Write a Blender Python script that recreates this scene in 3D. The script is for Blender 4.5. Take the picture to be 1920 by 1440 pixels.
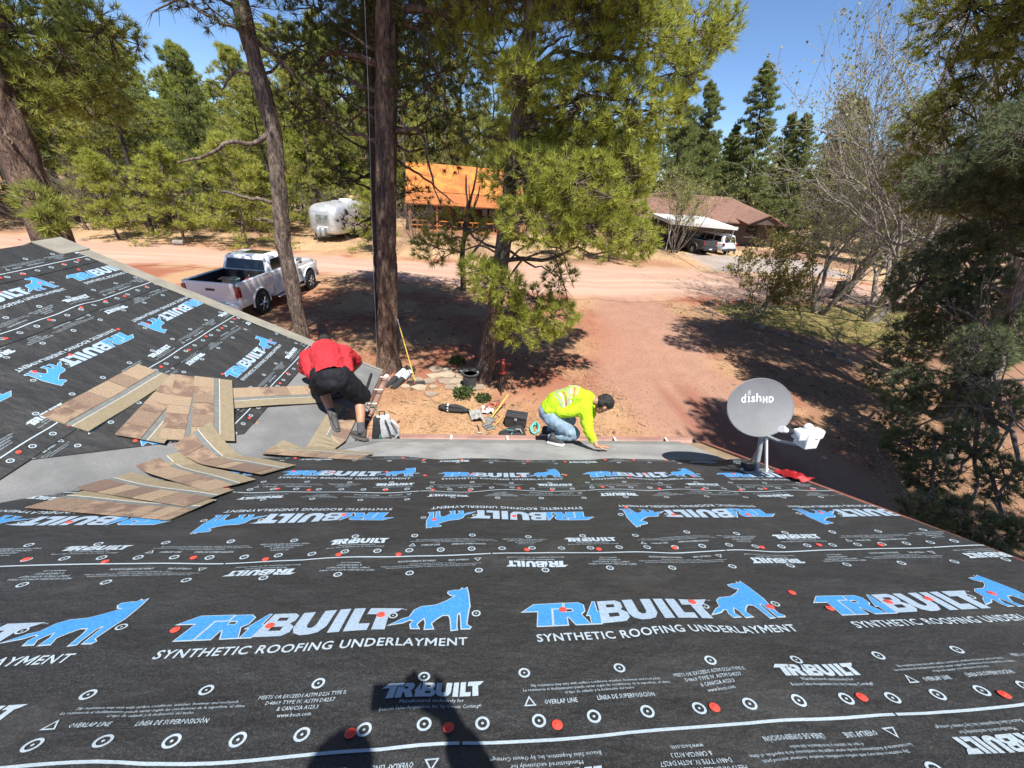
import bpy, bmesh, math, random
import numpy as np
from mathutils import Vector, Matrix

# ------------------------------------------------------------------ camera, world, sun, exposure
for o in list(bpy.data.objects): bpy.data.objects.remove(o, do_unlink=True)
SC = bpy.context.scene
COL = SC.collection
EYE = Vector((0.0, 0.0, 5.5))
cam_data = bpy.data.cameras.new('camera')
cam_data.sensor_width = 36.0
cam_data.lens = 36.0 * 741.46 / 1920.0
cam_data.clip_start = 0.05
cam_data.clip_end = 3000.0
cam = bpy.data.objects.new('camera', cam_data)
COL.objects.link(cam)
_rt = Vector((0.99427924, -0.07983443, 0.07095956)); _up = Vector((-0.02470126, 0.47447087, 0.87992457)); _fw = Vector((0.10391652, 0.87664352, -0.46978452))
cam.matrix_world = Matrix(((_rt.x, _up.x, -_fw.x, EYE.x), (_rt.y, _up.y, -_fw.y, EYE.y), (_rt.z, _up.z, -_fw.z, EYE.z), (0, 0, 0, 1)))
SC.camera = cam

SUN_EL = math.radians(64.3)
SUN_AZ = math.radians(-14.0)          # direction the light travels, from +Y towards +X
ray = Vector((math.sin(SUN_AZ) * math.cos(SUN_EL), math.cos(SUN_AZ) * math.cos(SUN_EL), -math.sin(SUN_EL)))
world = bpy.data.worlds.new('World'); SC.world = world; world.use_nodes = True
wn = world.node_tree.nodes; wn.clear()
w_out = wn.new('ShaderNodeOutputWorld'); w_bg = wn.new('ShaderNodeBackground'); w_sky = wn.new('ShaderNodeTexSky')
w_sky.sky_type = 'NISHITA'; w_sky.sun_disc = False
w_sky.sun_elevation = SUN_EL; w_sky.sun_rotation = math.pi + SUN_AZ
w_sky.altitude = 2100.0; w_sky.air_density = 1.0; w_sky.dust_density = 0.0; w_sky.ozone_density = 6.5
w_bg.inputs['Strength'].default_value = 0.097
world.node_tree.links.new(w_sky.outputs[0], w_bg.inputs[0]); world.node_tree.links.new(w_bg.outputs[0], w_out.inputs[0])
sun_data = bpy.data.lights.new('sun', 'SUN'); sun_data.energy = 5.0; sun_data.angle = math.radians(0.53); sun_data.color = (1.0, 0.955, 0.89)
sun = bpy.data.objects.new('sun', sun_data); COL.objects.link(sun)
sun.rotation_mode = 'QUATERNION'; sun.rotation_quaternion = ray.to_track_quat('-Z', 'Y')
SC.view_settings.view_transform = 'Standard'; SC.view_settings.look = 'None'; SC.view_settings.gamma = 1.0
SC.view_settings.exposure = 0.88
try: SC.view_settings.use_curve_mapping = False
except Exception: pass
SC.cycles.max_bounces = 6; SC.cycles.transparent_max_bounces = 8

# ------------------------------------------------------------------ helpers
rng = np.random.default_rng(11)
def tag(o, label=None, cat=None, group=None, kind=None):
    if label: o['label'] = label
    if cat: o['category'] = cat
    if group: o['group'] = group
    if kind: o['kind'] = kind
    return o
def empty(name, loc=(0, 0, 0), rz=0.0, label=None, cat=None, group=None):
    o = bpy.data.objects.new(name, None); COL.objects.link(o); o.empty_display_size = 0.1
    o.location = loc; o.rotation_euler = (0, 0, rz)
    return tag(o, label, cat, group)
def link(name, me, parent=None, loc=None):
    o = bpy.data.objects.new(name, me); COL.objects.link(o)
    if parent is not None: o.parent = parent
    if loc is not None: o.location = loc
    return o
def copy_tree(o, parent=None):
    c = o.copy(); COL.objects.link(c); c.parent = parent
    for ch in list(o.children): copy_tree(ch, c)
    return c
def np_mesh(name, V, F, mats, smooth=False, midx=None, cols=None):
    """V (n,3); F list of (m,k) int arrays; mats list"""
    me = bpy.data.meshes.new(name)
    V = np.asarray(V, np.float32); me.vertices.add(len(V)); me.vertices.foreach_set('co', V.ravel())
    F = [np.asarray(f, np.int32) for f in F if len(f)]
    nl = sum(f.size for f in F); npoly = sum(len(f) for f in F)
    me.loops.add(nl); me.polygons.add(npoly)
    me.loops.foreach_set('vertex_index', np.concatenate([f.ravel() for f in F]) if F else np.zeros(0, np.int32))
    tot = np.concatenate([np.full(len(f), f.shape[1], np.int32) for f in F]) if F else np.zeros(0, np.int32)
    st = np.concatenate([[0], np.cumsum(tot)[:-1]]).astype(np.int32)
    me.polygons.foreach_set('loop_start', st)
    me.polygons.foreach_set('use_smooth', np.full(npoly, bool(smooth)))
    for m in (mats if isinstance(mats, (list, tuple)) else [mats]): me.materials.append(m)
    if midx is not None: me.polygons.foreach_set('material_index', np.asarray(midx, np.int32))
    if cols is not None:
        a = me.color_attributes.new('Col', 'FLOAT_COLOR', 'POINT')
        c4 = np.ones((len(V), 4), np.float32); c4[:, :3] = cols; a.data.foreach_set('color', c4.ravel())
    me.update(calc_edges=True); me.validate()
    return me

class MB:
    """collects shapes (boxes, bars, tubes, lathes, prisms) for one mesh"""
    def __init__(s): s.v = []; s.f = []; s.m = []
    def add(s, V, F, m=0, M=None):
        b = len(s.v)
        for p in V:
            p = Vector(p)
            s.v.append(tuple(M @ p) if M is not None else tuple(p))
        for f in F: s.f.append(tuple(b + i for i in f)); s.m.append(m)
        return s
    def box(s, x0, x1, y0, y1, z0, z1, m=0, M=None):
        V = [(x, y, z) for z in (z0, z1) for y in (y0, y1) for x in (x0, x1)]
        return s.add(V, [(0, 2, 3, 1), (4, 5, 7, 6), (0, 1, 5, 4), (2, 6, 7, 3), (0, 4, 6, 2), (1, 3, 7, 5)], m, M)
    def cbox(s, c, d, m=0, M=None): return s.box(c[0]-d[0]/2, c[0]+d[0]/2, c[1]-d[1]/2, c[1]+d[1]/2, c[2]-d[2]/2, c[2]+d[2]/2, m, M)
    def bbox(s, x0, x1, y0, y1, z0, z1, r=0.03, seg=2, m=0, M=None):
        bm = bmesh.new(); bmesh.ops.create_cube(bm, size=1.0)
        for v in bm.verts: v.co = Vector((x0 + (v.co.x + .5) * (x1 - x0), y0 + (v.co.y + .5) * (y1 - y0), z0 + (v.co.z + .5) * (z1 - z0)))
        bmesh.ops.bevel(bm, geom=list(bm.edges), offset=r, segments=seg, profile=0.5, affect='EDGES')
        bm.verts.index_update(); s.add([v.co.copy() for v in bm.verts], [[v.index for v in f.verts] for f in bm.faces], m, M); bm.free(); return s
    def tube(s, pts, rad, n=8, m=0, M=None, cap=True):
        pts = [Vector(p) for p in pts]
        rad = [rad] * len(pts) if isinstance(rad, (int, float)) else rad
        V = []; F = []
        t0 = (pts[1] - pts[0]).normalized(); a = t0.orthogonal().normalized()
        for i, p in enumerate(pts):
            t = (pts[min(i + 1, len(pts) - 1)] - pts[max(i - 1, 0)]).normalized()
            a = (a - t * a.dot(t)).normalized(); b = t.cross(a)
            for k in range(n):
                an = 2 * math.pi * k / n; V.append(p + (a * math.cos(an) + b * math.sin(an)) * rad[i])
        for i in range(len(pts) - 1):
            for k in range(n):
                k2 = (k + 1) % n; F.append((i * n + k, i * n + k2, (i + 1) * n + k2, (i + 1) * n + k))
        if cap: F.append(tuple(range(n - 1, -1, -1))); F.append(tuple((len(pts) - 1) * n + k for k in range(n)))
        return s.add(V, F, m, M)
    def lathe(s, prof, n=16, m=0, M=None, capb=True, capt=True):
        V = []; F = []
        for r, z in prof:
            for k in range(n): V.append((r * math.cos(2 * math.pi * k / n), r * math.sin(2 * math.pi * k / n), z))
        for i in range(len(prof) - 1):
            for k in range(n):
                k2 = (k + 1) % n; F.append((i * n + k, i * n + k2, (i + 1) * n + k2, (i + 1) * n + k))
        if capb: F.append(tuple(range(n - 1, -1, -1)))
        if capt: F.append(tuple((len(prof) - 1) * n + k for k in range(n)))
        return s.add(V, F, m, M)
    def prism(s, poly, y0, y1, m=0, M=None):
        """poly in (x,z) extruded along y"""
        n = len(poly); V = [(x, y0, z) for x, z in poly] + [(x, y1, z) for x, z in poly]
        F = [tuple(range(n)), tuple(range(2 * n - 1, n - 1, -1))] + [(i, i + n, (i + 1) % n + n, (i + 1) % n) for i in range(n)]
        return s.add(V, F, m, M)
    def ell(s, c, r, n=12, m=0, M=None):
        V = []; F = []; k = n // 2
        for i in range(k + 1):
            t = math.pi * i / k
            for j in range(n): a = 2 * math.pi * j / n; V.append((c[0] + r[0] * math.sin(t) * math.cos(a), c[1] + r[1] * math.sin(t) * math.sin(a), c[2] + r[2] * math.cos(t)))
        for i in range(k):
            for j in range(n): j2 = (j + 1) % n; F.append((i * n + j, (i + 1) * n + j, (i + 1) * n + j2, i * n + j2))
        return s.add(V, F, m, M)
    def build(s, name, mats, parent=None, smooth=False, bevel=0, loc=None, fn=None):
        me = bpy.data.meshes.new(name)
        me.from_pydata([fn(Vector(p)) for p in s.v] if fn else s.v, [], s.f)
        ms = mats if isinstance(mats, (list, tuple)) else [mats]
        for m in ms: me.materials.append(m)
        me.polygons.foreach_set('material_index', s.m)
        bm = bmesh.new(); bm.from_mesh(me)
        bmesh.ops.remove_doubles(bm, verts=bm.verts, dist=1e-5)
        if bevel:
            ed = [e for e in bm.edges if len(e.link_faces) == 2 and e.calc_face_angle(0) > 0.5]
            bmesh.ops.bevel(bm, geom=ed, offset=bevel, segments=2, profile=0.5, affect='EDGES')
        bmesh.ops.recalc_face_normals(bm, faces=bm.faces); bm.to_mesh(me); bm.free()
        me.polygons.foreach_set('use_smooth', [bool(smooth)] * len(me.polygons))
        if smooth:
            try: me.set_sharp_from_angle(angle=math.radians(38))
            except Exception: pass
        me.update()
        return link(name, me, parent, loc)

def _hash(ix, iy, iz):
    h = (ix * 374761393 + iy * 668265263 + iz * 2147483647 + 1013904223) & 0xFFFFFFFF
    h = ((h ^ (h >> 13)) * 1274126177) & 0xFFFFFFFF
    return ((h ^ (h >> 16)) & 0xFFFF) / 65535.0
def vnoise(x, y, z=0.0):
    x = np.asarray(x, float); y = np.asarray(y, float) + 0 * x; z = np.asarray(z, float) + 0 * x
    ix = np.floor(x).astype(np.int64); iy = np.floor(y).astype(np.int64); iz = np.floor(z).astype(np.int64)
    fx = x - ix; fy = y - iy; fz = z - iz
    fx = fx * fx * (3 - 2 * fx); fy = fy * fy * (3 - 2 * fy); fz = fz * fz * (3 - 2 * fz)
    r = 0
    for a in (0, 1):
        for b in (0, 1):
            for c in (0, 1):
                r = r + _hash(ix + a, iy + b, iz + c) * (fx if a else 1 - fx) * (fy if b else 1 - fy) * (fz if c else 1 - fz)
    return r
def fbm(x, y, z=0.0, o=4):
    r = 0; a = 0.5
    for i in range(o): r = r + a * vnoise(x * 2 ** i + 17.3 * i, y * 2 ** i + 5.1 * i, z * 2 ** i); a *= 0.5
    return r / (1 - 0.5 ** o)
def sstep(a, b, x): t = np.clip((x - a) / (b - a), 0, 1); return t * t * (3 - 2 * t)

# ------------------------------------------------------------------ materials
MATS = {}
def mat(name, col, col2=None, scale=8.0, rough=0.7, metal=0.0, bump=0.0, bscale=None, detail=6.0, col3=None, scale3=60.0, f3=0.35, stretch=None, spec=0.5, attr=None, trans=0.0, island=0.0, sheen=0.0, coat=0.0, lo=0.35, hi=0.65, gen=False, emit=None, bdist=.02):
    if name in MATS: return MATS[name]
    m = bpy.data.materials.new(name); m.use_nodes = True; nt = m.node_tree; N = nt.nodes; L = nt.links
    b = N['Principled BSDF']; out = N['Material Output']
    b.inputs['Roughness'].default_value = rough; b.inputs['Metallic'].default_value = metal
    b.inputs['Specular IOR Level'].default_value = spec
    if coat: b.inputs['Coat Weight'].default_value = coat; b.inputs['Coat Roughness'].default_value = 0.06
    tc = N.new('ShaderNodeTexCoord'); src = tc.outputs['Object']
    if stretch:
        mp = N.new('ShaderNodeMapping'); mp.inputs['Scale'].default_value = stretch; L.new(src, mp.inputs[0]); src = mp.outputs[0]
    def noise(sc, det=detail):
        n = N.new('ShaderNodeTexNoise'); n.inputs['Scale'].default_value = sc; n.inputs['Detail'].default_value = det; n.inputs['Roughness'].default_value = 0.62; L.new(src, n.inputs['Vector']); return n.outputs[0]
    def ramp(f, a, z):
        r = N.new('ShaderNodeMapRange'); r.interpolation_type = 'SMOOTHSTEP'; r.inputs['From Min'].default_value = a; r.inputs['From Max'].default_value = z; L.new(f, r.inputs[0]); return r.outputs[0]
    def mix(f, a, c, mode='MIX'):
        x = N.new('ShaderNodeMix'); x.data_type = 'RGBA'; x.blend_type = mode
        if isinstance(f, float): x.inputs[0].default_value = f
        else: L.new(f, x.inputs[0])
        for sock, val in ((x.inputs[6], a), (x.inputs[7], c)):
            if isinstance(val, tuple): sock.default_value = (*val, 1)
            else: L.new(val, sock)
        return x.outputs[2]
    c = tuple(col)
    if attr:
        at = N.new('ShaderNodeAttribute'); at.attribute_name = attr; c = at.outputs['Color']
    if col2: c = mix(ramp(noise(scale), lo, hi), c, tuple(col2))
    if col3:
        f = ramp(noise(scale3, 3.0), 0.48, 0.66); mm = N.new('ShaderNodeMath'); mm.operation = 'MULTIPLY'; mm.inputs[1].default_value = f3; L.new(f, mm.inputs[0]); c = mix(mm.outputs[0], c, tuple(col3))
    if island:
        g = N.new('ShaderNodeNewGeometry'); r = N.new('ShaderNodeMapRange'); r.inputs['To Min'].default_value = 1 - island; r.inputs['To Max'].default_value = 1 + island; L.new(g.outputs['Random Per Island'], r.inputs[0])
        x = N.new('ShaderNodeVectorMath'); x.operation = 'SCALE'
        if isinstance(c, tuple): x.inputs[0].default_value = c
        else: L.new(c, x.inputs[0])
        L.new(r.outputs[0], x.inputs['Scale']); c = x.outputs[0]
    if isinstance(c, tuple): b.inputs['Base Color'].default_value = (*c, 1)
    else: L.new(c, b.inputs['Base Color'])
    if sheen: b.inputs['Sheen Weight'].default_value = sheen
    if emit: b.inputs['Emission Color'].default_value = (*emit, 1); b.inputs['Emission Strength'].default_value = 1.0
    if bump:
        bp = N.new('ShaderNodeBump'); bp.inputs['Strength'].default_value = bump; bp.inputs['Distance'].default_value = bdist
        L.new(noise(bscale or scale * 4, 5.0), bp.inputs['Height']); L.new(bp.outputs[0], b.inputs['Normal'])
    if trans:
        tr = N.new('ShaderNodeBsdfTranslucent'); mx = N.new('ShaderNodeMixShader'); mx.inputs[0].default_value = trans
        if isinstance(c, tuple): tr.inputs[0].default_value = (*c, 1)
        else: L.new(c, tr.inputs[0])
        L.new(b.outputs[0], mx.inputs[1]); L.new(tr.outputs[0], mx.inputs[2]); L.new(mx.outputs[0], out.inputs['Surface'])
    MATS[name] = m; return m

def glass_mat(name, col=(0.02, 0.025, 0.03), rough=0.04):
    return mat(name, col, rough=rough, spec=0.9)
# ------------------------------------------------------------------ ground, road, lawn
def gz(x, y):
    f = 1 - sstep(45, 80, np.hypot(x, y - 15))
    return ((fbm(x / 3.1 + 9, y / 3.1 + 4, 0, 2) - 0.5) * 0.09) * f
def road_edges(x):
    xs = np.array([-400, -60, -30, -20, -13, -6, 0, 4.3, 9, 14, 20, 30, 45, 400.0])
    far = np.array([40, 30.5, 28.6, 28.0, 27.4, 27.0, 27.4, 28.6, 30.0, 30.6, 30.0, 27.5, 27.0, 30])
    near = np.array([32, 23.5, 22.0, 21.8, 22.2, 21.6, 20.6, 19.7, 19.8, 20.6, 20.6, 21.4, 21.2, 22])
    n1 = (fbm(x / 1.3, x * 0 + 3.3, 0, 3) - .5) * 1.1; n2 = (fbm(x / 1.1, x * 0 + 8.3, 0, 3) - .5) * 1.1
    return np.interp(x, xs, near) + n1, np.interp(x, xs, far) + n2
def seg_dist(x, y, P):
    d = np.full(np.shape(x), 1e9)
    for (ax, ay), (bx, by) in zip(P[:-1], P[1:]):
        t = np.clip(((x - ax) * (bx - ax) + (y - ay) * (by - ay)) / ((bx - ax) ** 2 + (by - ay) ** 2), 0, 1)
        d = np.minimum(d, np.hypot(x - ax - t * (bx - ax), y - ay - t * (by - ay)))
    return d
C_ = lambda *c: np.array(c)
DRIVE = [(8.2, 21.5), (7.6, 16.5), (6.4, 12.0), (6.6, 7.0), (7.2, 2.0)]
def soil(x, y):
    red = C_(.37, .150, .085); tan = C_(.52, .345, .185); duff = C_(.30, .19, .115); straw = C_(.60, .435, .235); drive = C_(.435, .268, .185)
    a = fbm(x / 1.7, y / 1.7, 1.0, 4)[:, None]; b = fbm(x / .35, y / .35, 2.0, 3)[:, None]; d = fbm(x / 5.0 + 3, y / 5.0, 3.0, 3)[:, None]
    c = red + (tan - red) * sstep(.38, .62, a * .75 + b * .25)
    kd = (sstep(8.5, 11, x) * (1 - sstep(15, 19, y)))[:, None] * .8; c = c + (duff * (0.8 + .5 * b) - c) * kd
    kt = (1 - sstep(8.6, 11, y))[:, None] * (1 - sstep(2.5, 5.5, x))[:, None] * .55; c = c + (tan * (0.75 + .5 * b) - c) * kt
    kf = sstep(26.5, 29.5, y + (a[:, 0] - .5) * 3)[:, None]; fl = straw * (0.75 + .5 * b); fl = fl + (duff * 1.1 - fl) * sstep(.5, .72, d); c = c + (fl - c) * kf
    dd = seg_dist(x, y, DRIVE)[:, None]; kk = (1 - sstep(1.5, 3.0, dd + (a - .5) * 2)) * (y[:, None] < 23); dv2 = drive * (0.85 + .3 * b); dv2 = dv2 + (C_(.35, .165, .115) - dv2) * sstep(.5, .75, fbm(dd[:, 0] / .45 + 4, y / 7.0, 9.0, 3))[:, None]; c = c + (dv2 - c) * kk * .95
    c = c + (red * 1.15 - c) * (np.exp(-((x - 4.6) ** 2 / 2.2 + (y - 15.5) ** 2 / 9)) * .6)[:, None]
    c = c + (C_(.50, .27, .15) - c) * (np.exp(-((x - 14) ** 2 / 20 + (y - 31.5) ** 2 / 3)) * .7)[:, None]
    return c * np.array([.71, .655, .67])
xs = np.concatenate([np.linspace(-900, -45, 16), np.arange(-44, 52, .3), np.linspace(53, 900, 16)])
ys = np.concatenate([np.linspace(-300, -12, 8), np.arange(-11, 52, .3), np.linspace(53, 1200, 20)])
def grid_mesh(name, xs, ys, zoff, m, ymap=None):
    X, Y = np.meshgrid(xs, ys); 
    if ymap is not None: Y = ymap(X, Y)
    x = X.ravel(); y = Y.ravel(); z = gz(x, y) + zoff
    nx = len(xs); ny = len(ys); i = np.arange(nx * ny).reshape(ny, nx)
    F = np.stack([i[:-1, :-1].ravel(), i[:-1, 1:].ravel(), i[1:, 1:].ravel(), i[1:, :-1].ravel()], 1)
    return x, y, z, F
M_ground = mat('ground_soil', (.4, .3, .2), attr='Col', col3=(.20, .11, .07), scale3=9.0, f3=.42, rough=.95, bump=.9, bscale=16.0, spec=.2)
x, y, z, F = grid_mesh('ground', xs, ys, 0, None)
g = link('ground', np_mesh('ground', np.stack([x, y, z], 1), [F], M_ground, True, cols=soil(x, y))); tag(g, kind='structure')
# dirt road
M_road = mat('dirt_road', (.55, .38, .28), attr='Col', col3=(.40, .25, .175), scale3=7.0, f3=.3, rough=.95, bump=.5, bscale=22.0, spec=.2)
rx = np.concatenate([np.linspace(-400, -60, 20), np.arange(-59, 60, .25), np.linspace(61, 400, 20)]); rt_ = np.linspace(0, 1, 33)
def rmap(X, T):
    n, f = road_edges(X.ravel()); return (n + (f - n) * T.ravel()).reshape(X.shape)
x, y, z, F = grid_mesh('road', rx, rt_, .014, None, rmap)
T = np.repeat(rt_, len(rx))
pink = C_(.375, .235, .170); pale = C_(.45, .305, .228)
tr = .5 + .5 * np.sin(T * 24 + 9.0 * fbm(x / 16, T * 2.2, 0, 3)); st = fbm(x / 6.0, T * 22, 5.0, 3)
c = pink + (pale - pink) * (sstep(.32, .72, st * .78 + .22 * tr * fbm(x / 14, T * 2, 8.0, 2)))[:, None]
s0 = soil(x, y); k = (np.minimum(T, 1 - T) + (fbm(x / .8, y / .8, 7, 3) - .5) * .16); c = s0 + (c - s0) * sstep(-.02, .2, k)[:, None]
rd = link('road', np_mesh('road', np.stack([x, y, z], 1), [F], M_road, True, cols=c)); tag(rd, kind='structure')
# gravel drive of the brown-roofed house
ax = np.linspace(0, 1, 40); ay = np.linspace(0, 1, 40)
X, Y = np.meshgrid(ax, ay)
px = 17.0 + X * 15 + Y * 1.5; py = 28.8 + Y * 9.0 + (fbm(X.ravel() * 6, Y.ravel() * 6, 2, 2).reshape(X.shape) - .5)
i = np.arange(1600).reshape(40, 40); F = np.stack([i[:-1, :-1].ravel(), i[:-1, 1:].ravel(), i[1:, 1:].ravel(), i[1:, :-1].ravel()], 1)
V = np.stack([px.ravel(), py.ravel(), gz(px.ravel(), py.ravel()) + .03], 1)
e = np.minimum(np.minimum(X, 1 - X), np.minimum(Y, 1 - Y)).ravel(); cc = soil(V[:, 0], V[:, 1]); gv = C_(.29, .25, .225) * (.8 + .4 * fbm(V[:, 0], V[:, 1], 0, 3))[:, None]
cc = cc + (gv - cc) * sstep(.02, .14, e)[:, None]
dv_ = link('driveway', np_mesh('driveway', V, [F], M_road, True, cols=cc)); tag(dv_, kind='structure')
# small lawn with its own turf sheet
LAWN = [(12.4, 18.6), (13.4, 20.0), (18.1, 20.6), (24.6, 21.0), (27.0, 18.0), (22.5, 15.6), (18.2, 13.7), (15.2, 15.4), (13.2, 17.2)]
def inpoly(x, y, P):
    r = np.zeros(np.shape(x), bool)
    for (ax_, ay_), (bx_, by_) in zip(P, P[1:] + P[:1]):
        k = ((ay_ > y) != (by_ > y)) & (x < (bx_ - ax_) * (y - ay_) / (by_ - ay_ + 1e-12) + ax_); r ^= k
    return r
mb = MB(); cx, cy = 18.6, 17.6
ring = []
for (a, b) in zip(LAWN, LAWN[1:] + LAWN[:1]):
    for t in np.linspace(0, 1, 6)[:-1]: ring.append((a[0] + (b[0] - a[0]) * t, a[1] + (b[1] - a[1]) * t))
V = [(cx, cy, .10)]
for s in (.5, .85, 1.0):
    for (a, b) in ring: V.append((cx + (a - cx) * s, cy + (b - cy) * s, .10 if s < .9 else .012))
n = len(ring); F = [(0, 1 + k, 1 + (k + 1) % n) for k in range(n)]
for l in (0, 1):
    for k in range(n): k2 = (k + 1) % n; F.append((1 + l * n + k, 1 + (l + 1) * n + k, 1 + (l + 1) * n + k2, 1 + l * n + k2))
mb.add(V, F); lw = mb.build('lawn', mat('turf', (.17, .15, .04), (.32, .24, .09), scale=1.6, rough=.9, bump=.5, bscale=30), None, True); tag(lw, kind='structure')

def blades(name, P, L, W, m, up=1.0, label=None, cat=None, flat=False, parent=None):
    n = len(P); a = rng.uniform(0, 2 * np.pi, n); t = rng.normal(0, .45, (n, 2))
    D = np.stack([t[:, 0], t[:, 1], np.full(n, up)], 1)
    if flat: D = np.stack([np.cos(a + 1.3), np.sin(a + 1.3), rng.normal(.04, .12, n)], 1)
    D /= np.linalg.norm(D, axis=1)[:, None]
    S = np.stack([np.cos(a), np.sin(a), 0 * a], 1)
    if flat: S = np.cross(D, np.array([0, 0, 1.0])); S /= np.linalg.norm(S, axis=1)[:, None]
    l = L * rng.uniform(.5, 1.2, n)[:, None]; w = W * rng.uniform(.6, 1.2, n)[:, None]
    V = np.concatenate([P - S * w / 2, P + S * w / 2, P + D * l], 0); i = np.arange(n); F = np.stack([i, i + n, i + 2 * n], 1)
    o = link(name, np_mesh(name, V, [F], m), parent); return tag(o, label, cat, kind='stuff')
def scatter(n, x0, x1, y0, y1, keep=None, z=.01):
    x = rng.uniform(x0, x1, n); y = rng.uniform(y0, y1, n)
    if keep is not None: k = keep(x, y); x = x[k]; y = y[k]
    return np.stack([x, y, gz(x, y) + z], 1)
P = scatter(42000, 11, 28, 13, 22, lambda x, y: inpoly(x, y, LAWN)); P[:, 2] += .07
blades('lawn_grass', P, .10, .014, mat('grass_blade', (.24, .23, .055), rough=.8, island=.45, trans=.3), 1.0, 'short yellow-green grass of the small lawn under the budding trees', 'grass')
P = scatter(130000, -7, 15, 4.6, 21, lambda x, y: (fbm(x / 1.2, y / 1.2, 4, 3) > .46) & (seg_dist(x, y, DRIVE) > 1.6 + 1.4 * fbm(x / .9, y / .9, 2, 2)))
blades('needle_litter', P, .16, .011, mat('fallen_needle', (.40, .25, .13), rough=.85, island=.65), flat=True, label='fallen brown pine needles strewn over the red yard soil', cat='litter')
P = scatter(60000, -45, 25, 27.5, 52, lambda x, y: (fbm(x / 2.2, y / 2.2, 6, 3) > .47) & (y > road_edges(x)[1] + .3))
blades('dry_grass', P, .16, .02, mat('dry_grass_blade', (.46, .335, .175), rough=.85, island=.4, trans=.2), .6, label='dry straw coloured grass and litter beyond the dirt road', cat='dry grass')
# loose cinders and pebbles
P = scatter(16000, -7, 15, 4.6, 27); n = len(P); r = rng.uniform(.006, .022, n)[:, None]
oct_ = np.array([(1, 0, 0), (-.4, .9, 0), (-.6, -.8, 0), (.1, .1, .9)]); rot = rng.uniform(0, 6.28, n)
V = np.concatenate([P + np.stack([o[0] * np.cos(rot) - o[1] * np.sin(rot), o[0] * np.sin(rot) + o[1] * np.cos(rot), o[2] + 0 * rot], 1) * r for o in oct_], 0)
i = np.arange(n); F = np.concatenate([np.stack([i + a * n, i + b * n, i + 3 * n], 1) for a, b in ((0, 1), (1, 2), (2, 0))], 0)
tag(link('cinder_gravel', np_mesh('cinder_gravel', V, [F], mat('cinder', (.30, .15, .10), rough=.95, island=.6))), 'loose reddish cinders scattered on yard and dirt road', 'gravel', kind='stuff')

P = scatter(2200, -7, 15, 4.8, 20, lambda x, y: seg_dist(x, y, DRIVE) > 2.0); n = len(P); a = rng.uniform(0, 6.28, n); L_ = rng.uniform(.05, .32, n); D_ = np.stack([np.cos(a), np.sin(a), rng.normal(0, .06, n)], 1); S_ = np.stack([-np.sin(a), np.cos(a), 0 * a], 1); r_ = rng.uniform(.004, .010, n)[:, None]; B_ = P + D_ * L_[:, None]
V = np.concatenate([P - S_ * r_, P + S_ * r_, P + np.array([0, 0, 1]) * r_ * 1.6, B_ - S_ * r_ * .6, B_ + S_ * r_ * .6, B_ + np.array([0, 0, 1]) * r_], 0); i = np.arange(n); F = np.concatenate([np.stack([i + p * n, i + q * n, i + (q + 3) * n, i + (p + 3) * n], 1) for p, q in ((0, 1), (1, 2), (2, 0))], 0)
tag(link('twig_litter', np_mesh('twig_litter', V, [F], mat('fallen_twig', (.12, .085, .065), rough=.95, island=.5))), 'fallen twigs and bark scraps lying about the yard', 'twigs', kind='stuff')
n = 150; P = scatter(n, -6, 14, 5.0, 19, lambda x, y: seg_dist(x, y, DRIVE) > 2.4, z=.03); n = len(P); u_ = np.linspace(0, np.pi, 6); w_ = np.arange(7) * 2 * np.pi / 7; rr = np.sin(u_) * .032 + .002; cone = np.stack([(rr[:, None] * np.cos(w_)).ravel(), (rr[:, None] * np.sin(w_)).ravel(), np.repeat(-np.cos(u_) * .05, 7)], 1); az = rng.uniform(0, 6.28, n)
V = np.concatenate([P[k] + np.stack([cone[:, 2] * np.cos(az[k]) - cone[:, 0] * np.sin(az[k]), cone[:, 2] * np.sin(az[k]) + cone[:, 0] * np.cos(az[k]), cone[:, 1]], 1) for k in range(n)], 0)
j = np.arange(7); q0 = np.concatenate([np.stack([l * 7 + j, l * 7 + (j + 1) % 7, (l + 1) * 7 + (j + 1) % 7, (l + 1) * 7 + j], 1) for l in range(5)], 0); F = np.concatenate([q0 + k * 42 for k in range(n)], 0)
tag(link('pine_cones', np_mesh('pine_cones', V, [F], mat('pine_cone', (.17, .10, .06), (.09, .055, .035), scale=60, rough=.9))), 'small brown pine cones scattered over the yard', 'pine cones', kind='stuff')
# ------------------------------------------------------------------ our house: two roof planes under new underlayment
TH = 0.42185967; HC = 1.0738; ST = math.sin(TH); CT = math.cos(TH); V0 = 0.99667
XE, ZE, YR, XRIDGE = -1.25, 2.5005, 5.80, -5.30
def main_pt(u, v, off=0.0):          # u along the eave, v down the slope
    return np.stack([u + 0 * v, -HC * ST + v * CT + off * ST, 5.5 - HC * CT - v * ST + off * CT], -1)
def wing_pt(y, d, off=0.0):          # y away from the photographer, d up the slope from the eave
    return np.stack([XE - d * CT + off * ST, y + 0 * d, ZE + d * ST + off * CT], -1)
def zmain(Y): return 5.5 - HC / CT - math.tan(TH) * Y
def zwing(X): return ZE + math.tan(TH) * (XE - X)
def wrinkle(u, s, seed):
    """relief of the loose sheet; s is the position across all courses, so overlapping sheets share one shape"""
    w = (fbm(u / .6, s / .26, seed, 2) - .5) * .012
    w = w + .085 * np.maximum(0, fbm(u / .55 + s * 1.2, s / 1.1 - u * .35, seed + 5, 2) - .54) * (.4 + .6 * vnoise(u / 1.3, s / .6, seed))
    f = s - np.floor(s); lap = np.exp(-(np.minimum(f, 1 - f) / .13) ** 2) * (vnoise(u / .30, s * 1.1, seed + 2) - .5) * .022
    return w + lap
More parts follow.
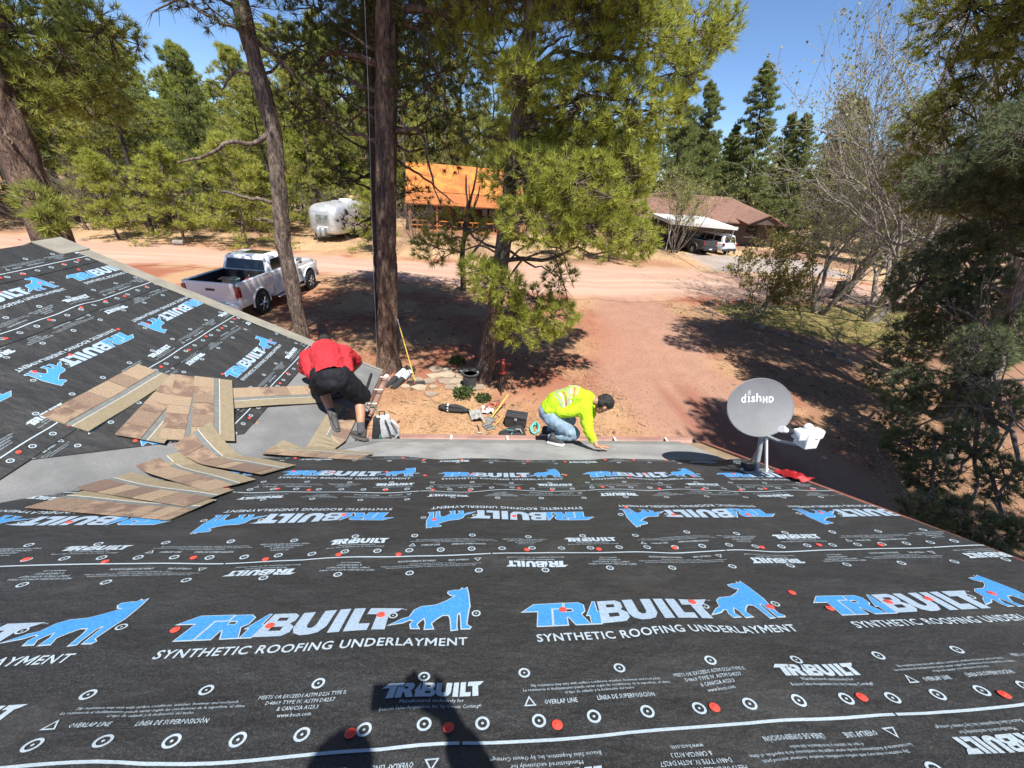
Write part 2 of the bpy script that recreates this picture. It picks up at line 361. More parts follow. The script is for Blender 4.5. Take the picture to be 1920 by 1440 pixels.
M_und = mat('underlayment_fabric', (.017, .0175, .018), (.027, .0275, .0275), scale=90, rough=.56, bump=.35, bscale=260, col3=(.065, .066, .066), scale3=170, f3=.7, spec=.5)
def dress_fabric(m):
    """dust scuffs in drawn-out streaks and soft crease relief on the woven sheet"""
    nt = m.node_tree; N = nt.nodes; L = nt.links; b = N['Principled BSDF']; tc = N.new('ShaderNodeTexCoord')
    mp_ = N.new('ShaderNodeMapping'); mp_.inputs['Rotation'].default_value = (0, 0, .5); mp_.inputs['Scale'].default_value = (1.1, 1.9, 1.4); L.new(tc.outputs['Object'], mp_.inputs[0])
    n1 = N.new('ShaderNodeTexNoise'); n1.inputs['Scale'].default_value = 1.6; n1.inputs['Detail'].default_value = 7; n1.inputs['Roughness'].default_value = .68; n1.inputs['Distortion'].default_value = .5; L.new(mp_.outputs[0], n1.inputs[0])
    r1 = N.new('ShaderNodeMapRange'); r1.inputs['From Min'].default_value = .54; r1.inputs['From Max'].default_value = .80; r1.inputs['To Max'].default_value = .30; L.new(n1.outputs[0], r1.inputs[0])
    old = b.inputs['Base Color'].links[0].from_socket; mx = N.new('ShaderNodeMix'); mx.data_type = 'RGBA'; L.new(r1.outputs[0], mx.inputs[0]); L.new(old, mx.inputs[6]); mx.inputs[7].default_value = (.115, .112, .105, 1); L.new(mx.outputs[2], b.inputs['Base Color'])
    n2 = N.new('ShaderNodeTexNoise'); n2.inputs['Scale'].default_value = 2.6; n2.inputs['Detail'].default_value = 4; L.new(mp_.outputs[0], n2.inputs[0]); bp = N.new('ShaderNodeBump'); bp.inputs['Strength'].default_value = .8; bp.inputs['Distance'].default_value = .05; L.new(n2.outputs[0], bp.inputs['Height']); L.new(b.inputs['Normal'].links[0].from_socket, bp.inputs['Normal']); L.new(bp.outputs[0], b.inputs['Normal'])
dress_fabric(M_und)
M_pw = mat('print_white', (.42, .50, .55), (.33, .41, .47), scale=120, rough=.75, bump=.25, bscale=260)
M_pl = mat('print_pale_blue', (.34, .43, .52), (.25, .34, .44), scale=110, rough=.75, bump=.25, bscale=260)
M_pb = mat('print_blue', (.035, .20, .50), (.055, .28, .62), scale=110, rough=.75, bump=.25, bscale=260)
M_cap = mat('cap_red', (.80, .075, .05), rough=.35)
M_pin = mat('cap_pin', (.75, .45, .38), rough=.4, metal=.3)

# ---- print stencils: flat 2-D shapes, gathered once
T_R = 1.305
LET = {
 'blue': [[[(0, .088), (.05, .13), (.172, .13), (.166, .1), (.118, .1), (.102, 0), (.045, 0), (.062, .088)]],
          [[(.182, .128), (.238, .128), (.256, .112), (.252, .076), (.232, .058), (.254, 0), (.198, 0), (.180, .045), (.170, .045), (.164, 0), (.112, 0), (.126, .094), (.174, .094)], [(.176, .096), (.205, .096), (.208, .075), (.174, .075)]],
          [[(.258, .050), (.303, .128), (.309, .128), (.301, .066), (.312, .066), (.300, 0), (.264, 0), (.270, .050)]]],
 'pale': [[[(.322, .13), (.402, .13), (.42, .115), (.418, .085), (.405, .069), (.426, .05), (.424, .02), (.402, 0), (.302, 0)], [(.352, .105), (.386, .105), (.386, .086), (.350, .086)], [(.346, .052), (.388, .052), (.386, .030), (.344, .030)]],
          [[(.432, .13), (.477, .13), (.473, .05), (.482, .036), (.497, .036), (.507, .05), (.513, .13), (.558, .13), (.549, .038), (.528, .008), (.500, 0), (.468, 0), (.440, .014), (.428, .040)]],
          [[(.572, .13), (.613, .13), (.606, 0), (.563, 0)]],
          [[(.627, .13), (.670, .13), (.665, .036), (.708, .036), (.705, 0), (.620, 0)]],
          [[(.690, .13), (.818, .13), (.786, .098), (.768, .09), (.770, 0), (.721, 0), (.723, .09), (.684, .09)]]]}
DOG = [(.788, .029), (.825, .064), (.85, .075), (.864, .119), (.89, .138), (.947, .143), (.99, .167), (1.027, .198), (1.006, .202), (.992, .22), (.994, .232), (1.022, .238), (1.045, .237), (1.051, .252), (1.062, .244), (1.072, .254), (1.078, .216), (1.085, .127), (1.08, .099), (1.075, .052), (1.073, .022), (1.089, .009), (1.085, .001), (1.056, .002), (1.052, .064), (1.048, .094), (1.035, .08), (1.035, .014), (1.038, -.001), (1.018, -.004), (1.012, .056), (1.004, .081), (.978, .083), (.952, .059), (.936, .038), (.947, .008), (.917, .006), (.917, .043), (.907, .072), (.891, .05), (.882, .031), (.893, .01), (.866, .009), (.86, .031), (.868, .054), (.854, .06), (.829, .041)]
_pend = []
def st_poly(key, loops, off=0.0, sx=1.0, sy=1.0, dx=0.0, dy=0.0):
    cu = bpy.data.curves.new('stencil', 'CURVE'); cu.dimensions = '2D'; cu.fill_mode = 'FRONT'; cu.offset = off
    for lp in loops:
        sp = cu.splines.new('POLY'); sp.points.add(len(lp) - 1); sp.use_cyclic_u = True
        for p, (a, b) in zip(sp.points, lp): p.co = (a * sx + dx, b * sy + dy, 0, 1)
    o = bpy.data.objects.new('stencil', cu); COL.objects.link(o); _pend.append((key, o, None))
def st_text(key, txt, x0, x1, y0, h, bold=.012, res=2, shear=0.0):
    cu = bpy.data.curves.new('stencil', 'FONT'); cu.body = txt; cu.size = 1.0; cu.resolution_u = res; cu.offset = bold; cu.shear = shear; cu.space_character = 1.0 + bold * 5.5
    o = bpy.data.objects.new('stencil', cu); COL.objects.link(o); _pend.append((key, o, (x0, x1, y0, h)))
STENCIL = {}
def st_flush():
    bpy.context.view_layer.update(); dg = bpy.context.evaluated_depsgraph_get()
    for key, o, fit in _pend:
        me = bpy.data.meshes.new_from_object(o.evaluated_get(dg)); me.calc_loop_triangles()
        V = np.zeros(len(me.vertices) * 3, np.float32); me.vertices.foreach_get('co', V); V = V.reshape(-1, 3)[:, :2].astype(float)
        F = np.zeros(len(me.loop_triangles) * 3, np.int32); me.loop_triangles.foreach_get('vertices', F); F = F.reshape(-1, 3)
        if fit and len(V):
            x0, x1, y0, h = fit; mn = V.min(0); mx = V.max(0)
            V[:, 0] = x0 + (V[:, 0] - mn[0]) / (mx[0] - mn[0]) * (x1 - x0)
            V[:, 1] = y0 + V[:, 1] * (h / 0.73)
        STENCIL.setdefault(key, []).append((V, F)); bpy.data.meshes.remove(me); cu = o.data; bpy.data.objects.remove(o, do_unlink=True); bpy.data.curves.remove(cu)
    _pend.clear()
def ringpoly(cx, cy, r, n=18): return [(cx + r * math.cos(2 * math.pi * k / n), cy + r * math.sin(2 * math.pi * k / n)) for k in range(n)]
# big logo, origin at the T's left tip / foot of the letters
for lp in LET['blue']: st_poly('logo_blue', lp); st_poly('logo_rim', lp, .0045)
st_poly('logo_blue', [DOG]); st_poly('logo_rim', [DOG], .0045)
st_poly('logo_rim2', [[(.962, .083), (.968, .083), (.975, .045), (.969, .045)]])
for lp in LET['pale']: st_poly('logo_pale', lp)
st_text('logo_white', 'SYNTHETIC ROOFING UNDERLAY', .030, .9225, -.082, .040, .018, 3); st_text('logo_white', 'ENT', .976, 1.078, -.082, .040, .018, 3)
st_poly('logo_white', [[(.926, -.082), (.926, -.042), (.9335, -.042), (.947, -.062), (.9605, -.042), (.968, -.042), (.968, -.082), (.960, -.082), (.960, -.056), (.947, -.0745), (.934, -.056), (.934, -.082)]])
st_text('logo_white', 'TM', .815, .832, .118, .008, .0, 1)
# small row; origin = middle of the small word, s measured from the lap line
for lp in LET['blue'] + LET['pale']: st_poly('row', lp, 0, .385, .40, -.157, .152)
st_text('row', 'Manufactured exclusively for', -.095, .095, .133, .012, 0.0, 1)
st_text('row', 'Beacon Sales Acquisition, Inc. by Owens Corning\u00ae', -.15, .15, .113, .012, 0.0, 1)
st_text('row', 'Slip resistance may vary with surface conditions, weather, footwear and roof pitch.', .307, .74, .174, .0095, 0.0, 1)
st_text('row', 'La resistencia al deslizamiento puede variar seg\u00fan las condiciones de la superficie, el clima,', .28, .765, .159, .0095, 0.0, 1)
st_text('row', 'el tipo de calzado y la inclinaci\u00f3n del techo', .41, .635, .144, .0095, 0.0, 1)
st_text('row', 'OVERLAP LINE', .34, .442, .113, .0155, .012, 1)
st_text('row', 'L\u00cdNEA DE SUPERPOSICI\u00d3N', .506, .69, .113, .0155, .012, 1)
st_text('row', 'MEETS OR EXCEEDS ASTM D226 TYPE II,', -.515, -.262, .182, .0135, 0.0, 1)
st_text('row', 'D4869 TYPE IV, ASTM D8257', -.486, -.29, .161, .0135, 0.0, 1)
st_text('row', '& CAN/CSA A123.3', -.445, -.33, .140, .0135, .008, 1)
st_text('row', 'www.becn.com', -.435, -.342, .119, .0135, 0.0, 1)
st_poly('row', [[(.276, .110), (.314, .110), (.295, .143)], [(.283, .114), (.307, .114), (.295, .135)]])
for k in range(4): cx = -.034 - .326 + .326 * k; st_poly('row', [ringpoly(cx, .228, .0195), ringpoly(cx, .228, .0125)]); st_poly('row', [ringpoly(cx, .228, .0035, 8)])
for k in range(8): cx = -.326 + k * T_R / 8; st_poly('marks', [ringpoly(cx, .058, .0205), ringpoly(cx, .058, .0135)]); st_poly('marks', [ringpoly(cx, .058, .004, 8)])
for cx in (-.289, .038): st_poly('field', [ringpoly(cx - .261 + .03 + T_R, .084, .018), ringpoly(cx - .261 + .03 + T_R, .084, .012)]); st_poly('field', [ringpoly(cx - .261 + .03 + T_R, .084, .0035, 8)])
st_flush()
def bm_from(parts):
    bm = bmesh.new()
    for V, F in parts:
        vs = [bm.verts.new((a, b, 0)) for a, b in V]
        for f in F:
            try: bm.faces.new((vs[f[0]], vs[f[1]], vs[f[2]]))
            except ValueError: pass
    return bm
def cut(bm, co, no, clear=True):
    bmesh.ops.bisect_plane(bm, geom=list(bm.verts) + list(bm.edges) + list(bm.faces), plane_co=co, plane_no=no, clear_outer=clear)
def bm_arr(bm):
    bm.verts.index_update(); V = np.array([(v.co.x, v.co.y) for v in bm.verts]) if len(bm.verts) else np.zeros((0, 2))
    t = [f for f in bm.faces]; tr = []; qd = []
    for f in t:
        ix = [v.index for v in f.verts]
        if len(ix) == 3: tr.append(ix)
        elif len(ix) == 4: qd.append(ix)
        else: tr += [[ix[0], ix[k], ix[k + 1]] for k in range(1, len(ix) - 1)]
    return V, [np.array(tr, np.int32).reshape(-1, 3), np.array(qd, np.int32).reshape(-1, 4)]
# slice the larger stencils so they can follow wrinkles
def fine(key, step=.04):
    bm = bm_from(STENCIL[key]); V = bm_arr(bm)[0]; mn = V.min(0); mx = V.max(0)
    for ax in (0, 1):
        for c in np.arange(mn[ax] + step, mx[ax], step): cut(bm, (c if ax == 0 else 0, c if ax else 0, 0), (1 - ax, ax, 0), False)
    bmesh.ops.triangulate(bm, faces=bm.faces); V, F = bm_arr(bm); bm.free(); STENCIL[key] = [(V, F[0])]
for k in ('logo_blue', 'logo_rim', 'logo_pale', 'logo_white'): fine(k)

house = empty('house', (0, 0, 0), 0, 'low house whose black-papered roof the photographer stands on, with red-brown gutters', 'house')
capm = MB().lathe([(.001, .0005), (.0155, .0005), (.0155, .0022), (.0135, .0034), (.006, .0028), (.005, .0052), (.001, .0056)], 14).build('cap_nail', M_cap, None, True)
cap_me = capm.data; bpy.data.objects.remove(capm, do_unlink=True)

def sheet(fn, uvrange, sabs, cuts, seed, logo_c, flip, shift, caps, wdir=1.0, low=1.1, top=-.08, lift=0.0, far=False, flip_rows=False):
    """one course of underlayment. local t runs across the roll, 0..1 between lap lines (toward the lower edge).
       fn(u, t, off) -> world points;  flip: the big print is upside down seen from the camera"""
    u0, u1 = uvrange
    bm = bmesh.new(); nu = int((u1 - u0) / .045); nv = 34
    gr = [[bm.verts.new((u0 + (u1 - u0) * i / nu, top + (low - top) * j / nv, 0)) for i in range(nu + 1)] for j in range(nv + 1)]
    for j in range(nv):
        for i in range(nu): bm.faces.new((gr[j][i], gr[j][i + 1], gr[j + 1][i + 1], gr[j + 1][i]))
    def clip(b):
        for co, no in cuts: cut(b, co, no)
    clip(bm); V, F = bm_arr(bm); bm.free()
    W = lambda V: wrinkle(V[:, 0], sabs(V[:, 1]), seed)
    o = link('underlayment_sheet', np_mesh('underlayment_sheet', fn(V[:, 0], V[:, 1], lift + W(V)), F, M_und, True), house)
    def put(parts, place):
        res = []
        for V, F in parts: res.append((place(V), F))
        return res
    acc = {'white_print': [], 'blue_print': [], 'pale_blue_print': [], 'rim_print': []}
    n0 = int((u0 - 2) // T_R) - 1; n1 = int((u1 + 2) // T_R) + 2
    # orientation: wdir=+1 -> t grows with "up" of upright print; wdir=-1 -> t grows downwards
    for n in range(n0, n1):
        c = logo_c + n * T_R
        if c < u0 - 1.5 or c > u1 + 1.5: continue
        lx = -.545
        if not flip: pl = lambda V, c=c: np.stack([c + V[:, 0] + lx, (V[:, 1] + .45 + shift)], 1)
        else: pl = lambda V, c=c: np.stack([c - V[:, 0] - lx, 1.04 - (V[:, 1] + .45) + shift], 1)
        acc['blue_print'] += put(STENCIL['logo_blue'], pl); acc['rim_print'] += put(STENCIL['logo_rim'], pl)
        acc['pale_blue_print'] += put(STENCIL['logo_pale'], pl); acc['white_print'] += put(STENCIL['logo_white'], pl) + put(STENCIL['field'], pl)
        ra = c + .43; rb = c - .43
        acc['white_print'] += put(STENCIL['row'], lambda V, c=ra: np.stack([c + V[:, 0], V[:, 1] - .0], 1))
        acc['white_print'] += put(STENCIL['row'], lambda V, c=rb: np.stack([c - V[:, 0], 1.072 - V[:, 1]], 1))
        acc['white_print'] += put(STENCIL['marks'], lambda V, c=rb: np.stack([c + V[:, 0], 1.0 + V[:, 1]], 1))
        # lap line, drawn as strips with a join every repeat
        k = 26; a = np.linspace(c - T_R / 2 + .004, c + T_R / 2 - .004, k)
        for s0, th in ((1.0, .0095), (.098, .005)):
            LV = np.concatenate([np.stack([a, 0 * a + s0 - th / 2], 1), np.stack([a, 0 * a + s0 + th / 2], 1)], 0)
            i = np.arange(k - 1); LF = np.concatenate([np.stack([i, i + 1, i + k + 1], 1), np.stack([i, i + k + 1, i + k], 1)], 0); acc['white_print'].append((LV, LF))
    for nm, m, hgt in (('white_print', M_pw, .0028), ('rim_print', M_pw, .0024), ('blue_print', M_pb, .0038), ('pale_blue_print', M_pl, .0030)):
        b = bm_from(acc[nm]); clip(b); cut(b, (0, low - .002, 0), (0, 1, 0)); cut(b, (0, top + .002, 0), (0, -1, 0)); cut(b, (u0, 0, 0), (-1, 0, 0)); cut(b, (u1, 0, 0), (1, 0, 0))
        V, F = bm_arr(b); b.free()
        if len(V): tag(link('outline_print' if nm == 'rim_print' else nm, np_mesh(nm, fn(V[:, 0], V[:, 1], lift + W(V) + hgt), F, m), o), kind='stuff')
    for (cu, ct) in caps:
        if any((Vector((cu, ct, 0)) - Vector(co)).dot(Vector(no)) > -.02 for co, no in cuts) or not (u0 < cu < u1): continue
        a = np.array([cu]); b = np.array([ct]); h = wrinkle(a, sabs(b), seed)
        p = fn(a, b, lift + h + .0035)[0]; p2 = fn(a + .02, b, lift + wrinkle(a + .02, sabs(b), seed))[0]; p3 = fn(a, b, lift + h + .05)[0]
        c_ = link('cap_nail', cap_me, o); zx = Vector(p3 - p).normalized(); xx = Vector(p2 - p).normalized(); yx = zx.cross(xx).normalized(); xx = yx.cross(zx)
        c_.matrix_world = Matrix(((xx.x, yx.x, zx.x, p[0]), (xx.y, yx.y, zx.y, p[1]), (xx.z, yx.z, zx.z, p[2]), (0, 0, 0, 1)))
    return o
CAPS = [(-0.302, 0.048), (-0.038, 0.044), (0.27, 0.041), (0.757, 0.056), (1.255, 0.06), (1.737, 0.035), (-1.058, 0.507), (-0.73, 0.508), (-0.329, 0.535), (0.403, 0.539), (0.981, 0.56), (1.309, 0.513), (1.495, 0.609), (1.571, 0.492), (1.89, 0.522), (2.101, 0.53), (2.466, 0.55), (-2.096, 1.059), (-1.718, 1.018), (-1.348, 1.052), (-0.995, 1.021), (-0.646, 1.027), (-0.348, 1.019), (0.321, 1.035), (0.719, 1.036), (1.161, 1.048), (1.689, 1.046), (2.059, 1.057), (2.444, 1.042), (-2.312, 1.5), (-0.781, 1.549), (-0.208, 1.469), (0.306, 1.512), (1.106, 1.617), (1.399, 1.5), (2.519, 1.526), (1.931, 1.486)]
rc = random.Random(5)
for u in np.arange(-2.2, 3.0, .37): CAPS.append((u + rc.uniform(-.1, .1), 2.04 + rc.uniform(-.02, .02))); 
for u in np.arange(-1.6, 2.9, .42): CAPS.append((u + rc.uniform(-.12, .12), 2.45 + rc.uniform(-.06, .06))); CAPS.append((u + rc.uniform(-.15, .15), 2.93 + rc.uniform(-.02, .02)))
XR = 3.10
# main slope courses: (index k, logo centre, flipped, shift)
for k, lc, fl, sh in ((-2, .29, False, -.03), (-1, .65, False, 0), (0, .783, False, 0), (1, .288, True, 0), (2, .29, False, -.06)):
    low = 1.1 if k < 2 else 1.0
    fn = lambda u, t, off, k=k: main_pt(u, V0 + k + t, off)
    # valley cut: stay on the main side.  plan line  X = Y - 5.31 + .08 + .06 Y
    Y0 = -HC * ST + (V0 + k) * CT; a, b = 1.06, -5.23
    no = Vector((-1, a * CT, 0)); co = Vector((a * Y0 + b, 0, 0))
    cps = [(u, t - k) for u, t in CAPS if k - .02 < t - .11 <= k + .99] if k >= 0 else [(u, t - k) for u, t in CAPS if k < t - .11 <= k + .99]
    sheet(fn, (-6.2, XR - .012), (lambda t, k=k: t + k), [(co, no.normalized())], 3.0, lc, fl, sh, cps, low=low, top=-.06, lift=.026 - .0060 * k)
# wing courses; t grows down the slope from the upper lap line, so the upright print (read uphill) is the flipped one
def wing_caps(seed, u0, u1):
    r = random.Random(seed); L = []
    for u in np.arange(u0, u1, .36): L.append((u + r.uniform(-.1, .1), 1.055 + r.uniform(-.02, .02)))
    for u in np.arange(u0, u1, .48): L.append((u + r.uniform(-.12, .12), .5 + r.uniform(-.08, .08)))
    return L
# logo centres measured along y; d_line = height of the course's lower lap line
for i, (dl, lc, fl, sh, cutoff, hi) in enumerate(((1.26, 4.83, True, .06, .47, -.06), (2.28, 3.876, False, .02, .22, -.06), (3.31, 5.53, True, .06, .2, -.12), (4.03, 5.3, False, .0, .2, .6))):
    # the roll lies turned half round: u = -y, t = 1 - (d - dl)
    fn = lambda u, t, off, dl=dl: wing_pt(-u, dl + (1 - t), off)
    ycut0 = XE - (dl + 1) * CT + 5.31 + cutoff        # valley: y > X + 5.31 + cutoff
    no = Vector((1, CT, 0)); co = Vector((-ycut0, 0, 0))
    sheet(fn, (-(YR - .16), -.2), (lambda t, dl=dl: t - dl + 40.31), [(co, no.normalized())], 40.0, -lc, fl, sh, [(-u, t) for u, t in wing_caps(i + 3, .5, 5.6)], low=1.13, top=hi, lift=.014 + .0060 * i)
# ---- deck, membranes, edges, gutters, walls
M_deck = mat('roof_deck', (.30, .22, .14), (.22, .16, .10), scale=5, rough=.9)
M_mem = mat('grey_membrane', (.36, .36, .345), (.25, .25, .24), scale=2.2, rough=.9, bump=.5, bscale=220, col3=(.15, .15, .15), scale3=130, f3=.6)
M_memd = mat('valley_membrane', (.215, .22, .22), (.145, .15, .15), scale=2.0, rough=.9, bump=.5, bscale=220, col3=(.12, .12, .12), scale3=130, f3=.6)
M_start = mat('starter_shingle', (.30, .285, .235), (.24, .225, .19), scale=6, rough=.95, bump=.6, bscale=200, col3=(.13, .12, .10), scale3=240, f3=.6)
M_trim = mat('brown_trim', (.20, .075, .050), (.26, .11, .08), scale=4, rough=.5)
M_gut = mat('gutter_metal', (.40, .245, .20), (.30, .17, .14), scale=3, rough=.45)
M_gutd = mat('gutter_inside', (.30, .20, .165), (.18, .12, .10), scale=6, rough=.8)
M_strap = mat('gutter_strap', (.62, .50, .46), rough=.4)
M_wall = mat('house_siding', (.34, .25, .18), (.30, .22, .16), scale=2, rough=.85)
M_black = mat('black_metal', (.02, .02, .022), rough=.5)
def slab(name, P, th, m, parent=house, n=1):
    """thin plate over the quad P (4 world points, counter-clockwise from above)"""
    P = [Vector(p) for p in P]; nn = (P[1] - P[0]).cross(P[3] - P[0]).normalized(); mb = MB()
    V = []; 
    for i in range(n + 1):
        for j in range(n + 1):
            a, b = i / n, j / n; V.append(P[0] * (1 - a) * (1 - b) + P[1] * a * (1 - b) + P[2] * a * b + P[3] * (1 - a) * b)
    k = len(V); V2 = V + [p - nn * th for p in V]; F = []
    I = lambda i, j: i * (n + 1) + j
    for i in range(n):
        for j in range(n): F.append((I(i, j), I(i + 1, j), I(i + 1, j + 1), I(i, j + 1))); F.append((k + I(i, j), k + I(i, j + 1), k + I(i + 1, j + 1), k + I(i + 1, j)))
        F += [(I(i, 0), k + I(i, 0), k + I(i + 1, 0), I(i + 1, 0)), (I(i, n), I(i + 1, n), k + I(i + 1, n), k + I(i, n)), (I(0, i), I(0, i + 1), k + I(0, i + 1), k + I(0, i)), (I(n, i), k + I(n, i), k + I(n, i + 1), I(n, i + 1))]
    mb.add(V2, F); return mb.build(name, m, parent)
mp = lambda u, v, o=0.0: tuple(main_pt(np.array([u]), np.array([v]), o)[0])
wp = lambda y, d, o=0.0: tuple(wing_pt(np.array([y]), np.array([d]), o)[0])
VE = 4.962; VR = -2.6
yv = lambda v: -HC * ST + v * CT
uval = lambda v: yv(v) - 5.31                # plan X of the valley at slope position v
slab('roof_deck', [mp(XR, VR, -.004), mp(XR, VE - .02, -.004), mp(uval(VE - .02), VE - .02, -.004), mp(-9.0, VR, -.004)], .03, M_deck)
dR = (XE - XRIDGE) / CT
dv_of = lambda y: (XE - (y - 5.31)) / CT     # d of the valley at y
slab('roof_deck', [wp(YR, .17, -.004), wp(YR, dR, -.004), wp(.3, dR, -.004), wp(5.31 + XE - .17 * CT, .17, -.004)], .03, M_deck)
# far slopes, out of sight from here
xr = XRIDGE; zr = ZE + dR * ST
slab('roof_deck', [(xr, YR, zr), (xr - 4.6, YR, zr - 4.6 * math.tan(TH)), (xr - 4.6, -2.5, zr - 4.6 * math.tan(TH)), (xr, -2.5, zr)], .03, M_deck)
yr_, zr_ = yv(VR), zmain(yv(VR)); slab('roof_deck', [(XR, yr_, zr_), (-9.9, yr_, zr_), (-9.9, yr_ - 4.5, zr_ - 4.5 * math.tan(TH)), (XR, yr_ - 4.5, zr_ - 4.5 * math.tan(TH))], .03, M_deck)
# pale membrane along the eave (two strips, the lower one older and darker), laid under the black paper
slab('eave_membrane', [mp(XR - .25, 3.80, .002), mp(XR - .25, VE - .13, .002), mp(uval(VE) + .05, VE - .13, .002), mp(uval(3.8) + .05, 3.80, .002)], .003, M_mem)
slab('starter_strip', [mp(XR - .3, VE - .14, .009), mp(XR - .3, VE + .01, .009), mp(uval(VE) - .05, VE + .01, .009), mp(uval(VE) - .12, VE - .14, .009)], .004, mat('starter_grey', (.235, .235, .215), (.20, .20, .185), scale=4, rough=.95, bump=.5, bscale=200))
# membrane over the wing's lower slope and down the valley
slab('wing_membrane', [wp(YR - .02, .17, .002), wp(YR - .02, 1.55, .002), wp(3.75, 1.55, .002), wp(3.75, .17, .002)], .002, M_memd)
vm = [(1.2, .5, .40), (1.8, .5, .40), (2.5, .55, .36), (3.1, .75, .36), (3.6, .9, .35), (3.95, .9, .3)]
mbv = MB(); V = []; F = []
for i, (yy, wl, wr) in enumerate(vm):        # across the valley fold: wing side - fold - main side
    X = yy - 5.31; 
    pw = wp(yy + wl, (XE - X) / CT - 0 * wl, .006); vb = (yy + HC * ST) / CT
    V += [wp(yy + wl * .9, (XE - X) / CT, .006), wp(yy + wl * .3, (XE - X) / CT, .006), (X + .008, yy - .008, zmain(yy) + .012), mp(X + wr * .3, vb, .006), mp(X + wr, vb, .006)]
    if i:
        for j in range(4): a = (i - 1) * 5 + j; F.append((a, a + 1, a + 6, a + 5))
mbv.add(V, F); vo = mbv.build('valley_membrane', M_memd, house, True)
# rake starter strip along the gable and the bit of ridge cap
slab('rake_starter', [wp(YR + .02, .75, .03), wp(YR + .02, dR - .28, .03), wp(YR - .17, dR - .28, .034), wp(YR - .17, .75, .034)], .006, M_start)
slab('rake_starter', [wp(YR + .02, .17, .014), wp(YR + .02, .74, .014), wp(YR - .03, .74, .014), wp(YR - .03, .17, .014)], .006, M_start)
mb = MB()
for sx in (0, 1):
    e = [Vector(wp(YR + .03, dR - .30, .045)), Vector((xr, YR + .03, zr + .045)), Vector((xr, YR - .36, zr + .045)), Vector(wp(YR - .36, dR - .30, .045))] if sx == 0 else [Vector((xr, YR + .03, zr + .045)), Vector((xr - .3, YR + .03, zr - .09)), Vector((xr - .3, YR - .36, zr - .09)), Vector((xr, YR - .36, zr + .045))]
    b = [p - Vector((0, 0, .012)) for p in e]; mb.add(e + b, [(0, 1, 2, 3), (7, 6, 5, 4), (0, 4, 5, 1), (1, 5, 6, 2), (2, 6, 7, 3), (3, 7, 4, 0)])
mb.build('ridge_cap', M_start, house)
# drip edges and fascia
slab('drip_edge', [mp(XR + .035, VR, .018), mp(XR + .035, VE, .018), mp(XR - .02, VE, .020), mp(XR - .02, VR, .020)], .05, M_trim)
mb = MB(); mb.prism([(XR - .03, zmain(yv(VR)) - .04), (XR - .03, zmain(yv(VE)) - .04), (XR - .03, zmain(yv(VE)) - .2), (XR - .03, zmain(yv(VR)) - .2)], 0, 1)
fz = [Vector(mp(XR, VR, -.04)), Vector(mp(XR, VE, -.04)), Vector(mp(XR, VE, -.2)), Vector(mp(XR, VR, -.2))]
mb = MB(); mb.add(fz + [p - Vector((.03, 0, 0)) for p in fz], [(0, 1, 2, 3), (7, 6, 5, 4), (0, 4, 5, 1), (2, 6, 7, 3), (1, 5, 6, 2), (3, 7, 4, 0)]); mb.build('rake_board', M_trim, house)
fz = [Vector(wp(YR, .17, -.04)), Vector(wp(YR, dR, -.04)), Vector(wp(YR, dR, -.2)), Vector(wp(YR, .17, -.2))]
mb = MB(); mb.add(fz + [p - Vector((0, .03, 0)) for p in fz], [(0, 1, 2, 3), (7, 6, 5, 4), (0, 4, 5, 1), (2, 6, 7, 3), (1, 5, 6, 2), (3, 7, 4, 0)]); mb.build('rake_board', M_trim, house)
# gutters: a K-profile trough along each eave
eY = yv(VE); eZ = zmain(eY)
def gutter(name, p0, p1, out, n_strap, z):
    g_ = Vector(p1) - Vector(p0); L = g_.length; ex = g_.normalized(); ez = Vector((0, 0, 1)); ey = Vector(out)
    M = Matrix(((ex.x, ey.x, ez.x, p0[0]), (ex.y, ey.y, ez.y, p0[1]), (ex.z, ey.z, ez.z, z), (0, 0, 0, 1)))
    o = empty_part(name)
    prof = [(0.0, .0), (0.0, -.10), (.07, -.10), (.115, -.04), (.125, 0), (.118, .004), (.108, -.03), (.066, -.093), (.006, -.093), (.006, 0)]
    V = [(0, a, b) for a, b in prof] + [(L, a, b) for a, b in prof]; k = len(prof)
    mb = MB().add(V, [(i, (i + 1) % k, (i + 1) % k + k, i + k) for i in range(k)] + [tuple(range(k))[::-1], tuple(range(k, 2 * k))], 0, M)
    t = mb.build(name, M_gut, house)
    for i in range(n_strap):
        x = (i + .45) * L / n_strap; MB().box(x - .014, x + .014, -.03, .128, .002, .007, 0, M).build('gutter_strap', M_strap, t)
    mb = MB().box(0.01, L - .01, .01, .064, -.090, -.084, 0, M); mb.build('gutter_grit', M_gutd, t)
    MB().tube([M @ Vector((0, .124, .004)), M @ Vector((L, .124, .004))], .006, 6).build('gutter_lip', M_trim, t)
    return t
def empty_part(name): return None
gutter('eave_gutter', (XE - .02, eY - .005, 0), (XR - .06, eY - .005, 0), (0, 1, 0), 6, eZ - .012)
wx = XE - .17 * CT + .005
gutter('wing_gutter', (wx, YR, 0), (wx, eY + .12, 0), (1, 0, 0), 4, ZE + .17 * ST - .02)
MB().box(XE - .3, XR - .05, eY - .06, eY - .012, eZ - .22, eZ - .03).build('fascia', M_trim, house)
MB().box(wx - .05, wx - .004, eY + .0, YR - .04, ZE - .15, ZE + .02).build('fascia', M_trim, house)
# walls
MB().box(-9.3, XR - .55, yv(VR) - 3.6, eY - .55, -.1, 2.35).build('wall', M_wall, house)
MB().box(-9.2, XE - .75, eY - .56, YR - .5, -.1, 2.35).build('wall', M_wall, house)
mb = MB().prism([(-9.2, 2.35), (XE - .75, 2.35), (XRIDGE, zr - .3)], YR - .56, YR - .52); mb.build('gable_wall', M_wall, house)
MB().box(.2, 1.3, eY - .549, eY - .53, .9, 2.0).build('window', glass_mat('dark_glass'), house)
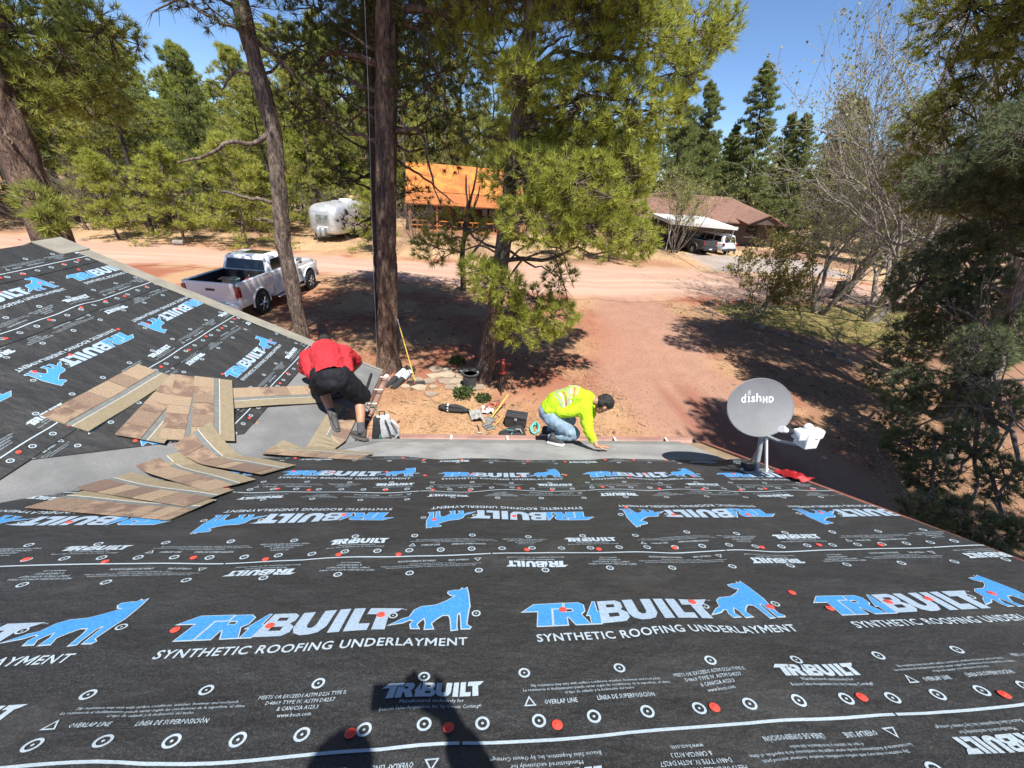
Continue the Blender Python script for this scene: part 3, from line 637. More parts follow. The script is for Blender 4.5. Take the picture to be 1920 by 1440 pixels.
# black angle iron lying along the wing eave
mb = MB().tube([wp(5.55, .30, .02), wp(4.75, .24, .02)], .018, 6); tag(mb.build('metal_bar', M_black), 'thin black metal bar lying along the short gutter beside the man in red', 'bar')

# ------------------------------------------------------------------ loose shingles
M_sh = [mat('shingle_tan', (.49, .365, .245), (.40, .295, .20), scale=110, rough=.95, bump=.8, bscale=300, col3=(.17, .115, .075), scale3=130, f3=.6),
        mat('shingle_brown', (.215, .145, .115), (.29, .20, .145), scale=110, rough=.95, bump=.8, bscale=300, col3=(.085, .055, .04), scale3=130, f3=.6),
        mat('shingle_blend', (.38, .27, .185), (.28, .195, .14), scale=110, rough=.95, bump=.8, bscale=300, col3=(.12, .08, .055), scale3=130, f3=.6),
        mat('shingle_fade', (.44, .315, .21), (.24, .16, .12), scale=9, rough=.95, bump=.8, bscale=300, col3=(.12, .08, .055), scale3=260, f3=.5, lo=.4, hi=.6)]
M_shp = mat('shingle_headlap', (.345, .285, .185), (.29, .24, .155), scale=30, rough=.95, bump=.7, bscale=300, col3=(.12, .10, .065), scale3=400, f3=.6)
M_shb = mat('shingle_seal_band', (.135, .145, .14), (.18, .19, .18), scale=30, rough=.7, bump=.5, bscale=200)
M_shw = mat('shingle_chalk_line', (.62, .62, .58), (.42, .42, .40), scale=60, rough=.9)
def surf_z(X, Y): return np.maximum(zmain(Y), np.maximum(zwing(X), -9))
def shingle(p, q, side, lift, seed, label, curl=0.0, W=.337, L=1.0, roll=None):
    r = random.Random(seed); p = np.array(p, float); q = np.array(q, float); d3 = None
    # local axes follow the roof surface under the shingle
    mid = (p + q) / 2; on_main = zmain(mid[1]) >= zwing(mid[0])
    def P3(a): return np.array([a[0], a[1], zmain(a[1]) if on_main else zwing(a[0])])
    N = np.array([0, ST, CT]) if on_main else np.array([ST, 0, CT])
    ex = P3(q) - P3(p); c0 = (P3(p) + P3(q)) / 2; ex /= np.linalg.norm(ex); ey = np.cross(N, ex) * side
    o0 = c0 - ex * L / 2
    def fn(v):
        w = o0 + ex * v.x + ey * v.y
        zs = max(zmain(w[1]), zwing(w[0])); zb = zmain(w[1]) if on_main else zwing(w[0])
        w = w + np.array([0, 0, max(0, zs - zb) * (1.0 if curl >= 0 else 0)])
        c = max(0, (.42 - v.x)) / .42; w = w + N * (v.z + lift + (.026 if on_main else .022 + .004 * (p[0] < -2.9)) + .006 * math.sin(v.x * 7 + seed) * v.y / W + abs(curl) * c * c * (.3 + .7 * v.y / W))
        return Vector(w)
    root = empty('loose_shingle', (0, 0, 0), 0, label, 'shingle', 'tan shingles fanned out loose along the valley')
    def piece(nm, x0, x1, y0, y1, z0, z1, m):
        n = max(1, int((x1 - x0) / .09)); mb = MB()
        for i in range(n): mb.box(x0 + (x1 - x0) * i / n, x0 + (x1 - x0) * (i + 1) / n, y0, y1, z0, z1)
        # drop inner walls between the segments by welding afterwards
        return mb.build(nm, m, root, fn=fn)
    piece('base_mat', 0, L, .006, W, 0, .0028, M_shp)
    piece('seal_band', 0, L, .172, .214, .0032, .0040, M_shb)
    piece('chalk_line', 0, L, .2165, .2215, .0032, .0042, M_shw)
    x = 0
    while x < L - .02:
        w = r.choice((.12, .15, .18, .21)); w = min(w, L - x); 
        if L - x - w < .05: w = L - x
        piece('tab', x + .003, x + w - .003, 0, .170, .0032, .0032 + r.choice((.0034, .0070)), M_sh[r.choice((0, 0, 1, 2, 3, 3))]); x += w
    return root
SHL = [((-3.442, 2.932), (-3.407, 3.983), 1, .004, 'leftmost long shingle of the fan, its end over the white-printed black paper'),
       ((-2.987, 2.957), (-3.149, 4.013), 1, .012, 'second shingle of the upper fan, splayed out beside the leftmost one'),
       ((-2.728, 3.039), (-3.131, 4.029), 1, .020, 'third shingle of the upper fan, its dark band half covered'),
       ((-2.545, 3.138), (-3.005, 4.091), 1, .028, 'top shingle of the upper fan, whole face and dark band showing'),
       ((-2.674, 4.084), (-2.085, 4.66), -1, .006, 'shingle lying crosswise between the upper fan and the man in red'),
       ((-1.441, 3.697), (-1.442, 4.30), 1, .010, 'shingle under the left shoe of the man in red'),
       ((-2.764, 2.028), (-1.758, 1.825), 1, .006, 'lowest shingle of the nearer fan, covering part of the blue lettering'),
       ((-2.756, 2.318), (-1.791, 1.996), 1, .016, 'second shingle from the bottom of the nearer fan'),
       ((-2.650, 2.696), (-1.873, 2.264), 1, .024, 'third shingle of the nearer fan, standing off the grey valley'),
       ((-2.551, 2.957), (-1.692, 2.60), 1, .030, 'curled shingle of the nearer fan with its left end lifted'),
       ((-2.030, 3.263), (-1.055, 3.06), 1, .012, 'farthest shingle of the nearer fan, reaching toward the grey eave strip')]
for i, (p, q, sd, lf, lb) in enumerate(SHL):
    if i < 5: sd = -1
    shingle(p, q, sd, lf, 20 + i, lb, curl=.16 if i == 9 else (.02 if i in (7, 8) else 0))
# ------------------------------------------------------------------ satellite dish
def frame(o, x, z):                     # matrix with origin o, z axis z, x axis near x
    z = Vector(z).normalized(); x = Vector(x); x = (x - z * x.dot(z)).normalized(); y = z.cross(x)
    return Matrix(((x.x, y.x, z.x, o[0]), (x.y, y.y, z.y, o[1]), (x.z, y.z, z.z, o[2]), (0, 0, 0, 1)))
M_dish = mat('dish_grey', (.165, .172, .18), (.145, .152, .16), scale=6, rough=.55, col3=(.12, .12, .13), scale3=30, f3=.16)
M_wht = mat('white_plastic', (.78, .79, .79), rough=.4)
M_galv = mat('galvanised', (.42, .44, .45), (.34, .35, .36), scale=10, rough=.45, metal=.5)
M_dk = mat('dark_plastic', (.03, .03, .033), rough=.5)
dish = empty('satellite_dish', mp(2.84, 3.60, .015), 0, 'grey oval satellite dish with white receiver standing on the roof corner', 'satellite dish')
bpy.context.view_layer.update(); DI = dish.matrix_world.inverted()
DC = Vector((2.625, 2.86, 3.79)); DM = DI @ frame(DC, (1, .10, 0.02), (.10, -.86, .50))
ra, rb = .352, .262
def dz(x, y): return .055 * ((x / ra) ** 2 + (y / rb) ** 2) - .055
mb = MB(); V = []; F = []; nr, na = 8, 40
for sgn in (0, 1):
    for i in range(nr + 1):
        for k in range(na):
            t = 2 * math.pi * k / na; r_ = max(i / nr, .002); x_, y_ = ra * r_ * math.cos(t), rb * r_ * math.sin(t); V.append((x_, y_, dz(x_, y_) - (.010 if sgn else 0)))
for sgn in (0, 1):
    b = sgn * (nr + 1) * na
    for i in range(nr):
        for k in range(na): k2 = (k + 1) % na; F.append((b + i * na + k, b + (i + 1) * na + k, b + (i + 1) * na + k2, b + i * na + k2))
for k in range(na): k2 = (k + 1) % na; a = nr * na; c2 = (nr + 1) * na + nr * na; F.append((a + k, c2 + k, c2 + k2, a + k2))
mb.add(V, F, 0, DM); refl = mb.build('reflector', M_dish, dish, True)
MB().tube([DM @ Vector((ra * math.cos(2 * math.pi * k / na), rb * math.sin(2 * math.pi * k / na), -.005)) for k in range(na + 1)], .007, 6, cap=False).build('rim', M_dish, refl, True)
st_text('dsh', 'd', -.155, -.108, .045, .070, .016, 3); st_text('dsh', 's', -.052, -.016, .045, .070, .016, 3); st_text('dsh', 'h', -.008, .042, .045, .070, .016, 3)
st_poly('dsh', [[(-.09, .045), (-.062, .045), (-.062, .052), (-.071, .054), (-.071, .092), (-.09, .092), (-.09, .086), (-.082, .084), (-.082, .054), (-.09, .052)]])
for q_ in (.102, .115, .128): st_poly('dsh', [[(-.092, q_), (-.077, q_ + .005), (-.062, q_), (-.062, q_ + .005), (-.077, q_ + .010), (-.092, q_ + .005)]])
st_text('dsh', 'HD', .055, .150, .035, .048, .05, 2); st_flush()
bm = bm_from(STENCIL['dsh']); V, F = bm_arr(bm); bm.free()
V3 = [DM @ Vector((a * 1.15, b * 1.15, dz(a * 1.15, b * 1.15) + .0035)) for a, b in V]
link('lettering', np_mesh('lettering', np.array([tuple(v) for v in V3]), F, mat('dish_letters', (.62, .64, .65), rough=.5)), refl)['kind'] = 'stuff'
base = Vector(mp(2.84, 3.60, .015))
toL = lambda p: DI @ Vector(p)
MB().tube([toL(base + Vector((0, 0, .02))), toL(base + Vector((-.04, .05, .36))), toL(base + Vector((-.12, .16, .55))), toL(DC + Vector((0, .10, -.03)))], [.024, .024, .024, .022], 10).build('mast', M_galv, dish, True)
MB().tube([toL(base + Vector((.10, -.03, .0))), toL(base + Vector((-.03, .015, .40)))], .013, 8).build('brace', M_wht, dish)
MB().tube([toL(base + Vector((.06, .16, -.06))), toL(base + Vector((-.03, .02, .36)))], .012, 8).build('brace', M_galv, dish)
FM = DI @ frame(base + Vector((0, 0, -.008)), (1, 0, 0), (0, ST, CT))
MB().bbox(-.15, .19, -.07, .06, 0, .012, .004, 1, 0, FM).build('foot_plate', M_galv, dish)
for a, b in ((-.12, .02), (.15, .03), (.02, -.05)): MB().lathe([(.016, .012), (.016, .026), (.008, .030)], 6, 0, FM @ Matrix.Translation((a, b, 0))).build('bolt', M_wht, dish)
MB().bbox(-.12, -.02, -.03, .06, .012, .09, .01, 1, 0, FM).build('clamp', M_dk, dish)
LN = Vector((2.78, 2.50, 3.745))
MB().tube([toL(DC + Vector((.04, -.02, -.25))), toL(Vector((2.72, 2.64, 3.58))), toL(LN + Vector((0, .0, -.10)))], [.016, .016, .016], 6).build('feed_arm', M_galv, dish)
LM = DI @ frame(LN, (1, .15, 0), (0, .1, 1))
lnb = MB().bbox(-.03, .10, -.07, .05, -.10, .05, .012, 2, 0, LM).bbox(-.10, .165, -.05, .04, -.03, .055, .02, 2, 0, LM).build('receiver', M_wht, dish, True)
for a in (-.10,):
    MB().lathe([(.022, 0), (.030, .05), (.030, .07)], 14, 0, LM @ Matrix.Translation((a - .02, .06, .015)) @ Matrix.Rotation(math.radians(-70), 4, 'Y')).build('feed_horn', M_wht, dish, True)
MB().lathe([(.026, 0), (.026, .06)], 12, 0, LM @ Matrix.Translation((-.07, .04, .012)) @ Matrix.Rotation(math.radians(-75), 4, 'Y')).build('horn_neck', M_dk, dish, True)
MB().lathe([(.03, 0), (.036, .03), (.02, .05)], 14, 0, LM @ Matrix.Translation((.02, 0, .05))).build('receiver_cap', M_wht, dish, True)
st_text('hd', 'HD', -.018, .018, 0, .014, .01, 2); st_flush()
V, F = STENCIL['hd'][0]; V3 = [LM @ Vector((a + .055, -.0725, b - .008)) for a, b in V]
link('lettering', np_mesh('lettering', np.array([tuple(v) for v in V3]), [F], M_dk), dish)['kind'] = 'stuff'

# red cloth flag caught on the roof edge
def cloth(name, fnp, nu, nv, amp, seed, m, label, cat, th=.004):
    V = []; F = []
    for s in (0, 1):
        for i in range(nu + 1):
            for j in range(nv + 1):
                a, b = i / nu, j / nv; p = Vector(fnp(a, b)); h = (float(fbm(np.array([a * 4 + seed]), np.array([b * 3.0]), seed, 3)[0]) - .35) * amp
                V.append(p + Vector((0, 0, h - s * th)))
    n1 = (nu + 1) * (nv + 1); I = lambda i, j: i * (nv + 1) + j
    for i in range(nu):
        for j in range(nv):
            F.append((I(i, j), I(i + 1, j), I(i + 1, j + 1), I(i, j + 1))); F.append((n1 + I(i, j), n1 + I(i, j + 1), n1 + I(i + 1, j + 1), n1 + I(i + 1, j)))
    for i in range(nu): F += [(I(i, 0), n1 + I(i, 0), n1 + I(i + 1, 0), I(i + 1, 0)), (I(i, nv), I(i + 1, nv), n1 + I(i + 1, nv), n1 + I(i, nv))]
    for j in range(nv): F += [(I(0, j), I(0, j + 1), n1 + I(0, j + 1), n1 + I(0, j)), (I(nu, j), n1 + I(nu, j), n1 + I(nu, j + 1), I(nu, j + 1))]
    o = MB().add(V, F).build(name, m, None, True); return tag(o, label, cat)
cloth('red_cloth', lambda a, b: Vector(mp(3.0 + .02 * a + (.08 + .07 * a) * (b - .3), 3.52 - .29 * a, .03)), 12, 6, .12, 3, mat('red_cloth', (.50, .015, .02), (.35, .01, .015), scale=8, rough=.6), 'crumpled bright red cloth on the roof edge beside the satellite dish', 'cloth')

# ------------------------------------------------------------------ gear on the roof
M_gcl = mat('grey_canvas', (.52, .54, .55), (.36, .38, .39), scale=14, rough=.85, bump=.4, bscale=40)
M_bcl = mat('black_canvas', (.018, .018, .02), (.03, .03, .032), scale=20, rough=.85, bump=.4, bscale=60)
bag = empty('tool_backpack', (-1.06, 4.16, 2.475), math.radians(12), 'grey and black tool backpack propped on the gutter behind the man in red', 'bag')
mb = MB().bbox(-.15, .15, -.07, .07, .0, .34, .05, 3)
def bagfn(p): k = 1 - .45 * max(0, p.z / .34) ** 1.5; return Vector((p.x * k + .02 * math.sin(p.z * 20), p.y * k - .08 * p.z, p.z))
mb.build('pack_body', M_gcl, bag, True, fn=bagfn)
MB().bbox(-.158, -.02, -.074, .055, .0, .33, .03, 2).build('side_panel', M_bcl, bag, True, fn=bagfn)
MB().tube([(.10, -.09, .30), (.17, -.12, .22), (.18, -.12, .10), (.12, -.08, .02)], .016, 8).build('shoulder_strap', M_gcl, bag, True)
MB().tube([(.03, -.095, .31), (.06, -.125, .22), (.08, -.12, .10), (.16, -.08, .03)], .009, 6).build('strap', M_bcl, bag, True)
MB().tube([(-.03, -.03, .33), (-.03, -.04, .40), (.03, -.04, .40), (.03, -.03, .33)], .008, 6).build('handle', M_bcl, bag, True)
tag(MB().tube([wp(5.0, .42, .03), wp(4.75, .33, .06), (-1.32, 4.55, 2.78), (-1.18, 4.38, 2.74), (-1.10, 4.18, 2.62), (-1.08, 4.02, 2.53)], .0065, 8).build('air_hose', mat('green_hose', (.03, .16, .14), rough=.45), None, True), 'thin dark green air hose curling from the wing roof to the backpack', 'hose')
ng = empty('nail_gun', wp(4.68, .50, .01), math.radians(40), 'small black nail gun lying on the grey membrane beside the man in red', 'nail gun')
MB().bbox(-.13, .10, -.028, .028, .02, .085, .015, 2).build('body', M_dk, ng, True); MB().bbox(-.02, .02, -.022, .022, .08, .17, .01, 2).build('handle', M_dk, ng, True); MB().bbox(.08, .17, -.02, .02, .0, .05, .006, 1).build('nose', M_galv, ng); MB().lathe([(.05, -.02), (.05, .02)], 14, 0, Matrix.Translation((.03, .06, .05)) @ Matrix.Rotation(1.57, 4, 'X')).build('magazine', M_dk, ng, True)

# ------------------------------------------------------------------ gear and ornaments in the yard
G0 = lambda x, y: float(gz(np.array([x]), np.array([y]))[0])
def at_g(x, y): return (x, y, G0(x, y))
M_tb = mat('toolbox_black', (.025, .025, .028), (.04, .04, .044), scale=30, rough=.55)
tb = empty('toolbox', at_g(1.13, 8.06), math.radians(-14), 'black plastic toolbox standing in the sun near the roof edge', 'toolbox')
MB().bbox(-.25, .25, -.14, .14, 0, .26, .015, 2).build('box', M_tb, tb, True); MB().bbox(-.262, .262, -.15, .15, .262, .345, .02, 2).build('lid', M_tb, tb, True)
MB().bbox(-.13, .13, -.05, .05, .346, .362, .006, 1).build('lid_tray', M_dk, tb); MB().tube([(-.11, 0, .345), (-.10, 0, .385), (.10, 0, .385), (.11, 0, .345)], .012, 8).build('handle', M_tb, tb, True); MB().bbox(-.03, .03, -.165, -.148, .22, .29, .004, 1).build('latch', M_galv, tb)
bb = empty('equipment_bag', at_g(1.0, 7.50), math.radians(8), 'crumpled black equipment bag on the ground in front of the toolbox', 'bag')
def lump(p): 
    n_ = float(fbm(np.array([p.x * 7 + 3]), np.array([p.y * 7]), p.z * 7, 3)[0]) - .5; return Vector((p.x * (1 + .5 * n_), p.y * (1 + .5 * n_), p.z * (1 + .9 * n_)))
MB().ell((0, 0, .12), (.31, .20, .17), 22).build('bag_body', M_bcl, bb, True, fn=lump)
MB().tube([(-.22, -.08, .2), (-.1, -.14, .32), (.1, -.12, .31), (.24, -.05, .16)], .012, 6).build('strap', M_bcl, bb, True); MB().tube([(-.16, -.02, .28), (-.02, -.10, .31), (-.08, -.16, .24)], .010, 6).build('cord', mat('teal_rope', (.10, .42, .38), rough=.8), bb, True); MB().tube([(.04, -.05, .30), (.16, -.02, .27), (.22, -.14, .17)], .009, 6).build('buckle_strap', mat('pale_strap', (.5, .5, .46), rough=.8), bb, True)
pts = [(1.58 + .10 * math.cos(t * 1.7) * (1 + .2 * math.sin(t)), 7.86 + .19 * math.sin(t * 1.7 + .4) + .02 * math.sin(t * 5), .03 + .06 * abs(math.sin(t * .9)) + .002 * t) for t in np.linspace(0, 24, 150)]
tag(MB().tube(pts, .0125, 6).build('rope_coil', MATS['teal_rope'], None, True), 'loose coil of teal rope on the tan soil beside the toolbox', 'rope')
M_yel = mat('yellow_handle', (.62, .46, .08), (.50, .35, .06), scale=20, rough=.5); M_steel = mat('worn_steel', (.42, .42, .40), (.30, .29, .27), scale=12, rough=.5, metal=.6)
def shovel(a, b, label, slots):
    a = Vector(a); b = Vector(b); d = (b - a).normalized(); root = empty('roofing_shovel', a, 0, label, 'shovel'); L = (b - a).length
    M = frame((0, 0, 0), (d.y, -d.x, 0), d)
    MB().tube([M @ Vector((0, 0, 0)), M @ Vector((0, 0, L))], .017, 8).build('handle', M_yel, root, True)
    bl = Matrix.Translation(b - a) @ frame((0, 0, 0), (d.y, -d.x, 0), (0, 0, 1))
    MB().bbox(-.115, .115, 0, .24, -.006, .006, .004, 1, 0, bl).build('blade', M_steel, root)
    if slots:
        for i in range(3):
            for j in range(2): MB().box(-.09 + i * .065, -.045 + i * .065, .05 + j * .09, .10 + j * .09, .0065, .009, 0, bl).build('slot', M_dk, root)
    MB().box(-.115, .115, -.012, .0, -.006, .04, 0, bl).build('fulcrum', M_steel, root)
    return root
shovel((-.02, 8.72, .10), (.40, 8.05, .06), 'yellow-handled tear-off shovel whose slotted blade points at the roof', True)
shovel((.98, 8.95, .38), (.52, 8.28, .07), 'yellow-handled shovel leaning over the tool pile toward the pump', False)
tp = empty('duffel_bag', at_g(-.42, 8.66), math.radians(-12), 'long black duffel bag with a white strap in the tree shade', 'bag')
MB().ell((0, 0, .08), (.42, .12, .09), 20).build('bag_body', M_bcl, tp, True, fn=lump); MB().tube([(-.12, -.12, .06), (-.14, -.05, .17), (-.15, .06, .17)], .022, 6).build('white_strap', mat('white_strap', (.65, .65, .62), rough=.8), tp, True); MB().tube([(-.3, -.05, .13), (-.1, -.1, .2), (.15, -.08, .19), (.3, -.04, .12)], .011, 6).build('handle', M_bcl, tp, True)
cloth('grey_sack', lambda a, b: (.05 + .36 * a - .1 * b, 8.15 + .42 * b, .05), 10, 10, .32, 9, mat('grey_sack', (.33, .33, .32), (.22, .22, .21), scale=10, rough=.9), 'crumpled grey sack lying under the shovels', 'sack')
cloth('white_rag', lambda a, b: (.30 + .30 * a, 8.52 + .25 * b, .08), 8, 8, .25, 14, mat('white_rag', (.60, .56, .55), (.42, .38, .38), scale=10, rough=.9), 'crumpled whitish rag on the tool pile', 'rag')
hz_pts = [(.35 + .5 * t + .08 * math.sin(t * 21), 8.62 + .28 * t + .07 * math.cos(t * 17), .10 + .10 * math.sin(t * 3.1) + .03 * math.sin(t * 29)) for t in np.linspace(0, 1, 60)]
tag(MB().tube(hz_pts, .013, 6).build('red_hose', mat('red_hose', (.32, .03, .04), rough=.5), None, True), 'dark red hose looped over the tool pile', 'hose')
hm = empty('hammer', at_g(.22, 7.84), math.radians(10), 'small steel hammer lying apart from the tool pile toward the roof', 'hammer')
MB().tube([(0, .16, .03), (0, -.12, .02)], .013, 8).build('handle', M_dk, hm, True); MB().bbox(-.06, .06, -.15, -.11, .005, .04, .006, 1).build('head', M_steel, hm)
wr = empty('pry_bar', at_g(.70, 8.18), math.radians(60), 'yellow pry bar lying between the shovels and the toolbox', 'pry bar')
MB().tube([(-.22, 0, .03), (.14, 0, .03), (.20, 0, .06), (.22, 0, .10)], .012, 6).build('bar', M_yel, wr, True); MB().tube([(-.22, 0, .03), (-.28, 0, .035)], [.012, .02], 6).build('claw', M_steel, wr, True)
# hand pump painted red on a post
pump = empty('hand_pump', at_g(.87, 9.77), math.radians(25), 'red cast-iron hand pump on a dark post by the leaning pine', 'hand pump')
M_pr = mat('pump_red', (.30, .04, .036), (.20, .035, .03), scale=14, rough=.5)
MB().tube([(0, 0, -.05), (0, 0, .60)], .075, 10).build('post', mat('dark_log', (.10, .06, .045), (.06, .04, .03), scale=12, rough=.9, bump=.6), pump, True)
MB().lathe([(.12, .60), (.12, .63), (.055, .64), (.055, .80), (.07, .82), (.075, .90), (.05, .93), (.02, .95), (.02, 1.02)], 14).build('pump_body', M_pr, pump, True)
MB().tube([(.06, 0, .86), (.16, 0, .86), (.21, 0, .80)], [.032, .03, .034], 10).build('spout', M_pr, pump, True); MB().tube([(0, 0, .99), (-.10, 0, 1.03), (-.26, 0, .92), (-.30, 0, .74)], [.016, .016, .014, .016], 8).build('pump_handle', M_pr, pump, True); MB().bbox(-.05, .05, -.02, .02, .95, 1.01, .01, 1).build('pivot', M_pr, pump)
for a in (0, 2.1, 4.2): MB().tube([(.05 * math.cos(a), .05 * math.sin(a), .58), (.25 * math.cos(a), .25 * math.sin(a), -.03)], .013, 6).build('stand_leg', M_dk, pump, True)
pot = empty('planter', at_g(-.02, 9.92), 0, 'grey metal planter with white flecks against the leaning pine trunk', 'planter')
MB().lathe([(.17, 0), (.21, .46), (.235, .47), (.235, .50), (.20, .50), (.19, .42)], 20, capt=False).build('pot', mat('grey_pot', (.055, .058, .06), (.35, .36, .36), scale=5, rough=.7, lo=.56, hi=.64), pot, True); MB().lathe([(.0, .44), (.195, .44)], 16, capb=False).build('soil', mat('potting_soil', (.05, .035, .025), rough=.95), pot)
br = empty('rusty_barrel', at_g(1.35, 13.7), 0, 'dark red rusty barrel in the shade behind the leaning pine', 'barrel')
MB().lathe([(.29, 0), (.30, .02), (.29, .04), (.29, .28), (.305, .30), (.29, .32), (.29, .56), (.305, .58), (.29, .60), (.29, .84), (.30, .86), (.27, .86), (.27, .80)], 24, capt=False).build('drum', mat('rust_red', (.22, .045, .03), (.14, .05, .03), scale=6, rough=.8), br, True); MB().lathe([(0, .8), (.27, .8)], 20, capb=False).build('drum_lid', MATS['rust_red'], br)
# rolls of underlayment leaning at the big trunk, a broom, a white jug
def roll(x, y, rz, label):
    r_ = empty('underlayment_roll', (x, y, G0(x, y) + .085), rz, label, 'roll'); MR = Matrix.Rotation(math.radians(78), 4, 'Y')
    MB().lathe([(.03, -.52), (.085, -.52), (.085, .52), (.03, .52)], 18, 0, MR, capb=False, capt=False).build('roll_body', M_bcl, r_, True); MB().lathe([(.0865, -.02), (.0865, .34)], 18, 0, MR, False, False).build('paper_label', mat('roll_label', (.62, .66, .68), (.28, .36, .44), scale=9, rough=.6, lo=.55, hi=.62), r_, True); MB().lathe([(.031, -.525), (.031, .525)], 12, 0, MR).build('core', mat('card_core', (.36, .27, .18), rough=.9), r_, True)
    return r_
roll(-1.93, 10.28, math.radians(64), 'black underlayment roll with a pale paper label at the foot of the big trunk'); roll(-2.12, 10.36, math.radians(60), 'plain side of a second black roll lying behind the labelled one')
bro = empty('push_broom', at_g(-1.55, 10.05), 0, 'push broom with a long yellow handle leaning on the big pine trunk', 'broom')
MB().tube([(0, 0, .08), (-.47, .62, 1.55)], .016, 8).build('handle', M_yel, bro, True); MB().tube([(-.47, .62, 1.55), (-.515, .68, 1.70)], .0165, 8).build('grip', M_wht, bro, True)
MB().bbox(-.24, .26, -.04, .04, .07, .13, .01, 1).build('head_block', M_dk, bro, True); MB().bbox(-.25, .27, -.045, .045, .0, .07, .008, 1).build('bristles', mat('bristle', (.09, .075, .06), rough=.9), bro); MB().bbox(-.06, .02, -.05, -.03, .06, .11, .005, 1).build('red_clip', M_pr, bro)
jug = empty('white_jug', at_g(-2.38, 10.22), 0, 'small white plastic jug at the foot of the big trunk', 'jug')
MB().lathe([(.07, 0), (.075, .02), (.075, .17), (.05, .22), (.025, .24), (.025, .28)], 14).build('bottle', M_wht, jug, True); MB().tube([(.05, 0, .22), (.095, 0, .19), (.075, 0, .11)], .010, 6).build('handle', M_wht, jug, True); MB().lathe([(.028, .28), (.028, .30)], 10).build('cap', M_dk, jug)
# stepping flags
fl = empty('flagstone_path', at_g(-.9, 10.3), 0); fl['kind'] = 'structure'
fr = random.Random(8); M_fl = [mat('flag_%d' % i, c, tuple(k * .8 for k in c), scale=6, rough=.9, bump=.4, bscale=30) for i, c in enumerate(((.34, .27, .19), (.29, .22, .165), (.38, .31, .22)))]
for i in range(30):
    x_ = -1.95 + (i % 6) * .40 + fr.uniform(-.08, .08) + .1 * (i // 6 % 2); y_ = 9.55 + (i // 6) * .36 + fr.uniform(-.06, .06)
    if y_ > 10.85 and x_ < -1.4: continue
    if fr.random() < .3: continue
    n = fr.choice((4, 5, 6, 7)); a0 = fr.uniform(0, 6); kk_ = fr.uniform(.6, 1.35); poly = [(kk_ * .22 * fr.uniform(.65, 1.15) * math.cos(a0 + 6.283 * k / n), kk_ * .18 * fr.uniform(.65, 1.15) * math.sin(a0 + 6.283 * k / n)) for k in range(n)]
    V = [(a, b, -.03) for a, b in poly] + [(a, b, .03) for a, b in poly] + [(a * .9, b * .9, .042) for a, b in poly]
    F = [(k, (k + 1) % n, n + (k + 1) % n, n + k) for k in range(n)] + [(n + k, n + (k + 1) % n, 2 * n + (k + 1) % n, 2 * n + k) for k in range(n)] + [tuple(range(2 * n, 3 * n))]
    MB().add(V, F).build('flagstone', fr.choice(M_fl), fl, loc=(x_ + .9, y_ - 10.3, G0(x_, y_)))
# stones edging the lawn
def rock_me(seed):
    r = random.Random(seed); bm = bmesh.new(); bmesh.ops.create_icosphere(bm, subdivisions=2, radius=1)
    for v in bm.verts: k = 1 + .45 * (float(fbm(np.array([v.co.x * 1.3 + seed]), np.array([v.co.y * 1.3]), v.co.z * 1.3, 3)[0]) - .5) * 2; v.co = Vector((v.co.x * k, v.co.y * k * .8, max(-.25, v.co.z * k * .6)))
    me = bpy.data.meshes.new('border_rock'); bm.to_mesh(me); bm.free(); me.materials.append(mat('field_stone', (.30, .23, .18), (.17, .13, .11), scale=4, rough=.95, bump=.7, bscale=14)); return me
RM = [rock_me(i) for i in range(5)]; rr = random.Random(3)
path = [(11.7, 18.9), (12.4, 17.9), (13.1, 16.7), (14.0, 15.0), (14.5, 13.2), (14.4, 11.6), (14.2, 10.0), (13.6, 8.6)]
for (ax_, ay_), (bx_, by_) in zip(path[:-1], path[1:]):
    n = int(math.hypot(bx_ - ax_, by_ - ay_) / .33)
    for k in range(n):
        t = (k + rr.uniform(-.2, .2)) / n; o = link('border_rock', rr.choice(RM)); x_ = ax_ + (bx_ - ax_) * t + rr.uniform(-.1, .1); y_ = ay_ + (by_ - ay_) * t + rr.uniform(-.1, .1); s = rr.uniform(.10, .22)
        o.location = (x_, y_, G0(x_, y_) + s * .1); o.scale = (s, s, s); o.rotation_euler = (0, 0, rr.uniform(0, 6)); tag(o, 'rough brown stone in the row edging the lawn and right-hand yard', 'rock', 'stones edging the lawn')
for i, (x_, y_) in enumerate(((12.9, 20.2), (13.9, 20.5), (15.0, 20.7), (16.2, 20.8), (17.3, 21.0), (18.5, 21.1), (19.8, 21.2), (21.2, 21.3), (22.6, 21.4))):
    o = link('border_rock', RM[i % 5]); o.location = (x_, y_, G0(x_, y_) + .03); s = rr.uniform(.16, .28); o.scale = (s, s, s); o.rotation_euler = (0, 0, i); tag(o, 'pale rough stone in the row between lawn and dirt road', 'rock', 'stones between lawn and road')
# things by the road
pl = empty('post_lamp', at_g(8.36, 30.8), 0, 'white globe on a short dark post beside the far edge of the road', 'lamp post')
MB().tube([(0, 0, -.1), (.02, 0, 1.05)], .05, 8).build('post', mat('rust_post', (.12, .06, .04), rough=.8), pl, True); MB().ell((.02, 0, 1.22), (.19, .19, .21), 16).build('globe', M_wht, pl, True); MB().lathe([(.10, 1.0), (.13, 1.06)], 12).build('collar', M_dk, pl, True)
lg = tag(MB().lathe([(.0, -.30), (.17, -.30), (.19, -.1), (.18, .28), (.0, .28)], 14, 0, Matrix.Rotation(1.57, 4, 'Y') @ Matrix.Rotation(.4, 4, 'X'), False, False).build('log_round', mat('grey_log', (.16, .14, .12), (.26, .23, .2), scale=8, rough=.9), None, True), 'short grey log lying at the roadside below the young pine', 'log'); lg.location = (-18.4, 27.6, .16); lg.rotation_euler = (0, 0, .5)
bn = empty('wheeled_bin', at_g(22.6, 22.4), math.radians(20), 'black wheeled bin by the road behind the pale trunks', 'bin')
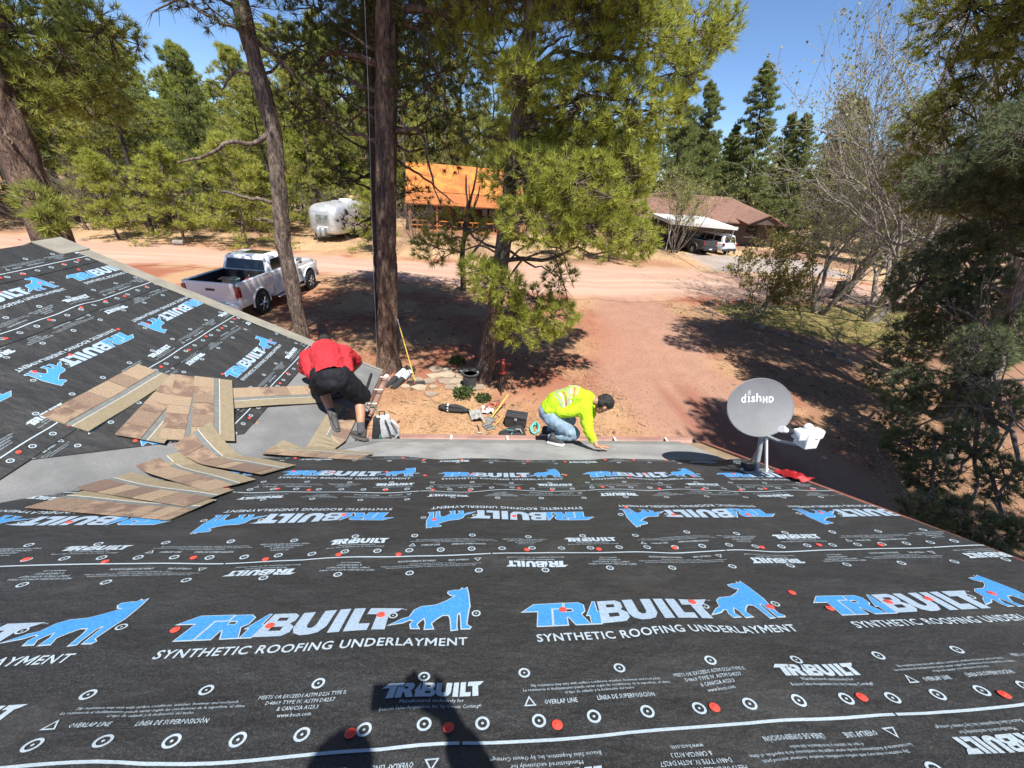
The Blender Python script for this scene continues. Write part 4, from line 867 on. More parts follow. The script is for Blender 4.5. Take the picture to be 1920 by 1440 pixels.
MB().prism([(-.30, .08), (.26, .08), (.36, 1.0), (-.36, 1.0)], -.32, .32).build('bin_body', M_dk, bn, False, .02); MB().bbox(-.40, .42, -.36, .36, 1.0, 1.09, .03, 2).build('lid', M_dk, bn, True)
for s in (-1, 1): MB().lathe([(.13, -.03), (.13, .03)], 14, 0, Matrix.Translation((-.3, s * .30, .13)) @ Matrix.Rotation(1.57, 4, 'X')).build('wheel', M_dk, bn, True)
# ------------------------------------------------------------------ people
from mathutils.bvhtree import BVHTree
M_skin = mat('skin', (.42, .215, .13), (.36, .175, .105), scale=12, rough=.5)
M_hair = mat('black_hair', (.010, .009, .008), (.02, .017, .014), scale=40, rough=.55, bump=.8, bscale=70)
def cap_mesh(mb, a, ra, b, rb, n=14):
    a = Vector(a); b = Vector(b); d = (b - a); L = d.length; d = d / max(L, 1e-6); pts = []; rad = []
    for k in range(5): t = math.pi / 2 * k / 5; pts.append(a - d * ra * math.cos(t)); rad.append(max(ra * math.sin(t), .0015))
    pts.append(a); rad.append(ra); pts.append(b); rad.append(rb)
    for k in range(1, 6): t = math.pi / 2 * k / 5; pts.append(b + d * rb * math.sin(t)); rad.append(max(rb * math.cos(t), .0015))
    mb.tube(pts, rad, n)
def fuse(name, prims, m, parent=None, voxel=.011, smooth=6, fold=0.0, fscale=9.0, seed=0.0, cuts=(), stretch=(1, 1, 1)):
    """prims: chains [(p, r), (p, r)...] or ('e', centre, radii, matrix) fused by a voxel remesh into one skin"""
    mb = MB()
    for P in prims:
        if P[0] == 'e': mb.ell((0, 0, 0), P[2], 18, 0, Matrix.Translation(P[1]) @ (P[3] if len(P) > 3 else Matrix.Identity(4)))
        else:
            for (a, ra_), (b, rb_) in zip(P[:-1], P[1:]): cap_mesh(mb, a, ra_, b, rb_)
    o = mb.build(name, m, None)
    md = o.modifiers.new('r', 'REMESH'); md.mode = 'VOXEL'; md.voxel_size = voxel; md.use_smooth_shade = True
    if smooth: sm = o.modifiers.new('s', 'SMOOTH'); sm.iterations = smooth; sm.factor = .5
    bpy.context.view_layer.update(); dg = bpy.context.evaluated_depsgraph_get()
    me = bpy.data.meshes.new_from_object(o.evaluated_get(dg)); old = o.data; bpy.data.objects.remove(o, do_unlink=True); bpy.data.meshes.remove(old)
    bm = bmesh.new(); bm.from_mesh(me)
    for co, no in cuts: bmesh.ops.bisect_plane(bm, geom=list(bm.verts) + list(bm.edges) + list(bm.faces), plane_co=co, plane_no=no, clear_outer=True)
    bm.normal_update()
    if fold:
        P = np.array([tuple(v.co) for v in bm.verts]); s = np.array(stretch) * fscale
        f = fbm(P[:, 0] * s[0] + seed, P[:, 1] * s[1], P[:, 2] * s[2], 3); f = np.abs(f - .5) * 2; f = (f - .25) * fold
        for v, k in zip(bm.verts, f): v.co += v.normal * float(k)
    bm.to_mesh(me); bm.free(); me.name = name; me.materials.clear(); me.materials.append(m)
    me.polygons.foreach_set('use_smooth', [True] * len(me.polygons)); me.update()
    return link(name, me, parent)
def V_(*a): return Vector(a)
def hand(wrist, direc, palm_n, spread=.16, curl=.25, side=1):
    """palm and five unequal bent fingers as chains"""
    w = V_(*wrist); d = V_(*direc).normalized(); n = V_(*palm_n); n = (n - d * n.dot(d)).normalized(); s = d.cross(n) * side; ch = []
    k = w + d * .085
    for i, (o, L) in enumerate(((-.030, .066), (-.010, .075), (.010, .070), (.029, .055))):
        b = k + s * o; dd = (d + s * o * spread * 30).normalized(); ch.append([(w + s * o * .6 + d * .01, .0135), (b, .0115), (b + dd * L * .5 + n * .004, .0095), (b + dd * L * .95 + n * curl * L, .0080)])
    th = w + d * .025 - s * .028; ch.append([(w + d * .01, .015), (th, .0135), (th + (d * .6 - s * .8).normalized() * .040 + n * .012, .0105), (th + (d * .9 - s * .45).normalized() * .070 + n * .022, .0088)])
    return ch
def head_prims(c, fwd, up, k=1.0):
    c = V_(*c); z = V_(*up).normalized(); f = V_(*fwd); f = (f - z * f.dot(z)).normalized(); s = f.cross(z)
    M = Matrix(((f.x, s.x, z.x, 0), (f.y, s.y, z.y, 0), (f.z, s.z, z.z, 0), (0, 0, 0, 1))); P = lambda a, b, h: c + (f * a + s * b + z * h) * k
    pr = [('e', c + z * .03 * k, (.098 * k, .078 * k, .098 * k), M), ('e', P(.02, 0, -.045), (.070 * k, .060 * k, .075 * k), M)]
    pr += [[(P(.085, 0, .012), .010), (P(.108, 0, -.022), .0125)], [(P(.085, -.02, -.062), .010), (P(.085, .02, -.062), .010)], [(P(.06, 0, -.098), .022), (P(.072, 0, -.098), .02)]]
    pr += [[(P(.088, -.038, .026), .011), (P(.088, .038, .026), .011)]]
    for b in (-1, 1): pr.append(('e', P(-.005, b * .080, -.012), (.020, .009, .032), M))
    return pr, P, M
def shoe(name, heel, toe, up, m_up, m_sole, parent, k=1.0, lace=None):
    h = V_(*heel); d = V_(*toe) - h; L = d.length; d.normalize(); u = V_(*up); u = (u - d * u.dot(d)).normalized(); s = d.cross(u)
    M = Matrix(((d.x, s.x, u.x, h.x), (d.y, s.y, u.y, h.y), (d.z, s.z, u.z, h.z), (0, 0, 0, 1)))
    out = [(-.01, .030), (.06, .036), (.15, .044), (.22, .046), (.27, .034), (.292, .012)]; out = [(a * L / .29, b) for a, b in out]
    ring = out + [(a, -b) for a, b in out[::-1]]
    def lay(z, k2): return [(a * (1 - (1 - k2) * .5), b * k2, z) for a, b in ring]
    n = len(ring); V = lay(0, 1.0) + lay(.028, 1.02) ; F = [tuple(range(n))[::-1], tuple(range(n, 2 * n))] + [(i, (i + 1) % n, n + (i + 1) % n, n + i) for i in range(n)]
    so = MB().add(V, F, 0, M).build('sole', m_sole, None, True)
    pr = [[(M @ V_(.045, 0, .055), .036), (M @ V_(.12 * L / .29, 0, .055), .038), (M @ V_(.20 * L / .29, 0, .044), .036), (M @ V_(.25 * L / .29, 0, .038), .028)], [(M @ V_(.05, 0, .055), .036), (M @ V_(.055, 0, .10), .040)]]
    o = fuse(name, pr, m_up, parent, .008, 3, cuts=[(M @ V_(0, 0, .022), -u)]); so.parent = o
    if lace:
        for i in range(3): x = (.11 + .035 * i) * L / .29; MB().tube([M @ V_(x, -.026, .085 - .012 * i), M @ V_(x, 0, .098 - .014 * i), M @ V_(x, .026, .085 - .012 * i)], .004, 5).build('lace', lace, o)
    return o
def lerp(a, b, t): return tuple(a[i] + (b[i] - a[i]) * t for i in range(3))

# ---- man in red, bent double with his back to us
def red_man():
    hipR, hipL = (-1.43, 4.09, 3.33), (-1.69, 4.14, 3.31); kR, kL = (-1.33, 4.27, 3.00), (-1.80, 4.40, 3.03); aR, aL = (-1.275, 3.985, 2.685), (-1.64, 4.16, 2.775)
    pel = (-1.56, 4.12, 3.36); bel = (-1.66, 4.33, 3.41); che = (-1.76, 4.56, 3.42); nek = (-1.83, 4.76, 3.37); hd = (-1.88, 4.90, 3.38)
    sR, sL = (-1.56, 4.64, 3.40), (-2.00, 4.62, 3.33); eR, eL = (-1.47, 4.86, 3.16), (-2.12, 4.74, 3.06); wR, wL = (-1.62, 5.02, 2.95), (-1.97, 4.93, 2.92)
    hp, P, HM = head_prims(hd, (-.25, .75, -.6), (-.2, .75, .45))
    body = [[(hipR, .085), (kR, .060), (lerp(kR, aR, .35), .060), (aR, .038)], [(hipL, .085), (kL, .060), (lerp(kL, aL, .35), .060), (aL, .038)],
            [(pel, .12), (bel, .115), (che, .125), (nek, .055), (hd, .05)], [(che, .10), (sR, .062), (eR, .046), (lerp(eR, wR, .4), .042), (wR, .028)], [(che, .10), (sL, .062), (eL, .046), (lerp(eL, wL, .4), .042), (wL, .028)],
            ] + hp
    body += hand(wR, (-.15, .35, -.75), (-1, -.3, 0), curl=.5) + hand(wL, (.2, .35, -.8), (1, -.3, 0), curl=.5, side=-1)
    man = fuse('person', body, M_skin, None, .010, 4); tag(man, 'person in red t-shirt and black shorts bent over the roof valley, seen from behind', 'person')
    M_red = mat('red_tshirt', (.52, .035, .045), (.44, .028, .036), scale=6, rough=.9, spec=.2, bump=.3, bscale=120)
    shirt = [[(lerp(pel, bel, -.15), .168), (lerp(pel, bel, .4), .176), (bel, .178), (che, .178), (lerp(che, nek, .55), .12), (nek, .068)], [(lerp(che, nek, .35), .13), (sR, .095), (lerp(sR, eR, .75), .080)], [(lerp(che, nek, .35), .13), (sL, .098), (lerp(sL, eL, .8), .082)], [((-1.43, 4.22, 3.36), .09), (sR, .09)], [((-1.84, 4.30, 3.28), .09), (sL, .09)]]
    fuse('tshirt', shirt, M_red, man, .012, 5, fold=.030, fscale=13, stretch=(1.5, .5, 1.0), cuts=[(lerp(pel, bel, .02), Vector(pel) - Vector(bel) + Vector((-.03, 0, -.12)))])
    M_sho = mat('black_shorts', (.008, .008, .011), (.013, .013, .017), scale=10, rough=.8, spec=.25)
    for nm, pr, ct, sd in (('shorts', [[(lerp(pel, bel, .30), .140), (pel, .152)], [((-1.47, 4.10, 3.34), .142), (lerp(hipR, kR, .5), .128), (lerp(hipR, kR, 1.05), .128)], [((-1.66, 4.14, 3.33), .142), (lerp(hipL, kL, .5), .128), (lerp(hipL, kL, 1.05), .122)], [((-1.50, 4.02, 3.30), .09), ((-1.62, 4.05, 3.29), .09)]], [], 4),):
        fuse(nm, pr, M_sho, man, .012, 4, fold=.030, fscale=8, seed=3.0, stretch=(1.3, 1.0, .7), cuts=[((0, 0, 2.945), (0, 0, -1))])
    fuse('hair', [('e', P(-.012, 0, .052), (.100, .087, .090), HM), ('e', P(-.05, 0, .0), (.068, .080, .080), HM)], M_hair, man, .010, 3, fold=.012, fscale=30)
    M_sock = mat('grey_sock', (.05, .05, .055), (.08, .08, .085), scale=40, rough=.9); M_su = mat('dark_sneaker', (.045, .042, .042), (.07, .066, .062), scale=25, rough=.7); M_ss = mat('dark_sole', (.10, .095, .09), rough=.8)
    fuse('sock', [[(lerp(kR, aR, .80), .048), (aR, .046)]], M_sock, man, .009, 2); fuse('sock', [[(lerp(kL, aL, .80), .048), (aL, .046)]], M_sock, man, .009, 2)
    shoe('shoe', (-1.215, 3.93, 2.585), (-1.455, 4.09, 2.545), (0, ST, CT), M_su, M_ss, man, lace=MATS['grey_sock']); shoe('shoe', (-1.68, 4.20, 2.715), (-1.545, 3.965, 2.672), (.3, .1, .95), M_su, M_ss, man, lace=MATS['grey_sock'])
    return man
red_man()
# ---- man in lime, crouching and leaning on one hand
def lime_man():
    pel = (.98, 4.14, 2.90); bel = (1.08, 4.15, 3.03); che = (1.27, 4.12, 3.12); nek = (1.47, 4.09, 3.13); hd = (1.63, 4.06, 3.07)
    hR, hL = (1.02, 4.03, 2.86), (1.02, 4.25, 2.86); kR, kL = (1.30, 3.98, 2.68), (1.33, 4.32, 2.66); aR, aL = (1.02, 4.01, 2.605), (1.03, 4.30, 2.50)
    sR, sL = (1.38, 3.95, 3.06), (1.40, 4.25, 3.06); eR, eL = (1.405, 3.78, 2.87), (1.60, 4.32, 2.86); wR, wL = (1.47, 3.60, 2.785), (1.60, 4.26, 2.62)
    hp, P, HM = head_prims(hd, (.62, .05, -.78), (.75, 0, .62))
    body = [[(hR, .085), (kR, .058), (lerp(kR, aR, .35), .056), (aR, .036)], [(hL, .085), (kL, .058), (lerp(kL, aL, .35), .056), (aL, .036)], [(pel, .115), (bel, .11), (che, .115), (nek, .055), (hd, .05)],
            [(che, .09), (sR, .058), (eR, .043), (lerp(eR, wR, .4), .040), (wR, .027)], [(che, .09), (sL, .058), (eL, .043), (lerp(eL, wL, .4), .040), (wL, .027)]] + hp
    body += hand(wR, (.92, -.12, .03), (0, -.35, -.9), curl=.12) + hand(wL, (.25, -.1, -.9), (-1, 0, 0), curl=.5)
    man = fuse('person', body, M_skin, None, .009, 4); tag(man, 'person in lime long-sleeved shirt and jeans crouching at the eave with one hand down', 'person')
    M_lime = mat('lime_shirt', (.40, .60, .02), (.34, .53, .018), scale=6, rough=.9, spec=.2, bump=.3, bscale=120)
    sh = fuse('shirt', [[(lerp(pel, bel, .1), .142), (bel, .150), (che, .160), (lerp(che, nek, .6), .115), (nek, .064)], [(lerp(che, nek, .5), .11), (sR, .088), (eR, .064), (lerp(eR, wR, .62), .048)], [(lerp(che, nek, .5), .11), (sL, .088), (eL, .064), (lerp(eL, wL, .5), .05)], [((1.10, 4.03, 2.98), .09), (sR, .085)], [((1.10, 4.25, 2.98), .09), (sL, .085)]],
              M_lime, man, .011, 5, fold=.026, fscale=12, stretch=(.7, 1.3, 1.2), cuts=[(lerp(pel, bel, .02), Vector(pel) - Vector(bel))])
    M_jean = mat('faded_jeans', (.14, .22, .30), (.28, .37, .45), scale=7, rough=.9, sheen=.2)
    fuse('jeans', [[(lerp(pel, bel, .35), .125), (pel, .132)], [(hR, .112), (kR, .082), (lerp(kR, aR, .3), .078), (lerp(kR, aR, .9), .066)], [(hL, .112), (kL, .082), (lerp(kL, aL, .3), .078), (lerp(kL, aL, .9), .066)], [(hR, .11), (hL, .11)]], M_jean, man, .011, 4, fold=.022, fscale=11, seed=5, stretch=(1.4, 1, .8))
    fuse('hair', [('e', P(-.012, 0, .055), (.108, .094, .090), HM), ('e', P(-.050, 0, .010), (.070, .084, .082), HM)], M_hair, man, .008, 2, fold=.022, fscale=34)
    M_u = mat('black_sneaker', (.03, .03, .032), (.06, .06, .062), scale=20, rough=.7); M_s = mat('white_sole', (.72, .71, .68), rough=.6)
    shoe('shoe', (.985, 3.93, 2.570), (1.135, 3.78, 2.640), (0, ST, CT), M_u, M_s, man, lace=M_s); shoe('shoe', (.94, 4.27, 2.44), (1.19, 4.20, 2.46), (0, ST, CT), M_u, M_s, man, lace=M_s)
    # printed emblem on the back of the shirt
    bt = BVHTree.FromPolygons([v.co for v in sh.data.vertices], [p.vertices for p in sh.data.polygons])
    O = Vector((1.17, 4.08, 3.9)); ax_ = Vector((.16, .0, .04)); ay_ = Vector((0, -.13, -.02)); mb = MB()
    st = []
    for k in range(7): a0 = -1 + k * .29; st.append(([(a0, -.2), (a0 + .16, -.2), (a0 * .5 + .13, .75), (a0 * .5 + .03, .75)], k % 3))
    st += [([(-1, -.5), (1.05, -.5), (.95, -.32), (-.95, -.32)], 0), ([(-.8, -.85), (-.2, -.95), (-.1, -.65), (-.75, -.6)], 0), ([(.1, -.9), (.85, -.8), (.8, -.58), (.15, -.62)], 1)]
    for poly, mi in st:
        n = 5; V = []; ok = True
        for i in range(n + 1):
            for j in range(n + 1):
                a, b = i / n, j / n; p = [poly[0][q] * (1 - a) * (1 - b) + poly[1][q] * a * (1 - b) + poly[2][q] * a * b + poly[3][q] * (1 - a) * b for q in (0, 1)]
                h = bt.ray_cast(O + ax_ * p[0] + ay_ * p[1], Vector((0, 0, -1)))
                if h[0] is None: ok = False; break
                V.append(h[0] + h[1] * .003)
            if not ok: break
        if ok: mb.add(V, [(i * (n + 1) + j, (i + 1) * (n + 1) + j, (i + 1) * (n + 1) + j + 1, i * (n + 1) + j + 1) for i in range(n) for j in range(n)], mi)
    if mb.v: mb.build('shirt_print', [mat('emblem_grey', (.30, .36, .26), rough=.8), mat('emblem_pale', (.66, .70, .58), rough=.8), mat('emblem_rust', (.32, .13, .08), rough=.8)], sh)
    return man
lime_man()
# ---- the photographer, behind the lens: his shadow falls on the paper
def photographer():
    pel = (.06, -.80, 5.28); bel = (.06, -.78, 5.44); che = (.05, -.71, 5.64); nek = (-.03, -.58, 5.85); hd = (-.08, -.47, 6.01)
    hR, hL = (.15, -.80, 5.24), (-.04, -.80, 5.24); kR, kL = (.17, -.62, 4.98), (-.08, -.62, 4.98); aR, aL = (.16, -.78, 4.775), (-.12, -.76, 4.765)
    sR, sL = (.21, -.66, 5.73), (-.13, -.70, 5.72); eR, eL = (.27, -.36, 5.52), (-.20, -.70, 5.44); wR, wL = (.115, -.07, 5.475), (-.14, -.52, 5.34)
    hp, P, HM = head_prims(hd, (.05, .9, -.4), (0, .3, .95))
    body = [[(hR, .085), (kR, .06), (lerp(kR, aR, .35), .058), (aR, .038)], [(hL, .085), (kL, .06), (lerp(kL, aL, .35), .058), (aL, .038)], [(pel, .115), (bel, .11), (che, .115), (nek, .055), (hd, .05)],
            [(che, .09), (sR, .058), (eR, .045), (wR, .028)], [(che, .09), (sL, .058), (eL, .045), (wL, .028)]] + hp
    body += hand(wR, (-.75, .30, .35), (-.3, .2, .1), curl=.3) + hand(wL, (.1, .5, -.6), (1, 0, 0), curl=.4)
    man = fuse('person', body, M_skin, None, .011, 4); tag(man, 'person holding up a phone over the near roof, known by the shadow on the paper', 'person')
    fuse('shirt', [[(lerp(pel, bel, .2), .148), (bel, .15), (che, .158), (nek, .07)], [(lerp(che, nek, .5), .10), (sR, .085), (eR, .064), (lerp(eR, wR, .7), .05)], [(lerp(che, nek, .5), .10), (sL, .085), (eL, .064), (lerp(eL, wL, .7), .05)]], mat('blue_grey_shirt', (.16, .19, .24), rough=.85), man, .014, 4, fold=.02)
    fuse('trousers', [[(lerp(pel, bel, .3), .13), (pel, .135)], [(hR, .112), (kR, .085), (lerp(kR, aR, .9), .066)], [(hL, .112), (kL, .085), (lerp(kL, aL, .9), .066)]], mat('dark_trousers', (.05, .055, .07), rough=.9), man, .014, 4, fold=.02)
    fuse('hair', [('e', P(-.012, 0, .052), (.102, .088, .090), HM), ('e', P(-.05, 0, .0), (.068, .08, .08), HM)], M_hair, man, .011, 3)
    shoe('shoe', (.16, -.82, 4.705), (.17, -.55, 4.585), (0, ST, CT), MATS['dark_sneaker'], MATS['dark_sole'], man); shoe('shoe', (-.12, -.80, 4.696), (-.13, -.53, 4.576), (0, ST, CT), MATS['dark_sneaker'], MATS['dark_sole'], man)
photographer()
ph = empty('phone', (-.03, -.028, 5.49), 0, 'dark phone held up by the photographer, casting the square shadow', 'phone')
PM = Matrix.Rotation(math.radians(-28), 4, 'X')
MB().bbox(-.080, .080, -.004, .004, -.039, .039, .0035, 2, 0, PM).build('phone_body', M_dk, ph, True); MB().box(-.076, .076, -.0048, -.0042, -.036, .036, 0, PM).build('screen', glass_mat('dark_glass'), ph); MB().bbox(.03, .07, .004, .007, 0, .035, .001, 1, 0, PM).build('camera_bump', M_dk, ph)
# ------------------------------------------------------------------ vehicles
M_wp = mat('white_paint', (.74, .75, .76), rough=.28, coat=.6)
M_gl = mat('tinted_glass', (.012, .014, .016), rough=.05, spec=.8)
M_rub = mat('tyre_rubber', (.016, .016, .017), rough=.85)
M_rim = mat('alloy', (.45, .46, .47), rough=.3, metal=.8)
M_tail = mat('tail_lamp', (.25, .012, .015), rough=.2, coat=.5)
M_chr = mat('chrome', (.60, .61, .62), rough=.18, metal=.9)
M_liner = mat('bed_liner', (.018, .018, .019), rough=.85)
def wheel(parent, x, y, r, w, side, rim_m):
    o = empty('wheel', (x, y, r)); o.parent = parent; MR = Matrix.Rotation(math.pi / 2, 4, 'X')
    MB().lathe([(r * .62, -w / 2), (r * .93, -w / 2), (r, -w / 3), (r, w / 3), (r * .93, w / 2), (r * .62, w / 2)], 28, 0, MR, False, False).build('tyre', M_rub, o, True)
    rm = MB().lathe([(.03, side * -w * .30), (r * .60, side * -w * .38), (r * .64, side * -w * .48), (r * .64, side * w * .4)], 28, 0, MR, False, False).build('rim', M_rim if rim_m else M_rub, o, True)
    for k in range(6):
        a = k * math.pi / 3; c, s_ = math.cos(a), math.sin(a); yy = side * w * .46
        MB().tube([(c * .02, yy * -1 if False else -0 + yy, s_ * .02), (c * r * .62, yy, s_ * r * .62)], [.035, .026], 6).build('spoke', M_chr if rim_m else M_rim, o)
    return o
def pickup(name, loc, rz, label, paint, rim_m=True, jeep=False):
    t = empty(name, loc, rz, label, 'pickup truck'); W = .99; zb = 1.40; zr = 1.92; zh = 1.36
    if jeep: W = .86; zb = 1.32; zr = 1.86; zh = 1.30
    def tap(p): k = max(0, p.z - zb); return Vector((p.x, p.y * (1 - .26 * k), p.z))
    def tuck(p): k = max(0, .75 - p.z); return Vector((p.x, p.y * (1 - .12 * k), p.z))
    mb = MB().bbox(-3.02, -.98, -W, W, .52, .86, .05, 2).bbox(-1.0, 1.05, -W, W, .42, zb, .07, 3).bbox(1.0, 2.74, -W, W, .48, zh - .22, .08, 3)
    mb.build('body', paint, t, True, fn=tuck)
    MB().prism([(.95, zb - .12), (1.02, zb + .02), (1.5, zh + .02), (2.45, zh - .06), (2.72, zh - .20), (2.74, zh - .34), (.95, zh - .34)], -W * .94, W * .94).build('hood', paint, t, True, .04)
    for s in (-1, 1):
        MB().bbox(-3.0, -.97, min(s * W, s * (W - .13)), max(s * W, s * (W - .13)), .80, zb + .02, .04, 2).build('bed_side', paint, t, True)
        MB().box(-2.94, -1.04, min(s * (W - .132), s * (W - .15)), max(s * (W - .132), s * (W - .15)), .88, zb - .01).build('bed_lining', M_liner, t)
        for xw in (-1.87, 1.88):
            MB().lathe([(.50, 0), (.50, .012)], 28, 0, Matrix.Translation((xw, s * (W + .002) - (0 if s > 0 else 0), .47)) @ Matrix.Rotation(-s * math.pi / 2, 4, 'X')).build('wheel_well', M_liner, t)
            pts = [(xw + .52 * math.cos(a), s * (W + .004), .47 + .52 * math.sin(a)) for a in np.linspace(-.15, math.pi + .15, 16)]
            MB().tube(pts, .035 if not jeep else .06, 6).build('wheel_arch', paint if not jeep else M_dk, t, True)
            wheel(t, xw, s * (W - .10), .41, .28, s, rim_m)
        MB().prism([(-.80, zb + .05), (-.70, zr - .12), (-.02, zr - .10), (-.02, zb + .05)], -.004, .004, 0, Matrix.Translation((0, s * W * .925, 0)) @ Matrix.Rotation(s * .245, 4, 'X') if False else Matrix.Identity(4)).build('side_window', M_gl, t, fn=lambda p, s=s: tap(Vector((p.x, s * (W * .955 + .006) + p.y, p.z))))
        MB().prism([(.03, zb + .05), (.03, zr - .10), (.42, zr - .12), (.86, zb + .05)], -.004, .004).build('side_window', M_gl, t, fn=lambda p, s=s: tap(Vector((p.x, s * (W * .955 + .006) + p.y, p.z))))
        MB().bbox(-3.055, -2.90, min(s * (W + .008), s * (W - .14)), max(s * (W + .008), s * (W - .14)), .92, 1.30, .03, 2).build('taillight', M_tail, t, True)
        MB().bbox(.80, .98, min(s * (W + .06), s * (W + .26)), max(s * (W + .06), s * (W + .26)), zb - .02, zb + .22, .04, 2).build('mirror', M_dk if jeep else M_chr, t, True)
        for xd in (-.55, .35): MB().bbox(xd - .10, xd + .10, min(s * (W + .002), s * (W + .03)), max(s * (W + .002), s * (W + .03)), zb - .20, zb - .15, .01, 1).build('door_handle', paint, t, True)
        for xd in (-.04, 1.0, -.94): MB().box(xd - .006, xd + .006, min(s * (W + .001), s * (W + .004)), max(s * (W + .001), s * (W + .004)), .60, zb - .04).build('door_gap', M_dk, t)
        MB().bbox(-.9, 1.2, min(s * (W - .02), s * (W + .12)), max(s * (W - .02), s * (W + .12)), .36, .42, .02, 1).build('side_step', M_chr if not jeep else M_dk, t, True)
        MB().bbox(2.60, 2.80, min(s * (W - .02), s * (W - .36)), max(s * (W - .02), s * (W - .36)), .92, 1.14, .03, 1).build('headlight', M_chr, t, True)
    MB().box(-2.95, -1.02, -W + .15, W - .15, .865, .88).build('bed_floor', M_liner, t); MB().box(-1.05, -1.02, -W + .14, W - .14, .88, zb + .0).build('bed_front', M_liner, t)
    tg = MB().bbox(-3.045, -2.96, -W + .15, W - .15, .78, zb + .02, .025, 2).build('tailgate', paint, t, True)
    MB().bbox(-3.062, -3.04, -.16, .16, 1.12, 1.20, .008, 1).build('handle', M_dk, tg); MB().bbox(-3.058, -3.043, -.62, .62, .90, .97, .006, 1).build('tailgate_ridge', paint, tg, True); MB().box(-2.955, -2.94, -W + .16, W - .16, .88, zb).build('tailgate_lining', M_liner, tg)
    cab = MB().prism([(-.98, zb - .05), (-.80, zr - .05), (-.66, zr), (.34, zr + .005), (.50, zr - .04), (1.06, zb - .05)], -W * .955, W * .955).build('cab', paint, t, True, .05, fn=tap)
    MB().prism([(-.985, zb + .04), (-.86, zr - .12), (-.85, zr - .12), (-.975, zb + .04)], -W * .78, W * .78).build('rear_window', M_gl, t, fn=lambda p: tap(Vector((p.x - .024, p.y, p.z))))
    MB().prism([(.60, zr - .10), (1.0, zb + .04), (1.01, zb + .05), (.61, zr - .09)], -W * .82, W * .82).build('windscreen', M_gl, t, fn=lambda p: tap(Vector((p.x + .03, p.y, p.z + .01))))
    if not jeep: MB().bbox(-.35, .28, -.42, .42, zr + .004, zr + .012, .004, 1).build('sunroof', M_gl, t)
    MB().bbox(-3.20, -3.0, -W + .03, W - .03, .46, .70, .05, 2).build('rear_bumper', M_wp if not jeep else M_dk, t, True); MB().box(-3.21, -3.195, -.18, .18, .54, .64).build('number_plate', M_wht, t); MB().bbox(2.66, 2.86, -W + .02, W - .02, .44, .70, .05, 2).build('front_bumper', M_chr if not jeep else M_dk, t, True); MB().bbox(2.70, 2.79, -.55, .55, .76, 1.10, .03, 1).build('grille', M_dk, t)
    return t
hz_ = math.radians(83.5); T0 = Vector((-8.76, 17.50, 0))
truck = pickup('pickup_truck', (T0.x, T0.y, .02), hz_, 'white crew-cab pickup truck parked in tree shade beyond the gable', M_wp)
TM = Matrix.Translation(T0) @ Matrix.Rotation(hz_, 4, 'Z')
def in_bed(name, x, y, rz, label, cat, z=.90):
    e = empty(name, TM @ Vector((x, y, z)), hz_ + rz, label, cat); return e
pb = in_bed('pipe_bundle', -2.3, .30, .15, 'bundle of white tubes lying in the bed of the white pickup', 'pipes')
for i in range(7): MB().tube([(-.45 + .03 * i, (i % 4) * .09 - .1, .05 + .08 * (i // 4)), (.45 + .02 * i, (i % 4) * .09 - .1, .06 + .08 * (i // 4))], .035, 8).build('tube', M_wht, pb, True)
gc = in_bed('fuel_can', -1.40, -.30, .3, 'red fuel can in the bed of the white pickup', 'fuel can'); MB().bbox(-.16, .16, -.10, .10, 0, .30, .04, 2).build('can_body', mat('can_red', (.35, .03, .03), rough=.5), gc, True); MB().tube([(-.1, 0, .30), (-.08, 0, .37), (.08, 0, .37), (.1, 0, .30)], .015, 6).build('handle', M_dk, gc, True); MB().tube([(.12, 0, .28), (.2, 0, .40)], .02, 6).build('spout', M_dk, gc, True)
bk = in_bed('bucket', -1.75, -.05, 0, 'pale green bucket in the bed of the white pickup', 'bucket'); MB().lathe([(.12, 0), (.15, .33), (.16, .33), (.16, .36), (.14, .36)], 16, capt=False).build('pail', mat('pail_green', (.25, .38, .33), rough=.5), bk, True); MB().tube([(-.15, 0, .34), (-.08, .06, .45), (.08, .06, .45), (.15, 0, .34)], .006, 5).build('bail', M_galv, bk, True)
cb = in_bed('carton', -1.45, .42, .2, 'open brown carton in the bed of the white pickup', 'box'); MB().box(-.2, .2, -.16, .16, 0, .28).build('carton_body', mat('cardboard', (.36, .25, .15), rough=.9), cb); MB().box(-.2, .2, .165, .30, .27, .28).build('flap', MATS['cardboard'], cb)
pickup('pickup_truck', at_g(20.6, 39.4), math.radians(110), 'dark grey boxy pickup parked beside the carport of the brown-roofed house', mat('graphite_paint', (.035, .037, .04), rough=.35, coat=.4), False, True)
